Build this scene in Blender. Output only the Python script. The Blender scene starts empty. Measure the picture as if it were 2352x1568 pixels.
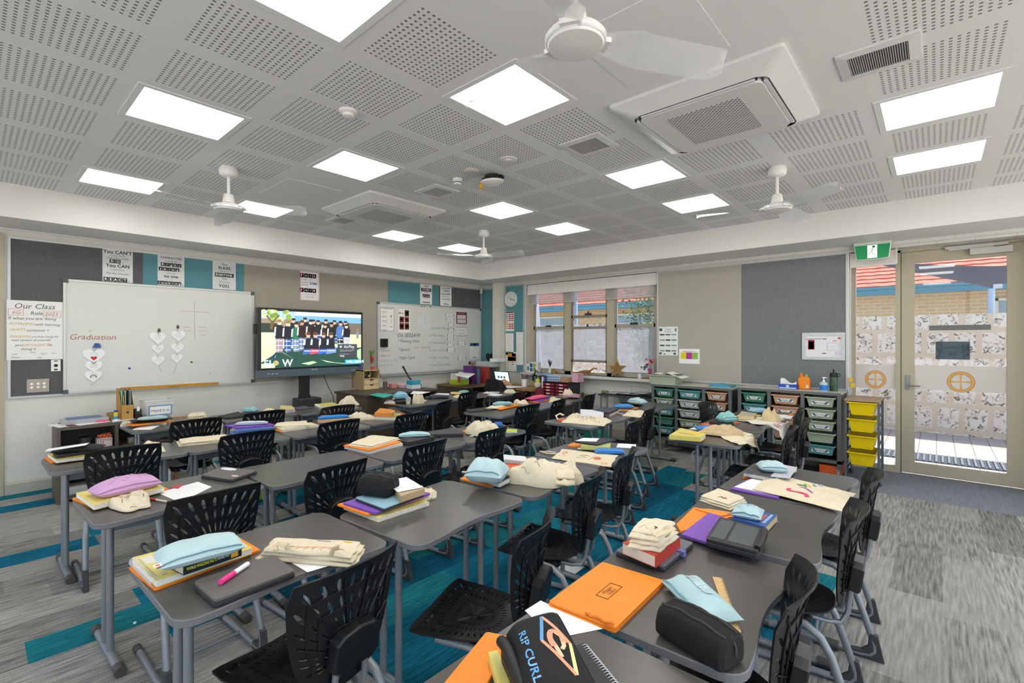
import bpy, math, random
from mathutils import Vector, Matrix, noise
random.seed(7)
SC = bpy.context.scene
COL = SC.collection
PI = math.pi
R_ = math.radians
CAM_F, CAM_CX, CAM_CY, CAM_H = 1104.0, 1176.0, 783.0, 1.53
YAW = R_(41.45)
FX, FY = -math.sin(YAW), math.cos(YAW)
RX, RY = math.cos(YAW), math.sin(YAW)
def at(px, py, z):
 d = (CAM_H - z) * CAM_F / (py - CAM_CY); u = (px - CAM_CX) / CAM_F
 return Vector((d * (FX + u * RX), d * (FY + u * RY), z))
def atX(px, py, X):
 u = (px - CAM_CX) / CAM_F; d = X / (FX + u * RX)
 return Vector((X, d * (FY + u * RY), CAM_H - (py - CAM_CY) * d / CAM_F))
def atY(px, py, Y):
 u = (px - CAM_CX) / CAM_F; d = Y / (FY + u * RY)
 return Vector((d * (FX + u * RX), Y, CAM_H - (py - CAM_CY) * d / CAM_F))
def lin(h):
 if isinstance(h, (tuple, list)): return tuple(h[:3]) + (1,)
 h = h.lstrip('#'); o = []
 for i in (0, 2, 4):
  c = int(h[i:i+2], 16) / 255
  o.append(c / 12.92 if c <= .04045 else ((c + .055) / 1.055) ** 2.4)
 return tuple(o) + (1,)
MATS = {}
def mat(hexs, r=.6, m=0., nz=None, bump=None, em=0, al=1, tr=0, sp=.5, ior=1.45, stripe=None, sheen=0):
 key = (str(hexs), r, m, str(nz), str(bump), em, al, tr, sp, str(stripe), sheen)
 if key in MATS: return MATS[key]
 M = bpy.data.materials.new('surface'); M.use_nodes = True
 nt = M.node_tree; N = nt.nodes; L = nt.links; b = N['Principled BSDF']
 c = lin(hexs)
 b.inputs['Base Color'].default_value = c
 b.inputs['Roughness'].default_value = r; b.inputs['Metallic'].default_value = m
 b.inputs['Specular IOR Level'].default_value = sp; b.inputs['IOR'].default_value = ior
 if em: b.inputs['Emission Color'].default_value = c; b.inputs['Emission Strength'].default_value = em
 if al < 1: b.inputs['Alpha'].default_value = al
 if tr: b.inputs['Transmission Weight'].default_value = tr
 if sheen: b.inputs['Sheen Weight'].default_value = sheen
 tc = None
 if nz or bump or stripe:
  tc = N.new('ShaderNodeTexCoord')
 if nz:
  sc, amt = nz[0], nz[1]; st = nz[2] if len(nz) > 2 else (1, 1, 1)
  mp = N.new('ShaderNodeMapping'); mp.inputs['Scale'].default_value = st
  L.new(tc.outputs['Object'], mp.inputs['Vector'])
  n = N.new('ShaderNodeTexNoise'); n.inputs['Scale'].default_value = sc; n.inputs['Detail'].default_value = 4
  n.inputs['Roughness'].default_value = .65
  L.new(mp.outputs['Vector'], n.inputs['Vector'])
  rp = N.new('ShaderNodeValToRGB')
  rp.color_ramp.elements[0].position = .3; rp.color_ramp.elements[1].position = .7
  rp.color_ramp.elements[0].color = tuple(max(0, v * (1 - amt)) for v in c[:3]) + (1,)
  rp.color_ramp.elements[1].color = tuple(min(1, v * (1 + amt)) for v in c[:3]) + (1,)
  L.new(n.outputs['Fac'], rp.inputs['Fac']); L.new(rp.outputs['Color'], b.inputs['Base Color'])
 if bump:
  n2 = N.new('ShaderNodeTexNoise'); n2.inputs['Scale'].default_value = bump[0]; n2.inputs['Detail'].default_value = 3
  L.new(tc.outputs['Object'], n2.inputs['Vector'])
  bp = N.new('ShaderNodeBump'); bp.inputs['Strength'].default_value = bump[1]; bp.inputs['Distance'].default_value = .01
  L.new(n2.outputs['Fac'], bp.inputs['Height']); L.new(bp.outputs['Normal'], b.inputs['Normal'])
 MATS[key] = M
 return M
def glass(tint='FFFFFF', refl=.08, name='glazing'):
 key = ('glass', tint, refl)
 if key in MATS: return MATS[key]
 M = bpy.data.materials.new(name); M.use_nodes = True; nt = M.node_tree; N = nt.nodes; L = nt.links
 out = N['Material Output']; N.remove(N['Principled BSDF'])
 t = N.new('ShaderNodeBsdfTransparent'); t.inputs['Color'].default_value = lin(tint)
 g = N.new('ShaderNodeBsdfGlossy'); g.inputs['Roughness'].default_value = .02
 fr = N.new('ShaderNodeFresnel'); fr.inputs['IOR'].default_value = 1.45
 mx = N.new('ShaderNodeMixShader')
 L.new(fr.outputs['Fac'], mx.inputs['Fac']); L.new(t.outputs['BSDF'], mx.inputs[1]); L.new(g.outputs['BSDF'], mx.inputs[2])
 L.new(mx.outputs['Shader'], out.inputs['Surface'])
 MATS[key] = M; return M
class MB:
 def __init__(s): s.v = []; s.f = []; s.mi = []; s.sm = []; s.uv = {}
 def add(s, vs, fs, mi=0, sm=False, M=None):
  b = len(s.v)
  for v in vs:
   v = Vector(v)
   s.v.append(M @ v if M is not None else v)
  for f in fs:
   s.f.append([i + b for i in f]); s.mi.append(mi); s.sm.append(sm)
  return s
 def box(s, a, c, mi=0, M=None):
  x0, y0, z0 = a; x1, y1, z1 = c
  if x0 > x1: x0, x1 = x1, x0
  if y0 > y1: y0, y1 = y1, y0
  if z0 > z1: z0, z1 = z1, z0
  return s.add([(x0,y0,z0),(x1,y0,z0),(x1,y1,z0),(x0,y1,z0),(x0,y0,z1),(x1,y0,z1),(x1,y1,z1),(x0,y1,z1)],
              [(0,3,2,1),(4,5,6,7),(0,1,5,4),(1,2,6,5),(2,3,7,6),(3,0,4,7)], mi, False, M)
 def prism(s, pts, z0, z1, bev=0, mi=0, mside=None, M=None, sm=False):
  pts = [(p[0], p[1]) for p in pts]
  ar = sum(pts[i][0]*pts[(i+1)%len(pts)][1]-pts[(i+1)%len(pts)][0]*pts[i][1] for i in range(len(pts)))
  if ar < 0: pts = pts[::-1]
  n = len(pts)
  if mside is None: mside = mi
  def inset(d):
   o = []
   for i in range(n):
    p0 = Vector(pts[i-1]); p1 = Vector(pts[i]); p2 = Vector(pts[(i+1) % n])
    e1 = (p1-p0); e2 = (p2-p1)
    if e1.length < 1e-9: e1 = e2
    if e2.length < 1e-9: e2 = e1
    e1 = e1.normalized(); e2 = e2.normalized()
    n1 = Vector((-e1.y, e1.x)); n2 = Vector((-e2.y, e2.x))
    b = n1+n2
    if b.length < 1e-6: b = n1
    b = b.normalized(); k = max(.4, b.dot(n1))
    q = p1 + b*(d/k); o.append((q.x, q.y))
   return o
  rings = []
  if bev:
   ip = inset(bev)
   rings = [(ip, z0), (pts, z0+bev), (pts, z1-bev), (ip, z1)]
  else: rings = [(pts, z0), (pts, z1)]
  vs = [(p[0], p[1], z) for r, z in rings for p in r]
  s.add(vs, [list(range(n))[::-1]], mi, False, M)
  b0 = len(s.v) - len(vs)
  k = len(rings)
  s.f.append([b0+(k-1)*n+i for i in range(n)]); s.mi.append(mi); s.sm.append(False)
  for j in range(k-1):
   for i in range(n):
    i2 = (i+1) % n
    s.f.append([b0+j*n+i, b0+j*n+i2, b0+(j+1)*n+i2, b0+(j+1)*n+i])
    s.mi.append(mside); s.sm.append(sm)
  return s
 def tube(s, path, r, n=8, closed=False, mi=0, M=None, caps=True, flat=1.0):
  P = [Vector(p) for p in path]; k = len(P); vs = []
  rr = r if isinstance(r, (list, tuple)) else [r]*k
  t0 = None; up = None
  for i in range(k):
   if closed: t = P[(i+1) % k]-P[i-1]
   else: t = P[min(i+1, k-1)]-P[max(i-1, 0)]
   if t.length < 1e-9: t = Vector((0, 0, 1))
   t.normalize()
   if up is None:
    up = Vector((0, 0, 1)) if abs(t.z) < .9 else Vector((1, 0, 0))
   up = up - t*up.dot(t)
   if up.length < 1e-6: up = Vector((1, 0, 0)) - t*t.x
   up.normalize(); sd = t.cross(up)
   for j in range(n):
    a = 2*PI*j/n
    vs.append(P[i]+(sd*math.cos(a)+up*math.sin(a)*flat)*rr[i])
  fs = []
  for i in range(k if closed else k-1):
   i2 = (i+1) % k
   for j in range(n):
    j2 = (j+1) % n
    fs.append((i*n+j, i*n+j2, i2*n+j2, i2*n+j))
  s.add(vs, fs, mi, True, M)
  if caps and not closed:
   b = len(s.v)-len(vs)
   s.f.append([b+j for j in range(n)][::-1]); s.mi.append(mi); s.sm.append(False)
   s.f.append([b+(k-1)*n+j for j in range(n)]); s.mi.append(mi); s.sm.append(False)
  return s
 def lathe(s, prof, n=16, mi=0, M=None, sm=True):
  vs = []; k = len(prof)
  for r, z in prof:
   for j in range(n):
    a = 2*PI*j/n; vs.append((r*math.cos(a), r*math.sin(a), z))
  fs = []
  for i in range(k-1):
   for j in range(n):
    j2 = (j+1) % n; fs.append((i*n+j, i*n+j2, (i+1)*n+j2, (i+1)*n+j))
  s.add(vs, fs, mi, sm, M); b = len(s.v)-len(vs)
  if prof[0][0] > 1e-5: s.f.append([b+j for j in range(n)][::-1]); s.mi.append(mi); s.sm.append(False)
  if prof[-1][0] > 1e-5: s.f.append([b+(k-1)*n+j for j in range(n)]); s.mi.append(mi); s.sm.append(False)
  return s
 def grid(s, fn, nu, nv, mi=0, M=None, sm=True, cu=False):
  vs = [fn(i/nu, j/nv) for j in range(nv+1) for i in range(nu if cu else nu+1)]
  w = nu if cu else nu+1; fs = []
  for j in range(nv):
   for i in range(nu):
    i2 = (i+1) % w if cu else i+1
    fs.append((j*w+i, j*w+i2, (j+1)*w+i2, (j+1)*w+i))
  return s.add(vs, fs, mi, sm, M)
 def sphere(s, c, r, n=12, mi=0, M=None):
  c = Vector(c); rx, ry, rz = r if isinstance(r, (tuple, list)) else (r, r, r)
  return s.grid(lambda u, v: (c.x+rx*math.cos(2*PI*u)*math.sin(PI*v), c.y+ry*math.sin(2*PI*u)*math.sin(PI*v), c.z-rz*math.cos(PI*v)), n, max(4, n//2), mi, M, True, True)
 def quad(s, a, b, c, d, mi=0, M=None): return s.add([a, b, c, d], [(0, 1, 2, 3)], mi, False, M)
 def poly(s, pts, mi=0, M=None): return s.add(pts, [tuple(range(len(pts)))], mi, False, M)
 def text(s, t, size, M, mi=0, bold=False, align='c', hand=0, maxw=0):
  tw = sum(glyph(ch, bold)[1] for ch in t)*size; sx = 1
  if maxw and tw > maxw: sx = maxw/tw; M = M @ Matrix.Scale(sx, 4, (1, 0, 0))
  x = {'c': -tw/2, 'l': 0, 'r': -tw}[align]
  for q, ch in enumerate(t):
   g, w = glyph(ch, bold)
   if g:
    T = M @ Matrix.Translation((x, 0, 0)) @ Matrix.Scale(size, 4)
    if hand:
     sh = Matrix.Identity(4); sh[0][1] = .22
     T = M @ Matrix.Translation((x, (random.random()-.5)*hand*size, 0)) @ Matrix.Scale(size, 4) @ sh
    s.add(g[0], g[1], mi, False, T)
   x += w*size
  return s
GL = {}
def _make_glyphs():
 obs = []
 chars = [chr(i) for i in range(33, 127)]
 for bold in (False, True):
  for ch in chars:
   for k, body in ((0, ch), (1, ch+ch)):
    cu = bpy.data.curves.new('g', 'FONT'); cu.body = body; cu.size = 1; cu.resolution_u = 2
    if bold: cu.offset = .022
    ob = bpy.data.objects.new('g', cu); COL.objects.link(ob); obs.append((ch, bold, k, ob))
 dg = bpy.context.evaluated_depsgraph_get(); dg.update()
 tmp = {}
 for ch, bold, k, ob in obs:
  me = bpy.data.meshes.new_from_object(ob.evaluated_get(dg))
  xs = [v.co.x for v in me.vertices]
  tmp[(ch, bold, k)] = ([tuple(v.co) for v in me.vertices], [tuple(p.vertices) for p in me.polygons], max(xs) if xs else .3)
  bpy.data.meshes.remove(me)
 for ch, bold, k, ob in obs:
  cu = ob.data; bpy.data.objects.remove(ob); bpy.data.curves.remove(cu)
 for ch in chars:
  for bold in (False, True):
   a = tmp[(ch, bold, 0)]; b = tmp[(ch, bold, 1)]
   vs = [(x, y-.33, 0) for x, y, z in a[0]]
   GL[(ch, bold)] = ((vs, a[1]), b[2]-a[2]+(.02 if bold else 0))
_make_glyphs()
def glyph(ch, bold):
 if ch == ' ': return None, .28
 return GL.get((ch, bold), GL[('x', bold)])
def wloc(o):
 v = Vector(o.location); p = o.parent
 while p: v += p.location; p = p.parent
 return v
def tag(o, label=None, cat=None, group=None, kind=None):
 if label: o['label'] = label
 if cat: o['category'] = cat
 if group: o['group'] = group
 if kind: o['kind'] = kind
 return o
def build(name, mb, mats, parent=None, label=None, cat=None, group=None, kind=None, origin=None):
 if not isinstance(mats, (list, tuple)): mats = [mats]
 if parent is not None: org = wloc(parent)
 elif origin is not None: org = Vector(origin)
 else:
  xs = [v.x for v in mb.v]; ys = [v.y for v in mb.v]; zs = [v.z for v in mb.v]
  org = Vector(((min(xs)+max(xs))/2, (min(ys)+max(ys))/2, min(zs)))
 me = bpy.data.meshes.new(name)
 me.from_pydata([tuple(v-org) for v in mb.v], [], mb.f)
 for m in mats: me.materials.append(m)
 me.polygons.foreach_set('material_index', mb.mi); me.polygons.foreach_set('use_smooth', mb.sm)
 if any(mb.sm): me.set_sharp_from_angle(angle=.75)
 me.update()
 o = bpy.data.objects.new(name, me); COL.objects.link(o)
 if parent is not None: o.parent = parent
 else: o.location = org
 return tag(o, label, cat, group, kind)
def thing(name, label, cat, loc=(0, 0, 0), rotz=0, group=None):
 o = bpy.data.objects.new(name, None); COL.objects.link(o); o.empty_display_size = .05
 o.location = loc; o.rotation_euler = (0, 0, rotz)
 return tag(o, label, cat, group)
def dup(root, loc, rotz=0, label=None, group=None, scale=None):
 def cp(o, par):
  c = o.copy(); COL.objects.link(c); c.parent = par
  for ch in o.children: cp(ch, c)
  return c
 r = cp(root, None); r.location = loc; r.rotation_euler = (0, 0, rotz)
 if label: r['label'] = label
 if group: r['group'] = group
 return r
def rrect(x0, y0, x1, y1, r, n=4):
 o = []
 for cx, cy, a in ((x1-r, y0+r, -PI/2), (x1-r, y1-r, 0), (x0+r, y1-r, PI/2), (x0+r, y0+r, PI)):
  for i in range(n+1):
   t = a+PI/2*i/n; o.append((cx+r*math.cos(t), cy+r*math.sin(t)))
 return o
def rpoly(pts, r, n=3):
 o = []; k = len(pts)
 for i in range(k):
  p0 = Vector(pts[i-1][:2]); p = Vector(pts[i][:2]); p2 = Vector(pts[(i+1) % k][:2])
  a = (p0-p); b = (p2-p); rr = min(r, a.length*.45, b.length*.45)
  A = p+a.normalized()*rr; B = p+b.normalized()*rr
  for j in range(n+1):
   t = j/n; q = A*(1-t)**2+p*2*t*(1-t)+B*t*t; o.append((q.x, q.y))
 return o
WALL_X, WALL_Y = -6.93, 6.91
def ML(y, z, off=0., X=WALL_X):   # frame on the whiteboard wall: x to the right along +Y, y up, normal into the room
 return Matrix(((0, 0, 1, X+off), (1, 0, 0, y), (0, 1, 0, z), (0, 0, 0, 1)))
def MR(x, z, off=0., Y=WALL_Y):   # frame on the window wall
 return Matrix(((1, 0, 0, x), (0, 0, -1, Y-off), (0, 1, 0, z), (0, 0, 0, 1)))
# ================================================================== ROOM
paint = mat('DAD7CF', .55, nz=(3, .03)); white = mat('DDDCD9', .5); ceilm = mat('DCDCDA', .6)
cream = mat('B5AC96', .45); creamd = mat('A79F8B', .45)
felt_g = mat('7A7D80', .95, nz=(70, .2), bump=(200, .3)); felt_d = mat('5E5F61', .95, nz=(70, .18), bump=(200, .3)); teal = mat('5A8C95', .9, nz=(90, .08)); beige = mat('A39E91', .9, nz=(120, .06)); alu = mat('BEC0C1', .35, .4)
black = mat('141415', .45); darkg = mat('2A2B2D', .5); greyp = mat('888F95', .4, .35); wood = mat('A8834F', .5, nz=(6, .2, (1, 12, 1)))
CEIL, SOFF = 2.958, 2.65
XR, YR = 3.2, -3.4      # far side and rear of the room (behind the camera)
def struct(name, mb, mats, **k): return build(name, mb, mats, kind='structure', origin=(0, 0, 0), **k)
def carpet(c1, c2, streak):
 M = bpy.data.materials.new('carpet'); M.use_nodes = True; nt = M.node_tree; N = nt.nodes; L = nt.links; b = N['Principled BSDF']
 b.inputs['Roughness'].default_value = .95; b.inputs['Specular IOR Level'].default_value = .15
 tc = N.new('ShaderNodeTexCoord'); mp = N.new('ShaderNodeMapping'); mp.inputs['Scale'].default_value = (1, .07, 1)
 L.new(tc.outputs['Object'], mp.inputs['Vector'])
 n = N.new('ShaderNodeTexNoise'); n.inputs['Scale'].default_value = 70; n.inputs['Detail'].default_value = 3
 L.new(mp.outputs['Vector'], n.inputs['Vector'])
 n2 = N.new('ShaderNodeTexNoise'); n2.inputs['Scale'].default_value = 260; n2.inputs['Detail'].default_value = 2
 L.new(tc.outputs['Object'], n2.inputs['Vector'])
 mx = N.new('ShaderNodeMath'); mx.operation = 'MULTIPLY_ADD'; mx.inputs[1].default_value = streak
 L.new(n.outputs['Fac'], mx.inputs[0])
 m3 = N.new('ShaderNodeMath'); m3.operation = 'MULTIPLY'; m3.inputs[1].default_value = 1-streak
 L.new(n2.outputs['Fac'], m3.inputs[0]); L.new(m3.outputs[0], mx.inputs[2])
 rp = N.new('ShaderNodeValToRGB'); rp.color_ramp.elements[0].position = .36; rp.color_ramp.elements[1].position = .62
 rp.color_ramp.elements[0].color = lin(c1); rp.color_ramp.elements[1].color = lin(c2)
 L.new(mx.outputs[0], rp.inputs['Fac']); L.new(rp.outputs['Color'], b.inputs['Base Color'])
 bp = N.new('ShaderNodeBump'); bp.inputs['Strength'].default_value = .5; bp.inputs['Distance'].default_value = .01
 L.new(n2.outputs['Fac'], bp.inputs['Height']); L.new(bp.outputs['Normal'], b.inputs['Normal'])
 return M
CARP = [carpet('6A6762', 'AEACA6', .6), carpet('5E5C58', '9E9C97', .6), carpet('75726D', 'BCBAB4', .6), carpet('83807A', 'B2AFA8', .5),
  carpet('074A64', '157A97', .6), carpet('06506A', '187F99', .6), carpet('053850', '0D6483', .6), carpet('0A5A69', '24868F', .6), carpet('74787F', '979BA2', .3)]
fl = MB(); rf = random.Random(3)
def plank(x0, x1, y0, y1, mi): fl.quad((x0, y0, 0), (x1, y0, 0), (x1, y1, 0), (x0, y1, 0), mi)
k0 = int(math.floor((WALL_X+.47)/.25))-1
GREY = [0, 0, 1, 2, 3]; TEAL = [4, 4, 5, 6, 7]
FORCE = {  # column (left edge) -> teal intervals seen in the photograph
 -3.47: [(.19, 6)], -3.72: [(.67, 5.6)], -3.22: [(.70, 5.5)], -2.97: [(1.23, 5.2)], -2.72: [(1.32, 5.4)], -2.47: [(1.32, 5.7)],
 -4.97: [(-.9, .66), (1.7, 2.4)], -5.22: [(.64, 1.6), (3.1, 4.3)], -.72: [(2.7, 3.73)], -.97: [(1.9, 3.4)], -1.22: [(.9, 4.4)], -1.47: [(1.1, 5.0)], -1.72: [(1.1, 5.3)], -1.97: [(1.22, 4.9)], -2.22: [(1.25, 5.6)],
 -3.97: [(1.1, 5.4)], -4.22: [(1.45, 5.2)], -4.47: [(2.3, 3.9), (4.6, 5.4)], -4.72: [(1.9, 2.9)], -6.47: [(-.8, 1.1)], -6.97: [(-.4, 3)], -5.72: [(2.2, 3.4)]}
for k in range(k0, int((XR+.47)/.25)+1):
 x0 = round(k*.25-.47, 2); x1 = x0+.25
 if x1 <= WALL_X or x0 >= XR: continue
 x0c, x1c = max(x0, WALL_X), min(x1, XR)
 off = rf.random()
 ys = [YR] + sorted({round(YR+off+j, 3) for j in range(0, 11) if YR+off+j < 7.2} | {a for iv in FORCE.get(x0, []) for a in iv} | ({6.08} if x0 > -1.3 else set())) + [7.22]
 ys = [y for y in ys if y <= 7.22]
 for a, b in zip(ys, ys[1:]):
  if b-a < 1e-4: continue
  m = (a+b)/2
  if x0 > -1.3 and m > 6.08: mi = 8
  elif any(p < m < q for p, q in FORCE.get(x0, [])): mi = rf.choice(TEAL)
  else: mi = rf.choice(GREY)
  plank(x0c, x1c, a, b, mi)
struct('floor', fl, CARP)
def blockwall():
 M = bpy.data.materials.new('painted_block'); M.use_nodes = True; nt = M.node_tree; N = nt.nodes; L = nt.links; b = N['Principled BSDF']
 b.inputs['Roughness'].default_value = .5; b.inputs['Base Color'].default_value = lin('D6D4CC')
 tc = N.new('ShaderNodeTexCoord'); mp = N.new('ShaderNodeMapping'); mp.inputs['Rotation'].default_value = (PI/2, 0, 0)
 L.new(tc.outputs['Object'], mp.inputs['Vector'])
 br = N.new('ShaderNodeTexBrick'); br.inputs['Scale'].default_value = 1; br.inputs['Brick Width'].default_value = .3; br.inputs['Row Height'].default_value = .09
 br.inputs['Mortar Size'].default_value = .005; br.inputs['Mortar Smooth'].default_value = .5
 br.inputs['Color1'].default_value = (1, 1, 1, 1); br.inputs['Color2'].default_value = (1, 1, 1, 1); br.inputs['Mortar'].default_value = (0, 0, 0, 1)
 L.new(mp.outputs['Vector'], br.inputs['Vector'])
 bp = N.new('ShaderNodeBump'); bp.inputs['Strength'].default_value = .8; bp.inputs['Distance'].default_value = .008
 L.new(br.outputs['Color'], bp.inputs['Height']); L.new(bp.outputs['Normal'], b.inputs['Normal'])
 return M
blk = blockwall()
w = MB(); w.box((WALL_X-.2, YR, 0), (WALL_X, 7.3, 3.2)); struct('wall_left', w, paint)
w = MB(); w.box((WALL_X-.2, YR-.1, 0), (XR+.2, YR, .12)); w.box((WALL_X-.2, YR-.1, 2.9), (XR+.2, YR, 3.2)); struct('wall_rear', w, paint)  # unseen rear wall, left open between sill and header to let daylight in
w = MB(); w.box((XR, YR, 0), (XR+.1, 7.3, .12)); w.box((XR, YR, 2.9), (XR+.1, 7.3, 3.2)); struct('wall_right', w, paint)  # unseen right wall, opened the same way for more daylight
w = MB()
for x in (-6.9, -4.4, -1.9, .6, 3.1): w.box((x, YR-.08, .12), (x+.08, YR-.02, 2.9))
struct('added_opening_rear', w, cream)  # paneless mullions of an unseen rear opening, added to brighten the ceiling
w = MB()
for y in (-3.4, -.9, 1.6, 4.1, 6.6): w.box((XR+.02, y, .12), (XR+.08, y+.08, 2.9))
struct('added_opening_right', w, cream)  # mullions of the added right-hand opening, out of view, for extra daylight
w = MB(); w.quad((-30, -40, -.06), (40, -40, -.06), (40, YR-.1, -.06), (-30, YR-.1, -.06)); w.quad((XR+.1, YR-.1, -.06), (40, YR-.1, -.06), (40, 7.2, -.06), (XR+.1, 7.2, -.06)); struct('ground', w, mat('E4DFD6', .8))  # unseen pale ground, added to bounce sunlight up onto the ceiling
WX0, WX1, WZ0, WZ1 = -5.75, -3.165, .95, 2.58
DX0, DX1, DZ = -.775, .80, 2.58
w = MB()
for x0, x1, z0, z1 in ((WALL_X, WX0, 0, 3.2), (WX0, WX1, 0, WZ0), (WX0, WX1, WZ1, 3.2), (WX1, DX0, 0, 3.2), (DX0, DX1, DZ, 3.2), (DX1, XR, 0, 3.2)):
 w.box((x0, 6.91, z0), (x1, 7.24, z1))
struct('wall_back', w, blk)
w = MB(); w.box((-6.475, 6.76, 0), (-6.275, 6.91, SOFF)); w.box((-6.44, 6.755, 0), (-6.40, 6.76, SOFF)); struct('trim_1', w, paint)   # boxed pipe column
w = MB(); w.box((WALL_X, YR, SOFF), (-6.28, 6.91, 3.2)); w.box((-6.28, 6.26, SOFF), (XR, 6.91, 3.2)); struct('trim_2', w, white)
w = MB(); w.box((WALL_X, YR, SOFF-.012), (WALL_X+.03, 6.9, SOFF)); struct('trim_3', w, white)
def perforated():
 M = bpy.data.materials.new('perforated'); M.use_nodes = True; nt = M.node_tree; N = nt.nodes; L = nt.links; b = N['Principled BSDF']
 b.inputs['Roughness'].default_value = .6
 uv = N.new('ShaderNodeUVMap'); sp = N.new('ShaderNodeSeparateXYZ'); L.new(uv.outputs['UV'], sp.inputs[0])
 def mth(op, a, bb=None):
  m = N.new('ShaderNodeMath'); m.operation = op
  for i, q in enumerate((a, bb)):
   if q is None: continue
   if isinstance(q, (int, float)): m.inputs[i].default_value = q
   else: L.new(q, m.inputs[i])
  return m.outputs[0]
 fac = None; masks = []
 for o in ('X', 'Y'):
  u = sp.outputs[o]
  n = mth('MULTIPLY', mth('SUBTRACT', u, .1), 16/.8)
  fr = mth('FRACT', n)
  hole = mth('LESS_THAN', mth('ABSOLUTE', mth('SUBTRACT', fr, .5)), .21)
  inside = mth('LESS_THAN', mth('ABSOLUTE', mth('SUBTRACT', u, .5)), .4)
  masks += [hole, inside]
 f = masks[0]
 for q in masks[1:]: f = mth('MULTIPLY', f, q)
 mx = N.new('ShaderNodeMixRGB'); mx.inputs[1].default_value = lin('DCDCDA'); mx.inputs[2].default_value = lin('77756F')
 L.new(f, mx.inputs[0]); L.new(mx.outputs[0], b.inputs['Base Color'])
 return M
XB = [-6.28, -5.78, -5.2, -4.53, -3.87, -3.28, -2.73, -2.18, -1.58, -.94, -.3, .31, .95, 1.6, 2.2, 2.85, 3.2]
YB = [YR, -3.0, -2.4, -1.8, -1.2, -.6, 0., .61, 1.22, 1.82, 2.40, 3.0, 3.58, 4.17, 4.72, 5.33, 5.88, 6.26]
LIGHTS = [(x, y) for y in (7, 9, 12, 14) for x in (1, 4, 7, 10)]
LIGHTS = [(1, 7), (4, 7), (7, 7), (1, 9), (4, 9), (7, 9), (1, 12), (4, 12), (7, 12), (10, 12), (1, 14), (4, 14), (7, 14), (10, 14), (10, 7), (10, 9), (4, 3), (7, 3), (13, 9), (13, 3), (10, 3), (1, 3), (13, 13)]
BLANK = set(LIGHTS) | {(8, 8), (8, 9), (9, 8), (9, 9), (2, 9), (3, 9), (8, 11), (9, 11), (8, 10), (9, 10), (2, 10), (3, 10), (2, 11), (3, 11)}
ce = MB(); uvs = []
for i in range(len(XB)-1):
 for j in range(len(YB)-1):
  x0, x1, y0, y1 = XB[i], XB[i+1], YB[j], YB[j+1]
  if (i, j) in set(LIGHTS):
   ins = .012
   for a, b_ in (((x0, y0), (x1, y0+ins)), ((x0, y1-ins), (x1, y1)), ((x0, y0+ins), (x0+ins, y1-ins)), ((x1-ins, y0+ins), (x1, y1-ins))):
    ce.quad((a[0], a[1], CEIL), (a[0], b_[1], CEIL), (b_[0], b_[1], CEIL), (b_[0], a[1], CEIL), 1)
   continue
  ce.quad((x0, y0, CEIL), (x0, y1, CEIL), (x1, y1, CEIL), (x1, y0, CEIL), 1 if (i, j) in BLANK else 0)
cobj = struct('ceiling', ce, [perforated(), ceilm])
ul = cobj.data.uv_layers.new(name='UVMap')
for p in cobj.data.polygons:
 vs = [cobj.data.vertices[v].co for v in p.vertices]
 xm, xM = min(v.x for v in vs), max(v.x for v in vs); ym, yM = min(v.y for v in vs), max(v.y for v in vs)
 sx = (xM-xm)/.6 if xM-xm < .55 and (xm <= -6.27) else 1; sy = (yM-ym)/.58 if yM > 6.2 else 1
 for li in p.loop_indices:
  v = cobj.data.vertices[cobj.data.loops[li].vertex_index].co
  ul.data[li].uv = ((v.x-xm)/(xM-xm)*sx if sx == 1 else 1-(xM-v.x)/.6, (v.y-ym)/(yM-ym)*sy)
w = MB(); w.box((WALL_X, YR, 3.12), (XR, 6.9, 3.2)); struct('trim_4', w, ceilm)
emis = mat('FFFDF6', .5, em=6.0)
for q, (i, j) in enumerate(LIGHTS):
 x0, x1, y0, y1 = XB[i]+.012, XB[i+1]-.012, YB[j]+.012, YB[j+1]-.012
 cx, cy = (x0+x1)/2, (y0+y1)/2
 NAMES = {(1, 7): 'beside the left fan near the whiteboard wall', (4, 7): 'large in the upper left of the ceiling', (7, 7): 'cut off by the top edge of the picture', (1, 9): 'behind the blades of the left fan', (4, 9): 'between the smoke detector and the left fan', (7, 9): 'behind the clear blade of the nearest fan', (1, 12): 'left of the pair near the far corner', (4, 12): 'in front of the hanging access point', (7, 12): 'between two vents before the right fan', (10, 12): 'large and nearest above the door', (1, 14): 'behind the far corner fan', (4, 14): 'right of the far corner fan', (7, 14): 'beside the blade tip of the right fan', (10, 14): 'closest to the bulkhead over the door'}
 lb = 'square glowing white ceiling light panel ' + NAMES.get((i, j), 'out over the back of the room')
 t = thing('ceiling_light', lb, 'light', (cx, cy, CEIL), 0, 'square ceiling light panels')
 f = MB(); d = .035
 for a, b_ in (((x0, y0), (x1, y0+d)), ((x0, y1-d), (x1, y1)), ((x0, y0+d), (x0+d, y1-d)), ((x1-d, y0+d), (x1, y1-d))):
  f.box((a[0], a[1], CEIL-.004), (b_[0], b_[1], CEIL+.012))
 build('frame', f, ceilm, t)
 f = MB(); f.box((x0+d, y0+d, CEIL+.004), (x1-d, y1-d, CEIL+.02)); build('diffuser', f, emis, t)
w = MB(); w.box((-1.3, 1.87, CEIL-.003), (-.75, 2.44, CEIL+.002)); build('ceiling_hatch', w, ceilm, label='flat square access panel in the ceiling beside the nearest fan', cat='panel')
w = MB(); w.box((-4.9, 1.86, CEIL-.003), (-4.25, 2.36, CEIL+.002)); build('ceiling_hatch', w, ceilm, label='flat ceiling access panel between the left fan and far air conditioner', cat='panel')
ac_m = mat('D2D2CF', .45); acd = mat('8C8A85', .6); slotm = mat('3A3A38', .6)
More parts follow.
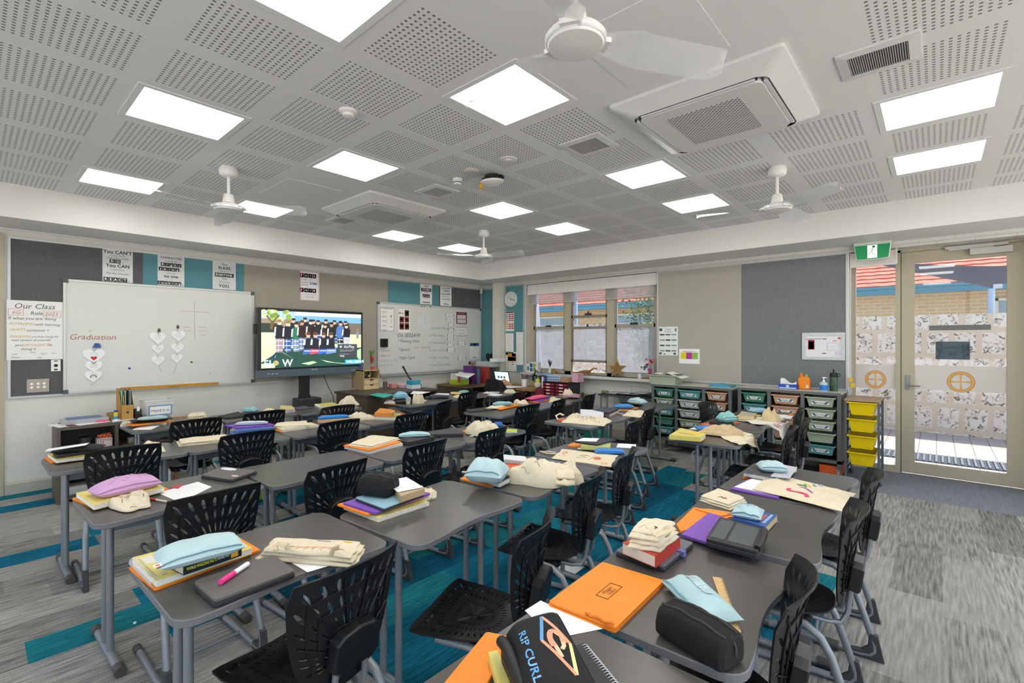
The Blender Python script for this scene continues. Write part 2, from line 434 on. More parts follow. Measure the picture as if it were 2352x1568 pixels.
def grille_mat(p, h, dark):
 M = bpy.data.materials.new('grille'); M.use_nodes = True; nt = M.node_tree; N = nt.nodes; L = nt.links; b = N['Principled BSDF']
 tc = N.new('ShaderNodeTexCoord'); mp = N.new('ShaderNodeMapping'); mp.inputs['Scale'].default_value = (1/p, 1/p, 1); mp.inputs['Rotation'].default_value = (0, 0, PI/4)
 L.new(tc.outputs['Object'], mp.inputs['Vector']); v = N.new('ShaderNodeVectorMath'); v.operation = 'FRACTION'; L.new(mp.outputs['Vector'], v.inputs[0])
 v2 = N.new('ShaderNodeVectorMath'); v2.operation = 'SUBTRACT'; v2.inputs[1].default_value = (.5, .5, 0); L.new(v.outputs[0], v2.inputs[0])
 sp = N.new('ShaderNodeSeparateXYZ'); L.new(v2.outputs[0], sp.inputs[0]); cb = N.new('ShaderNodeCombineXYZ'); L.new(sp.outputs[0], cb.inputs[0]); L.new(sp.outputs[1], cb.inputs[1])
 ln = N.new('ShaderNodeVectorMath'); ln.operation = 'LENGTH'; L.new(cb.outputs[0], ln.inputs[0])
 lt = N.new('ShaderNodeMath'); lt.operation = 'LESS_THAN'; lt.inputs[1].default_value = h; L.new(ln.outputs['Value'], lt.inputs[0])
 mx = N.new('ShaderNodeMixRGB'); mx.inputs[1].default_value = lin('D2D2CF'); mx.inputs[2].default_value = lin(dark); L.new(lt.outputs[0], mx.inputs[0])
 L.new(mx.outputs[0], b.inputs['Base Color']); return M
gm = grille_mat(.02, .36, '6A6762')
t = thing('air_conditioner', 'large white ceiling cassette air conditioner beside the nearest fan', 'air conditioner', (0, 0, 0))
S = .475
b = MB()
o1 = rrect(-S, -S, S, S, .02); o2 = rrect(-S+.1, -S+.1, S-.1, S-.1, .06)
def ringface(mb, A, za, B, zb, mi=0):
 n = len(A); mb.add([(p[0], p[1], za) for p in A]+[(p[0], p[1], zb) for p in B], [(i, n+i, n+(i+1) % n, (i+1) % n) for i in range(n)], mi)
ringface(b, o1, 0, o1, -.02); ringface(b, o1, -.02, o2, -.075); b.add([(p[0], p[1], -.06) for p in o2], [tuple(range(len(o2)))[::-1]], 0)
build('housing', b, ac_m, t)
b = MB(); b.prism(rrect(-S+.13, -S+.13, S-.13, S-.13, .05), -.085, -.062, .004); build('panel', b, ac_m, t)
for q in range(4):
 b = MB(); M = Matrix.Rotation(q*PI/2, 4, 'Z')
 b.box((-S+.16, -S+.108, -.083), (S-.16, -S+.128, -.062), 0, M); build('air_flap', b, ac_m, t)
b = MB(); b.prism(rrect(-.21, -.24, .21, .24, .02), -.088, -.08, .001); build('intake_grille', b, gm, t)
b = MB(); ringface(b, rrect(-S+.13, -S+.13, S-.13, S-.13, .05), -.074, rrect(-S+.135, -S+.135, S-.135, S-.135, .05), -.0735)
for q in range(4):
 M = Matrix.Rotation(q*PI/2, 4, 'Z'); b.box((-S+.15, -S+.128, -.0765), (S-.15, -S+.134, -.06), 0, M); b.box((-S+.15, -S+.1, -.0765), (S-.15, -S+.106, -.062), 0, M)
build('slot', b, slotm, t)
ac2 = dup(t, (-4.49, 2.99, CEIL), 0, 'smaller-looking white ceiling cassette air conditioner in mid ceiling near the left fan', 'ceiling air conditioners')
t.location = (-1.02, 3.05, CEIL); t['group'] = 'ceiling air conditioners'
def vent(cx, cy, sx, sy, label, mesh):
 t = thing('ceiling_vent', label, 'vent', (cx, cy, CEIL), 0, 'square ceiling vents')
 f = MB(); o1 = rrect(cx-sx, cy-sy, cx+sx, cy+sy, .004); o2 = rrect(cx-sx+.045, cy-sy+.045, cx+sx-.045, cy+sy-.045, .004)
 ringface(f, o1, CEIL, o1, CEIL-.008); ringface(f, o1, CEIL-.008, o2, CEIL-.014); ringface(f, o2, CEIL-.014, o2, CEIL)
 build('frame', f, ac_m, t)
 f = MB(); f.box((cx-sx+.045, cy-sy+.045, CEIL-.003), (cx+sx-.045, cy+sy-.045, CEIL-.0005)); build('backing', f, slotm, t)
 f = MB(); n = 26
 for k in range(n):
  x = cx-sx+.045+(k+.5)*(2*sx-.09)/n
  f.box((x-.0022, cy-sy+.045, CEIL-.011), (x+.0022, cy+sy-.045, CEIL-.002))
 if mesh:
  for k in range(n):
   y = cy-sy+.045+(k+.5)*(2*sy-.09)/n; f.box((cx-sx+.045, y-.0018, CEIL-.0105), (cx+sx-.045, y+.0018, CEIL-.002))
 build('grille', f, mat('A9A8A4', .5), t)
vent(-1.9, 2.995, .165, .15, 'square slatted vent between the nearest fan and the right-hand ceiling lights', False)
vent(-3.57, 2.965, .165, .15, 'square mesh vent beside the hanging access point', True)
vent(-.22, 3.035, .165, .15, 'slatted vent close to the big air conditioner above the door side', False)
vent(-5.25, 2.93, .17, .14, 'small mesh vent beyond the far air conditioner', True)
vent(-.22, 1.5, .165, .15, 'slatted vent above the right edge', False)
def pucks(name, label, cat, x, y, prof, m, extra=None):
 f = MB(); f.lathe(prof, 24, 0, Matrix.Translation((x, y, CEIL)) @ Matrix.Scale(-1, 4, (0, 0, 1))); return build(name, f, m, label=label, cat=cat)
pucks('smoke_detector', 'white domed smoke detector between two ceiling lights', 'detector', -2.739, 1.565, [(.055, 0), (.055, .012), (.05, .016), (.036, .02), (.034, .034), (.02, .04), (0, .041)], white)
pucks('ceiling_speaker', 'round flush white sensor disc near the vent in mid ceiling', 'sensor', -2.523, 2.816, [(.07, 0), (.07, .004), (.055, .008), (.03, .008), (.03, .014), (0, .016)], white)
t = thing('heat_detector', 'small white detector cup beside the hanging access point', 'detector', (-3.165, 2.86, CEIL))
f = MB(); f.lathe([(.045, 0), (.045, .02), (.036, .026), (.036, .04), (.028, .05), (0, .05)], 20, 0, Matrix.Translation((-3.165, 2.86, CEIL)) @ Matrix.Scale(-1, 4, (0, 0, 1))); build('cup', f, white, t)
f = MB(); f.lathe([(.0372, .03), (.0372, .037)], 20, 0, Matrix.Translation((-3.165, 2.86, CEIL)) @ Matrix.Scale(-1, 4, (0, 0, 1))); build('slot', f, slotm, t)
pucks('round_vent', 'round cream air valve in the ceiling behind the access point', 'vent', -2.93, 2.80, [(.075, 0), (.075, .005), (.06, .01), (.058, .014), (0, .016)], mat('BDBDB2', .6))
px, py = -2.86, 2.98
t = thing('access_point', 'round white wireless access point hanging loose with a yellow tag', 'access point', (px, py, CEIL))
M = Matrix.Translation((px, py, CEIL-.055)) @ Matrix.Rotation(R_(6), 4, 'X')
f = MB(); f.lathe([(0, -.035), (.06, -.03), (.098, -.012), (.1, 0), (.09, .006)], 28, 0, M); build('dome', f, white, t)
f = MB(); f.lathe([(.09, .004), (.088, .02), (.06, .03), (.06, .05), (0, .05)], 24, 0, M); f.box((.02, .05, .02), (.06, .09, .055), 0, M); build('mounting_plate', f, black, t)
f = MB(); ym = mat('D9A514', .5); f.box((px-.105, py-.05, CEIL-.11), (px-.095, py-.03, CEIL-.075)); f.box((px-.08, py-.06, CEIL-.11), (px-.07, py-.04, CEIL-.07), 0)
f.tube([(px-.1, py-.04, CEIL-.1), (px-.1, py-.045, CEIL-.135), (px-.085, py-.05, CEIL-.14), (px-.072, py-.05, CEIL-.11)], .0012, 5); build('yellow_tag', f, ym, t, label='yellow lens tag')
clear = glass('F4F6F6', .1, 'clear_acrylic')
def fan_proto():
 t = thing('ceiling_fan', '', 'fan')
 f = MB(); f.lathe([(.062, 0), (.072, -.03), (.066, -.06), (.05, -.075), (.014, -.08)], 24); build('canopy', f, white, t)
 f = MB(); f.tube([(0, 0, -.07), (0, 0, -.25)], .012, 10); build('downrod', f, white, t)
 f = MB(); f.lathe([(.03, -.22), (.036, -.225), (.046, -.29), (.06, -.3), (.1, -.312), (.106, -.325), (.106, -.345), (.098, -.355), (.05, -.361), (0, -.363)], 32); build('motor', f, white, t)
 f = MB(); f.lathe([(.107, -.322), (.112, -.326), (.112, -.342), (.107, -.347)], 32); 
 build('trim_ring', f, mat('E4E6E6', .15, .2), t)
 for q in range(3):
  a = q*2*PI/3; M = Matrix.Rotation(a, 4, 'Z')
  f = MB()
  def blade(u, v, top=1):
   r = .1+.52*u
   w_ = (.035+.05*min(1, u*4)-.02*u)*(1 if u < .93 else math.sqrt(max(0.02, 1-((u-.93)/.07)**2)))
   y = (v-.5)*2*w_+.015*math.sin(u*PI*.6)
   z = -.333+.02*math.sin(PI*min(1, u*3))*.3-(v-.5)*.045*(.7+.3*u)-.01*u
   return (r, y, z+(.0025 if top else -.0025))
  f.grid(lambda u, v: blade(u, v, 1), 20, 6, 0, M); f.grid(lambda u, v: blade(u, v, 0), 20, 6, 0, M)
  build('blade', f, [BLADE], t)
  f = MB(); f.box((.085, -.035, -.345), (.125, .035, -.327), 0, M); build('blade_bracket', f, white, t)
 return t
def blade_mat():
 M = bpy.data.materials.new('clear_blade'); M.use_nodes = True; nt = M.node_tree; N = nt.nodes; L = nt.links; out = N['Material Output']; pb = N['Principled BSDF']
 pb.inputs['Base Color'].default_value = lin('E8E9E8'); pb.inputs['Roughness'].default_value = .15
 tr = N.new('ShaderNodeBsdfTransparent'); mx = N.new('ShaderNodeMixShader'); lw = N.new('ShaderNodeLayerWeight'); lw.inputs['Blend'].default_value = .4
 mp = N.new('ShaderNodeMapRange'); mp.inputs['To Min'].default_value = .16; mp.inputs['To Max'].default_value = .75
 L.new(lw.outputs['Facing'], mp.inputs['Value']); L.new(mp.outputs[0], mx.inputs[0]); L.new(tr.outputs[0], mx.inputs[1]); L.new(pb.outputs[0], mx.inputs[2]); L.new(mx.outputs[0], out.inputs['Surface'])
 return M
BLADE = blade_mat()
fan = fan_proto()
FANS = [(-.985, 1.465, R_(54), 'nearest ceiling fan with clear blades cut by the top edge'), (-4.373, 1.423, R_(45), 'white ceiling fan on the left before the whiteboard bulkhead'), (-.984, 4.415, R_(-41), 'white ceiling fan on the right before the door bulkhead'), (-4.4, 4.428, R_(5), 'small-looking white ceiling fan in the far corner of the room')]
for k, (x, y, a, lb) in enumerate(FANS):
 if k: dup(fan, (x, y, CEIL), a, lb, 'clear-bladed ceiling fans')
fan.location = (FANS[0][0], FANS[0][1], CEIL); fan.rotation_euler = (0, 0, FANS[0][2]); tag(fan, FANS[0][3], None, 'clear-bladed ceiling fans')
# ================================================================== WHITEBOARD WALL
ink = mat('2A2A2C', .6); paper = mat('EEEDEB', .6); paperw = mat('F2F2F4', .55)
def wallbox(mb, M, x0, y0, x1, y1, z0, z1, mi=0): mb.box((x0, y0, z0), (x1, y1, z1), mi, M)
def pinboard(label, frameM, x0, x1, z0, z1, panels, fr=.022, gaps=None):
 t = thing('pinboard', label, 'pinboard', tuple(frameM @ Vector(((x0+x1)/2, z0, 0))))
 f = MB()
 wallbox(f, frameM, x0, z0, x1, z0+fr, 0, .018); wallbox(f, frameM, x0, z1-fr, x1, z1, 0, .018)
 wallbox(f, frameM, x0, z0+fr, x0+fr, z1-fr, 0, .018); wallbox(f, frameM, x1-fr, z0+fr, x1, z1-fr, 0, .018)
 build('frame', f, alu, t)
 for a, b, m, nm in panels:
  f = MB(); wallbox(f, frameM, a, z0+fr, b, z1-fr, .002, .012); p = build('felt_panel', f, m, t, label=nm)
 return t
L0 = ML(0, 0)
pinboard('long framed pinboard of grey, teal and beige felt behind the whiteboards and screen', L0, .261, 6.89, .953, 2.575,
         [(.28, 1.349, felt_d, 'dark grey felt panel'), (1.349, 2.439, teal, 'teal felt panel'), (2.439, 4.675, beige, 'beige felt panel'), (4.675, 5.787, teal, 'teal felt panel'), (5.787, 6.872, felt_d, 'dark grey felt panel')])
f = MB(); wallbox(f, L0, .24, 0, 6.9, .1, 0, .022); f.prism([(.0, .1), (.022, .1), (.008, .125), (0, .125)], .24, 6.9, 0, 0, None, Matrix(((1, 0, 0, WALL_X), (0, 0, 1, 0), (0, 1, 0, 0), (0, 0, 0, 1))))
struct('baseboard_left', f, mat('B6B0A2', .5))
f = MB(); f.box((-6.9, 6.885, 0), (-.79, 6.91, .11)); struct('baseboard_back', f, mat('B6B0A2', .5))
f = MB(); wallbox(f, L0, .02, 0, .235, 2.6, 0, .02); wallbox(f, L0, .0, 0, .06, 2.6, .02, .05); wallbox(f, L0, -.95, 2.45, .0, 2.6, 0, .05); struct('trim_5', f, cream)
f = MB(); wallbox(f, L0, -.95, .01, .0, 2.45, 0, .02); struct('door_2', f, cream)
wbm = mat('D8D9D6', .25); wbf = mat('C9CBCC', .35, .3); wbc = mat('55585A', .5)
def whiteboard(label, y0, y1, z0, z1, tray=False):
 M = ML(0, 0, .014); t = thing('whiteboard', label, 'whiteboard', tuple(M @ Vector(((y0+y1)/2, z0, 0))))
 f = MB(); wallbox(f, M, y0+.02, z0+.02, y1-.02, z1-.02, 0, .016); build('writing_surface', f, wbm, t)
 f = MB(); e = .022
 for a in ((y0, z0, y1, z0+e), (y0, z1-e, y1, z1), (y0, z0+e, y0+e, z1-e), (y1-e, z0+e, y1, z1-e)): wallbox(f, M, a[0], a[1], a[2], a[3], 0, .024)
 build('frame', f, wbf, t)
 for cy in (y0, y1):
  for cz in (z0, z1):
   f = MB(); sy = 1 if cy == y0 else -1; sz = 1 if cz == z0 else -1
   wallbox(f, M, min(cy-.003*sy, cy+.04*sy), min(cz-.003*sz, cz+.04*sz), max(cy-.003*sy, cy+.04*sy), max(cz-.003*sz, cz+.04*sz), 0, .026); build('corner_cap', f, wbc, t)
 if tray:
  f = MB(); wallbox(f, M, y0+.05, z0-.03, y1-.05, z0-.005, .005, .06); build('pen_tray', f, alu, t)
 return t
wb1 = whiteboard('large whiteboard with Graduation written in red left of the screen', .665, 2.554, .974, 2.186, False)
wb2 = whiteboard('second whiteboard with blue and black notes right of the screen', 4.465, 6.869, .97, 2.178, True)
redk, greenk, blackk, orangek, bluek = mat('B5705F', .5), mat('6FA795', .5), mat('4B4C4E', .5), mat('D8A64E', .5), mat('3B5FA8', .5)
P = ML(0, 0, .0315)
f = MB(); f.text('Graduation', .085, ML(.91, 1.575, .0315), 0, False, 'c', .1); build('writing', f, redk, wb1, label='red handwriting')
f = MB()
for a in (((1.86, 2.02), (1.865, 1.55)), ((1.72, 1.9), (2.02, 1.89)), ((1.74, 1.7), (1.82, 1.7)), ((1.9, 1.71), (1.99, 1.7)), ((1.75, 1.66), (1.83, 1.655)), ((1.9, 1.66), (2.0, 1.655)), ((1.92, 1.61), (1.99, 1.6))):
 f.tube([P @ Vector((a[0][0], a[0][1], 0)), P @ Vector((a[1][0], a[1][1], 0))], .0022, 4)
build('ruled_lines', f, mat('B9A9A2', .6), wb1, label='faint ruled lines')
f = MB(); f.text('On SEESAW', .095, ML(5.1, 1.63, .0315), 0, False, 'c', .05)
for k, s in enumerate(('* Planning Sheet', '* Speech', '* Palm Card')): f.text(s, .07, ML(4.87, 1.53-.145*k, .0315), 0, False, 'l', .08)
build('writing', f, blackk, wb2, label='black handwriting')
f = MB(); f.text('- 150 - 200 words', .05, ML(5.2, 1.415, .0315), 0, False, 'l', .08)
for k, s in enumerate(('Grammar', 'Maths 2.1')): f.text(s, .05, ML(4.53, 1.37-.085*k, .0315), 0, False, 'l', .08)
build('red_writing', f, redk, wb2, label='red handwriting')
f = MB()
for k, s in enumerate(('1. Commas / Punctuation', '2. Main ideas', '3. Comprehension', '4. Asyn / Journal', '5. Goals / Learning', '6. Finish Something')): f.text(s, .062, ML(5.52+.03*(k % 2), 1.77-.135*k, .0315), 0, False, 'l', .1)
build('green_writing', f, greenk, wb2, label='green handwriting')
f = MB()
for k, s in enumerate(('Desk B. Lv 7th', 'Desk Lv. b')): f.text(s, .06, ML(4.5, 1.2-.07*k, .0315), 0, False, 'l', .08)
build('grey_writing', f, mat('A9A9AE', .5), wb2, label='faint grey handwriting')
def magnet(y, z, m, lb, r=.012): 
 f = MB(); f.lathe([(r, 0), (r, .008), (r*.7, .011), (0, .011)], 14, 0, ML(y, z, .03)); build('magnet', f, m, label=lb, cat='magnet')
magnet(1.22, 1.22, mat('1E4E8C', .4), 'small blue round magnet on the big whiteboard'); magnet(1.83, 1.27, mat('1F7A50', .4), 'small green round magnet on the big whiteboard')
magnet(.88, 1.645, mat('C9CBC8', .4), 'small clear round magnet above Graduation'); magnet(2.03, 1.13, mat('D5D7D4', .4), 'small clear round magnet low right on the big whiteboard')
for k, (y, h_) in enumerate(((5.37, '222222'), (5.43, '7A2E22'), (5.57, '333333'))): magnet(y, 2.15, mat(h_, .4), ['small black magnet at the top of the second whiteboard', 'small red-brown magnet at the top of the second whiteboard', 'small dark magnet under the TREAT OTHERS poster'][k], .01)
def heart(cy, cz, w, lb, mark=None, off=.036, grp='hanging paper hearts'):
 pts = []
 for k in range(28):
  a = 2*PI*k/28; x = 16*math.sin(a)**3; y = 13*math.cos(a)-5*math.cos(2*a)-2*math.cos(3*a)-math.cos(4*a); pts.append((x*w/32, y*w/32))
 f = MB(); f.prism(pts, 0, .0035, 0, 0, None, ML(cy, cz, off)); o = build('paper_heart', f, paperw, label=lb, cat='paper heart', group=grp)
 f = MB()
 for k in range(3): f.text(random.choice(['I am kind', 'to be calm', 'be brave', 'our class']), w*.1, ML(cy, cz+w*.16-w*.12*k, off+.0042), 0, False, 'c', .1)
 build('handwriting', f, mat('A9AFC4', .6), o)
 if mark == 'red':
  f = MB(); f.prism([(x*.27, y*.27) for x, y in pts], 0, .001, 0, 0, None, ML(cy, cz-.03, off+.004)); build('red_heart', f, mat('D0201E', .5), o, label='red heart drawn on it')
 if mark == 'rain':
  f = MB(); f.tube([ML(cy, cz-.02, off+.004) @ Vector((.025*math.cos(a), .03*math.sin(a), 0)) for a in [PI*k/8 for k in range(9)]], .004, 5); build('rainbow', f, mat('8E3B2E', .5), o)
 return o
def cord(path, lb): f = MB(); f.tube(path, .0016, 5); build('cord', f, mat('A9A69D', .7), label=lb, cat='cord')
heart(.911, 1.373, .19, 'large paper heart with a small red heart on the whiteboard', 'red'); heart(.911, 1.258, .15, 'middle paper heart under the one with the red heart'); heart(.907, 1.15, .15, 'lowest paper heart with a brown rainbow, left string', 'rain')
heart(1.487, 1.571, .165, 'top paper heart of the middle string on the whiteboard'); heart(1.487, 1.439, .125, 'second paper heart of the middle string'); heart(1.487, 1.305, .135, 'lowest paper heart of the middle string')
heart(1.69, 1.599, .15, 'top paper heart of the right string on the whiteboard'); heart(1.682, 1.45, .135, 'second paper heart of the right string'); heart(1.674, 1.325, .125, 'lowest paper heart of the right string')
def strip(pts, off=.033): return [ML(0, 0, off) @ Vector((a, b, 0)) for a, b in pts]
cord(strip([(.933, 1.46), (.911, 1.4), (.91, 1.1), (.89, 1.04)]), 'thin cord under the blue clip holding the left hearts'); cord(strip([(1.495, 1.65), (1.487, 1.5), (1.487, 1.3), (1.51, 1.2), (1.53, 1.15)]), 'thin cord carrying the middle hearts'); cord(strip([(1.684, 1.69), (1.68, 1.4), (1.67, 1.22), (1.64, 1.14)]), 'thin cord carrying the right hearts')
f = MB(); f.prism([(-.035, -.02), (.035, -.02), (.022, .025), (-.015, .03)], 0, .03, .004, 0, None, ML(.935, 1.478, .03)); build('bulldog_clip', f, mat('2B5C9A', .4), label='blue bulldog clip holding the left paper hearts', cat='clip')
for y, z, l in ((1.498, 1.655, 'dark bulldog clip above the middle paper hearts'), (1.685, 1.7, 'dark bulldog clip above the right paper hearts')):
 f = MB(); f.prism([(-.014, -.015), (.014, -.015), (.01, .015), (-.01, .015)], 0, .02, .003, 0, None, ML(y, z, .03)); f.tube([ML(y, z, .04) @ Vector((.008*math.cos(a), .02+.008*math.sin(a), 0)) for a in [2*PI*k/8 for k in range(8)]], .002, 4, True); build('bulldog_clip', f, mat('57493A', .4, .4), label=l, cat='clip')
t = thing('board_ruler', 'long yellow wooden board ruler lying on the whiteboard bottom edge', 'ruler', tuple(ML(1.63, .972, .05) @ Vector((0, 0, 0))))
f = MB(); wallbox(f, ML(0, 0, .04), 1.139, .972, 2.125, 1.006, 0, .012); build('blade', f, mat('C68E33', .5, nz=(8, .12, (1, 1, 20))), t)
f = MB(); wallbox(f, ML(0, 0, .052), 1.6, .985, 1.69, .999, 0, .018); build('grip', f, mat('C58A2C', .5), t)
f = MB()
for k in range(70): wallbox(f, ML(0, 0, .0521), 1.15+k*.0138, .9995, 1.1515+k*.0138, 1.0045, 0, .0004)
build('graduations', f, ink, t)
def poster(name, label, M, w, h, base, lines=(), blocks=(), cat='poster', group=None, th=.003):
 """lines: (text, size, x, y, colour, bold); blocks: (x0,y0,x1,y1,colour) - all in metres from the poster centre"""
 f = MB(); f.box((-w/2, -h/2, 0), (w/2, h/2, th), 0, M); o = build(name, f, base if not isinstance(base, str) else mat(base, .5), label=label, cat=cat, group=group)
 cols = {}
 def mb(c): return cols.setdefault(c, MB())
 for x0, y0, x1, y1, c in blocks:
  if abs(x1-x0) > 1e-6: mb(c).box((x0, y0, th), (x1, y1, th+.0006), 0, M)
 for q in lines:
  tx, sz, x, y, c = q[:5]; mb(c).text(tx, sz*.86, M @ Matrix.Translation((x, y, th+.0011)), 0, len(q) > 5 and q[5], q[6] if len(q) > 6 else 'c', q[7] if len(q) > 7 else 0, max(.02, 2*(w/2*.95-abs(x))) if abs(x) < w*.3 else 0)
 if cols:
  m_ = MB(); ms = []
  for c, b in cols.items():
   n = len(m_.v); m_.v += b.v; m_.f += [[i+n for i in ff] for ff in b.f]; m_.mi += [len(ms)]*len(b.f); m_.sm += b.sm; ms.append(mat(c, .6))
  build('printing', m_, ms, o)
 return o
def pills(text, y, size, w, M=None):  # white letters in black ovals
 return text, y, size, w
def letters(s, y, sz, pitch, fill='1E1E20', fg='F0F0F0'):
 n = len(s); bl = []; ln = []
 for k, ch in enumerate(s):
  x = (k-(n-1)/2)*pitch
  if ch == '.': ln.append(('.', sz, x-pitch*.1, y, fill, True)); continue
  bl.append((x-pitch*.47, y-sz*.42, x+pitch*.47, y+sz*.42, fill)); ln.append((ch, sz*.85, x, y, fg, True))
 return bl, ln
K = '1E1E20'; O = .0145
def pp(y0, y1, z0, z1): return ML((y0+y1)/2, (z0+z1)/2, O), y1-y0, z1-z0
silver = mat('D6D7D9', .35, nz=(6, .08))
M, w_, h_ = pp(.986, 1.254, 2.194, 2.555)
b1, l1 = letters('DO.', .05, .05, .05); b2, l2 = letters('REACT.', -.155, .055, .042)
poster('poster', 'silver YOU CANNOT CONTROL poster on grey felt above the big whiteboard', M, w_, h_, silver, [('You CAN\'T', .062, 0, .152, K, True), ('CONTROL', .034, 0, .112, '77777A'), ('what other people', .034, 0, .097-.012, K)][:2] + [('what other people', .03, 0, .103-.0, K)][:0] + [('what other people', .03, 0, .086, K), ('You CAN', .058, 0, .0, K, True), ('CONTROL', .03, 0, -.045, '77777A'), ('the way that you', .034, 0, -.085, K)] + l1 + l2, b1 + b2, group='black lettered quote posters')
M, w_, h_ = pp(1.488, 1.758, 2.195, 2.557)
b1, l1 = letters('Right', .07, .05, .042); b2, l2 = letters('thing.', .015, .05, .042); b3, l3 = letters('looking.', -.15, .05, .034)
poster('poster', 'silver CHARACTER poster on teal felt above the big whiteboard', M, w_, h_, silver, [('CHARACTER', .042, 0, .152, '55565A', True), ('is doing the', .03, 0, .113, K), ('even when', .026, 0, -.03, '66676A'), ('no one', .056, 0, -.068, K, True), ('is', .024, 0, -.108, '77777A')] + l1 + l2 + l3, b1 + b2 + b3, group='black lettered quote posters')
M, w_, h_ = pp(2.066, 2.335, 2.195, 2.557)
b1, l1 = [(-.11, -.018, .11, .032, K)], [('EVERYONE.', .044, 0, .007, 'E6E6E8', True)]
poster('poster', 'silver THE RULES poster on teal felt near the whiteboard corner', M, w_, h_, silver, [('The', .05, 0, .145, K), ('RULES', .056, 0, .097, K, True), ('APPLY TO', .03, 0, .052, '77777A'), ('This', .045, 0, -.04, '55565A'), ('INCLUDES', .03, 0, -.085, '77777A'), ('YOU.', .062, 0, -.135, K, True)] + l1, b1, group='black lettered quote posters')
M, w_, h_ = pp(5.35, 5.619, 2.195, 2.553)
b2, l2 = letters('you', -.03, .07, .055)
poster('poster', 'white TREAT OTHERS poster on teal felt above the second whiteboard', M, w_, h_, paper, [('TREAT', .045, 0, .145, '44454A', True), ('OTHERS', .055, 0, .08, 'EEEEEE', True), ('the way', .032, 0, .03, K), ('want to be', .028, 0, -.085, '66676A'), ('treated', .062, 0, -.14, K, True)] + l2, [(-.115, .052, .115, .108, K)] + b2, group='black lettered quote posters')
M, w_, h_ = pp(5.812, 6.09, 2.19, 2.557)
poster('poster', 'white YOU ARE FREE poster where teal meets grey felt', M, w_, h_, paper, [('you are free', .044, 0, .15, K, True), ('choose', .048, .01, .1, K, True), ('you are NOT', .044, 0, .04, K, True), ('free from the', .036, -.01, -.005, K), ('CONSEQUENCES', .03, 0, -.06, K, True), ('of your', .024, 0, -.1, '77777A'), ('choice', .052, 0, -.145, K, True)], group='black lettered quote posters')
M, w_, h_ = pp(3.19, 3.477, 2.124, 2.552)
fb, fl_ = [], []
for y, wd in ((.15, 'FAIR'), (-.065, 'FAIR')):
 for k, (ch, c) in enumerate(zip(wd, ('C2356B', 'CB3B2E', 'E0B420', '6F9E4A'))): fb.append((-.12+k*.062-.028, y-.03, -.12+k*.062+.028, y+.03, c)); fl_.append((ch, .05, -.12+k*.062, y, 'F4F0EA', True))
poster('poster', 'pink-edged FAIR poster on beige felt above the screen', M, w_, h_, 'E8C9C4', [("isn't", .03, -.07, .09, K), ('everyone', .028, -.07, .05, K), ('getting the', .026, -.07, .015, K), ('SAME.', .055, .06, .04, '2C4FA0', True), ('is everyone getting what they need', .016, 0, -.125, K), ('to be successful', .024, 0, -.16, K)] + fl_, [(-.128, -.2, .128, .2, 'E9E7EB')] + fb)
M, w_, h_ = pp(.254, .664, 1.34, 1.94)
yl = 'D9B04A'
rp_ = poster('poster', 'handwritten Our Class Rule poster beside the big whiteboard', ML(.459, 1.64, .02), w_, h_, paper, [('Our Class', .085, 0, .245, '5A5A5E', False, 'c', .08), ('6G', .06, -.135, .18, 'B97A78', False, 'c', .05), ('Rule', .06, .01, .175, '5A5A5E', False, 'c', .05), ('2025', .062, .12, .17, 'B97A78', False, 'c', .05), ('If what you are doing', .05, -.02, .12, '606064', False, 'c', .08), ('-INTERFERES', .04, -.1, .065, yl, False), ('with learning', .042, .09, .06, '606064', False, 'c', .08), ('-HURTS', .04, -.13, .005, yl, False), ('someone <', .042, .02, 0, '606064', False, 'c', .08), ('-PREVENTS', .036, -.115, -.065, yl, False), ('you from being the', .03, .07, -.065, '606064', False, 'c', .08), ('best version of yourself', .034, -.03, -.1, '606064', False, 'c', .08), ('you', .04, -.12, -.15, '606064', False, 'c', .08), ('SHOULDN\'T', .04, .0, -.15, yl, False), ('be', .04, .11, -.15, '606064', False, 'c', .08), ('doing it', .042, -.05, -.19, '606064', False, 'c', .08), ('Addi', .022, -.15, -.24, '6A6A6E', False, 'c', .1), ('Willow', .026, -.14, -.275, '6A6A6E', False, 'c', .1), ('Emily', .022, -.02, -.225, '6A6A6E', False, 'c', .1), ('Taylor', .022, .06, -.24, '6A6A6E', False, 'c', .1), ('Flora', .022, .14, -.235, 'C98A80', False, 'c', .1), ('India', .022, .03, -.28, '6A6A6E', False, 'c', .1)], [(-.195, .148, -.085, .152, 'D59A96'), (-.195, .21, -.085, .214, 'D59A96'), (-.195, .148, -.191, .212, 'D59A96'), (-.089, .148, -.085, .212, 'D59A96'), (.055, .138, .19, .142, 'D59A96'), (.055, .2, .19, .204, 'D59A96'), (.055, .138, .059, .203, 'D59A96'), (.186, .138, .19, .203, 'D59A96')])
f = MB(); wallbox(f, ML(.61, 1.275, O), -.036, -.06, .036, .06, 0, .012); o = build('sticker_plate', f, paper, label='small white button plate under the class rule poster', cat='plate')
f = MB(); f.lathe([(.016, 0), (.016, .004), (0, .005)], 16, 0, ML(.61, 1.275, O+.012)); wallbox(f, ML(.61, 1.275, O+.012), -.014, .042, .014, .052, 0, .001); wallbox(f, ML(.61, 1.275, O+.012), -.014, -.05, .014, -.036, 0, .001); build('button', f, ink, o)
f = MB(); wallbox(f, ML(.478, 1.073, O), -.082, -.068, .082, .068, 0, .006); o = build('switch_plate', f, mat('A79C92', .35, .6), label='brushed metal six-switch plate on grey felt low left', cat='switch')
for k in range(6):
 f = MB(); f.lathe([(.013, 0), (.013, .005), (.009, .008), (0, .008)], 14, 0, ML(.478-.046+.046*(k % 3), 1.073+(.018 if k < 3 else -.018), O+.006)); build('rocker', f, paperw, o)
W2 = .0315
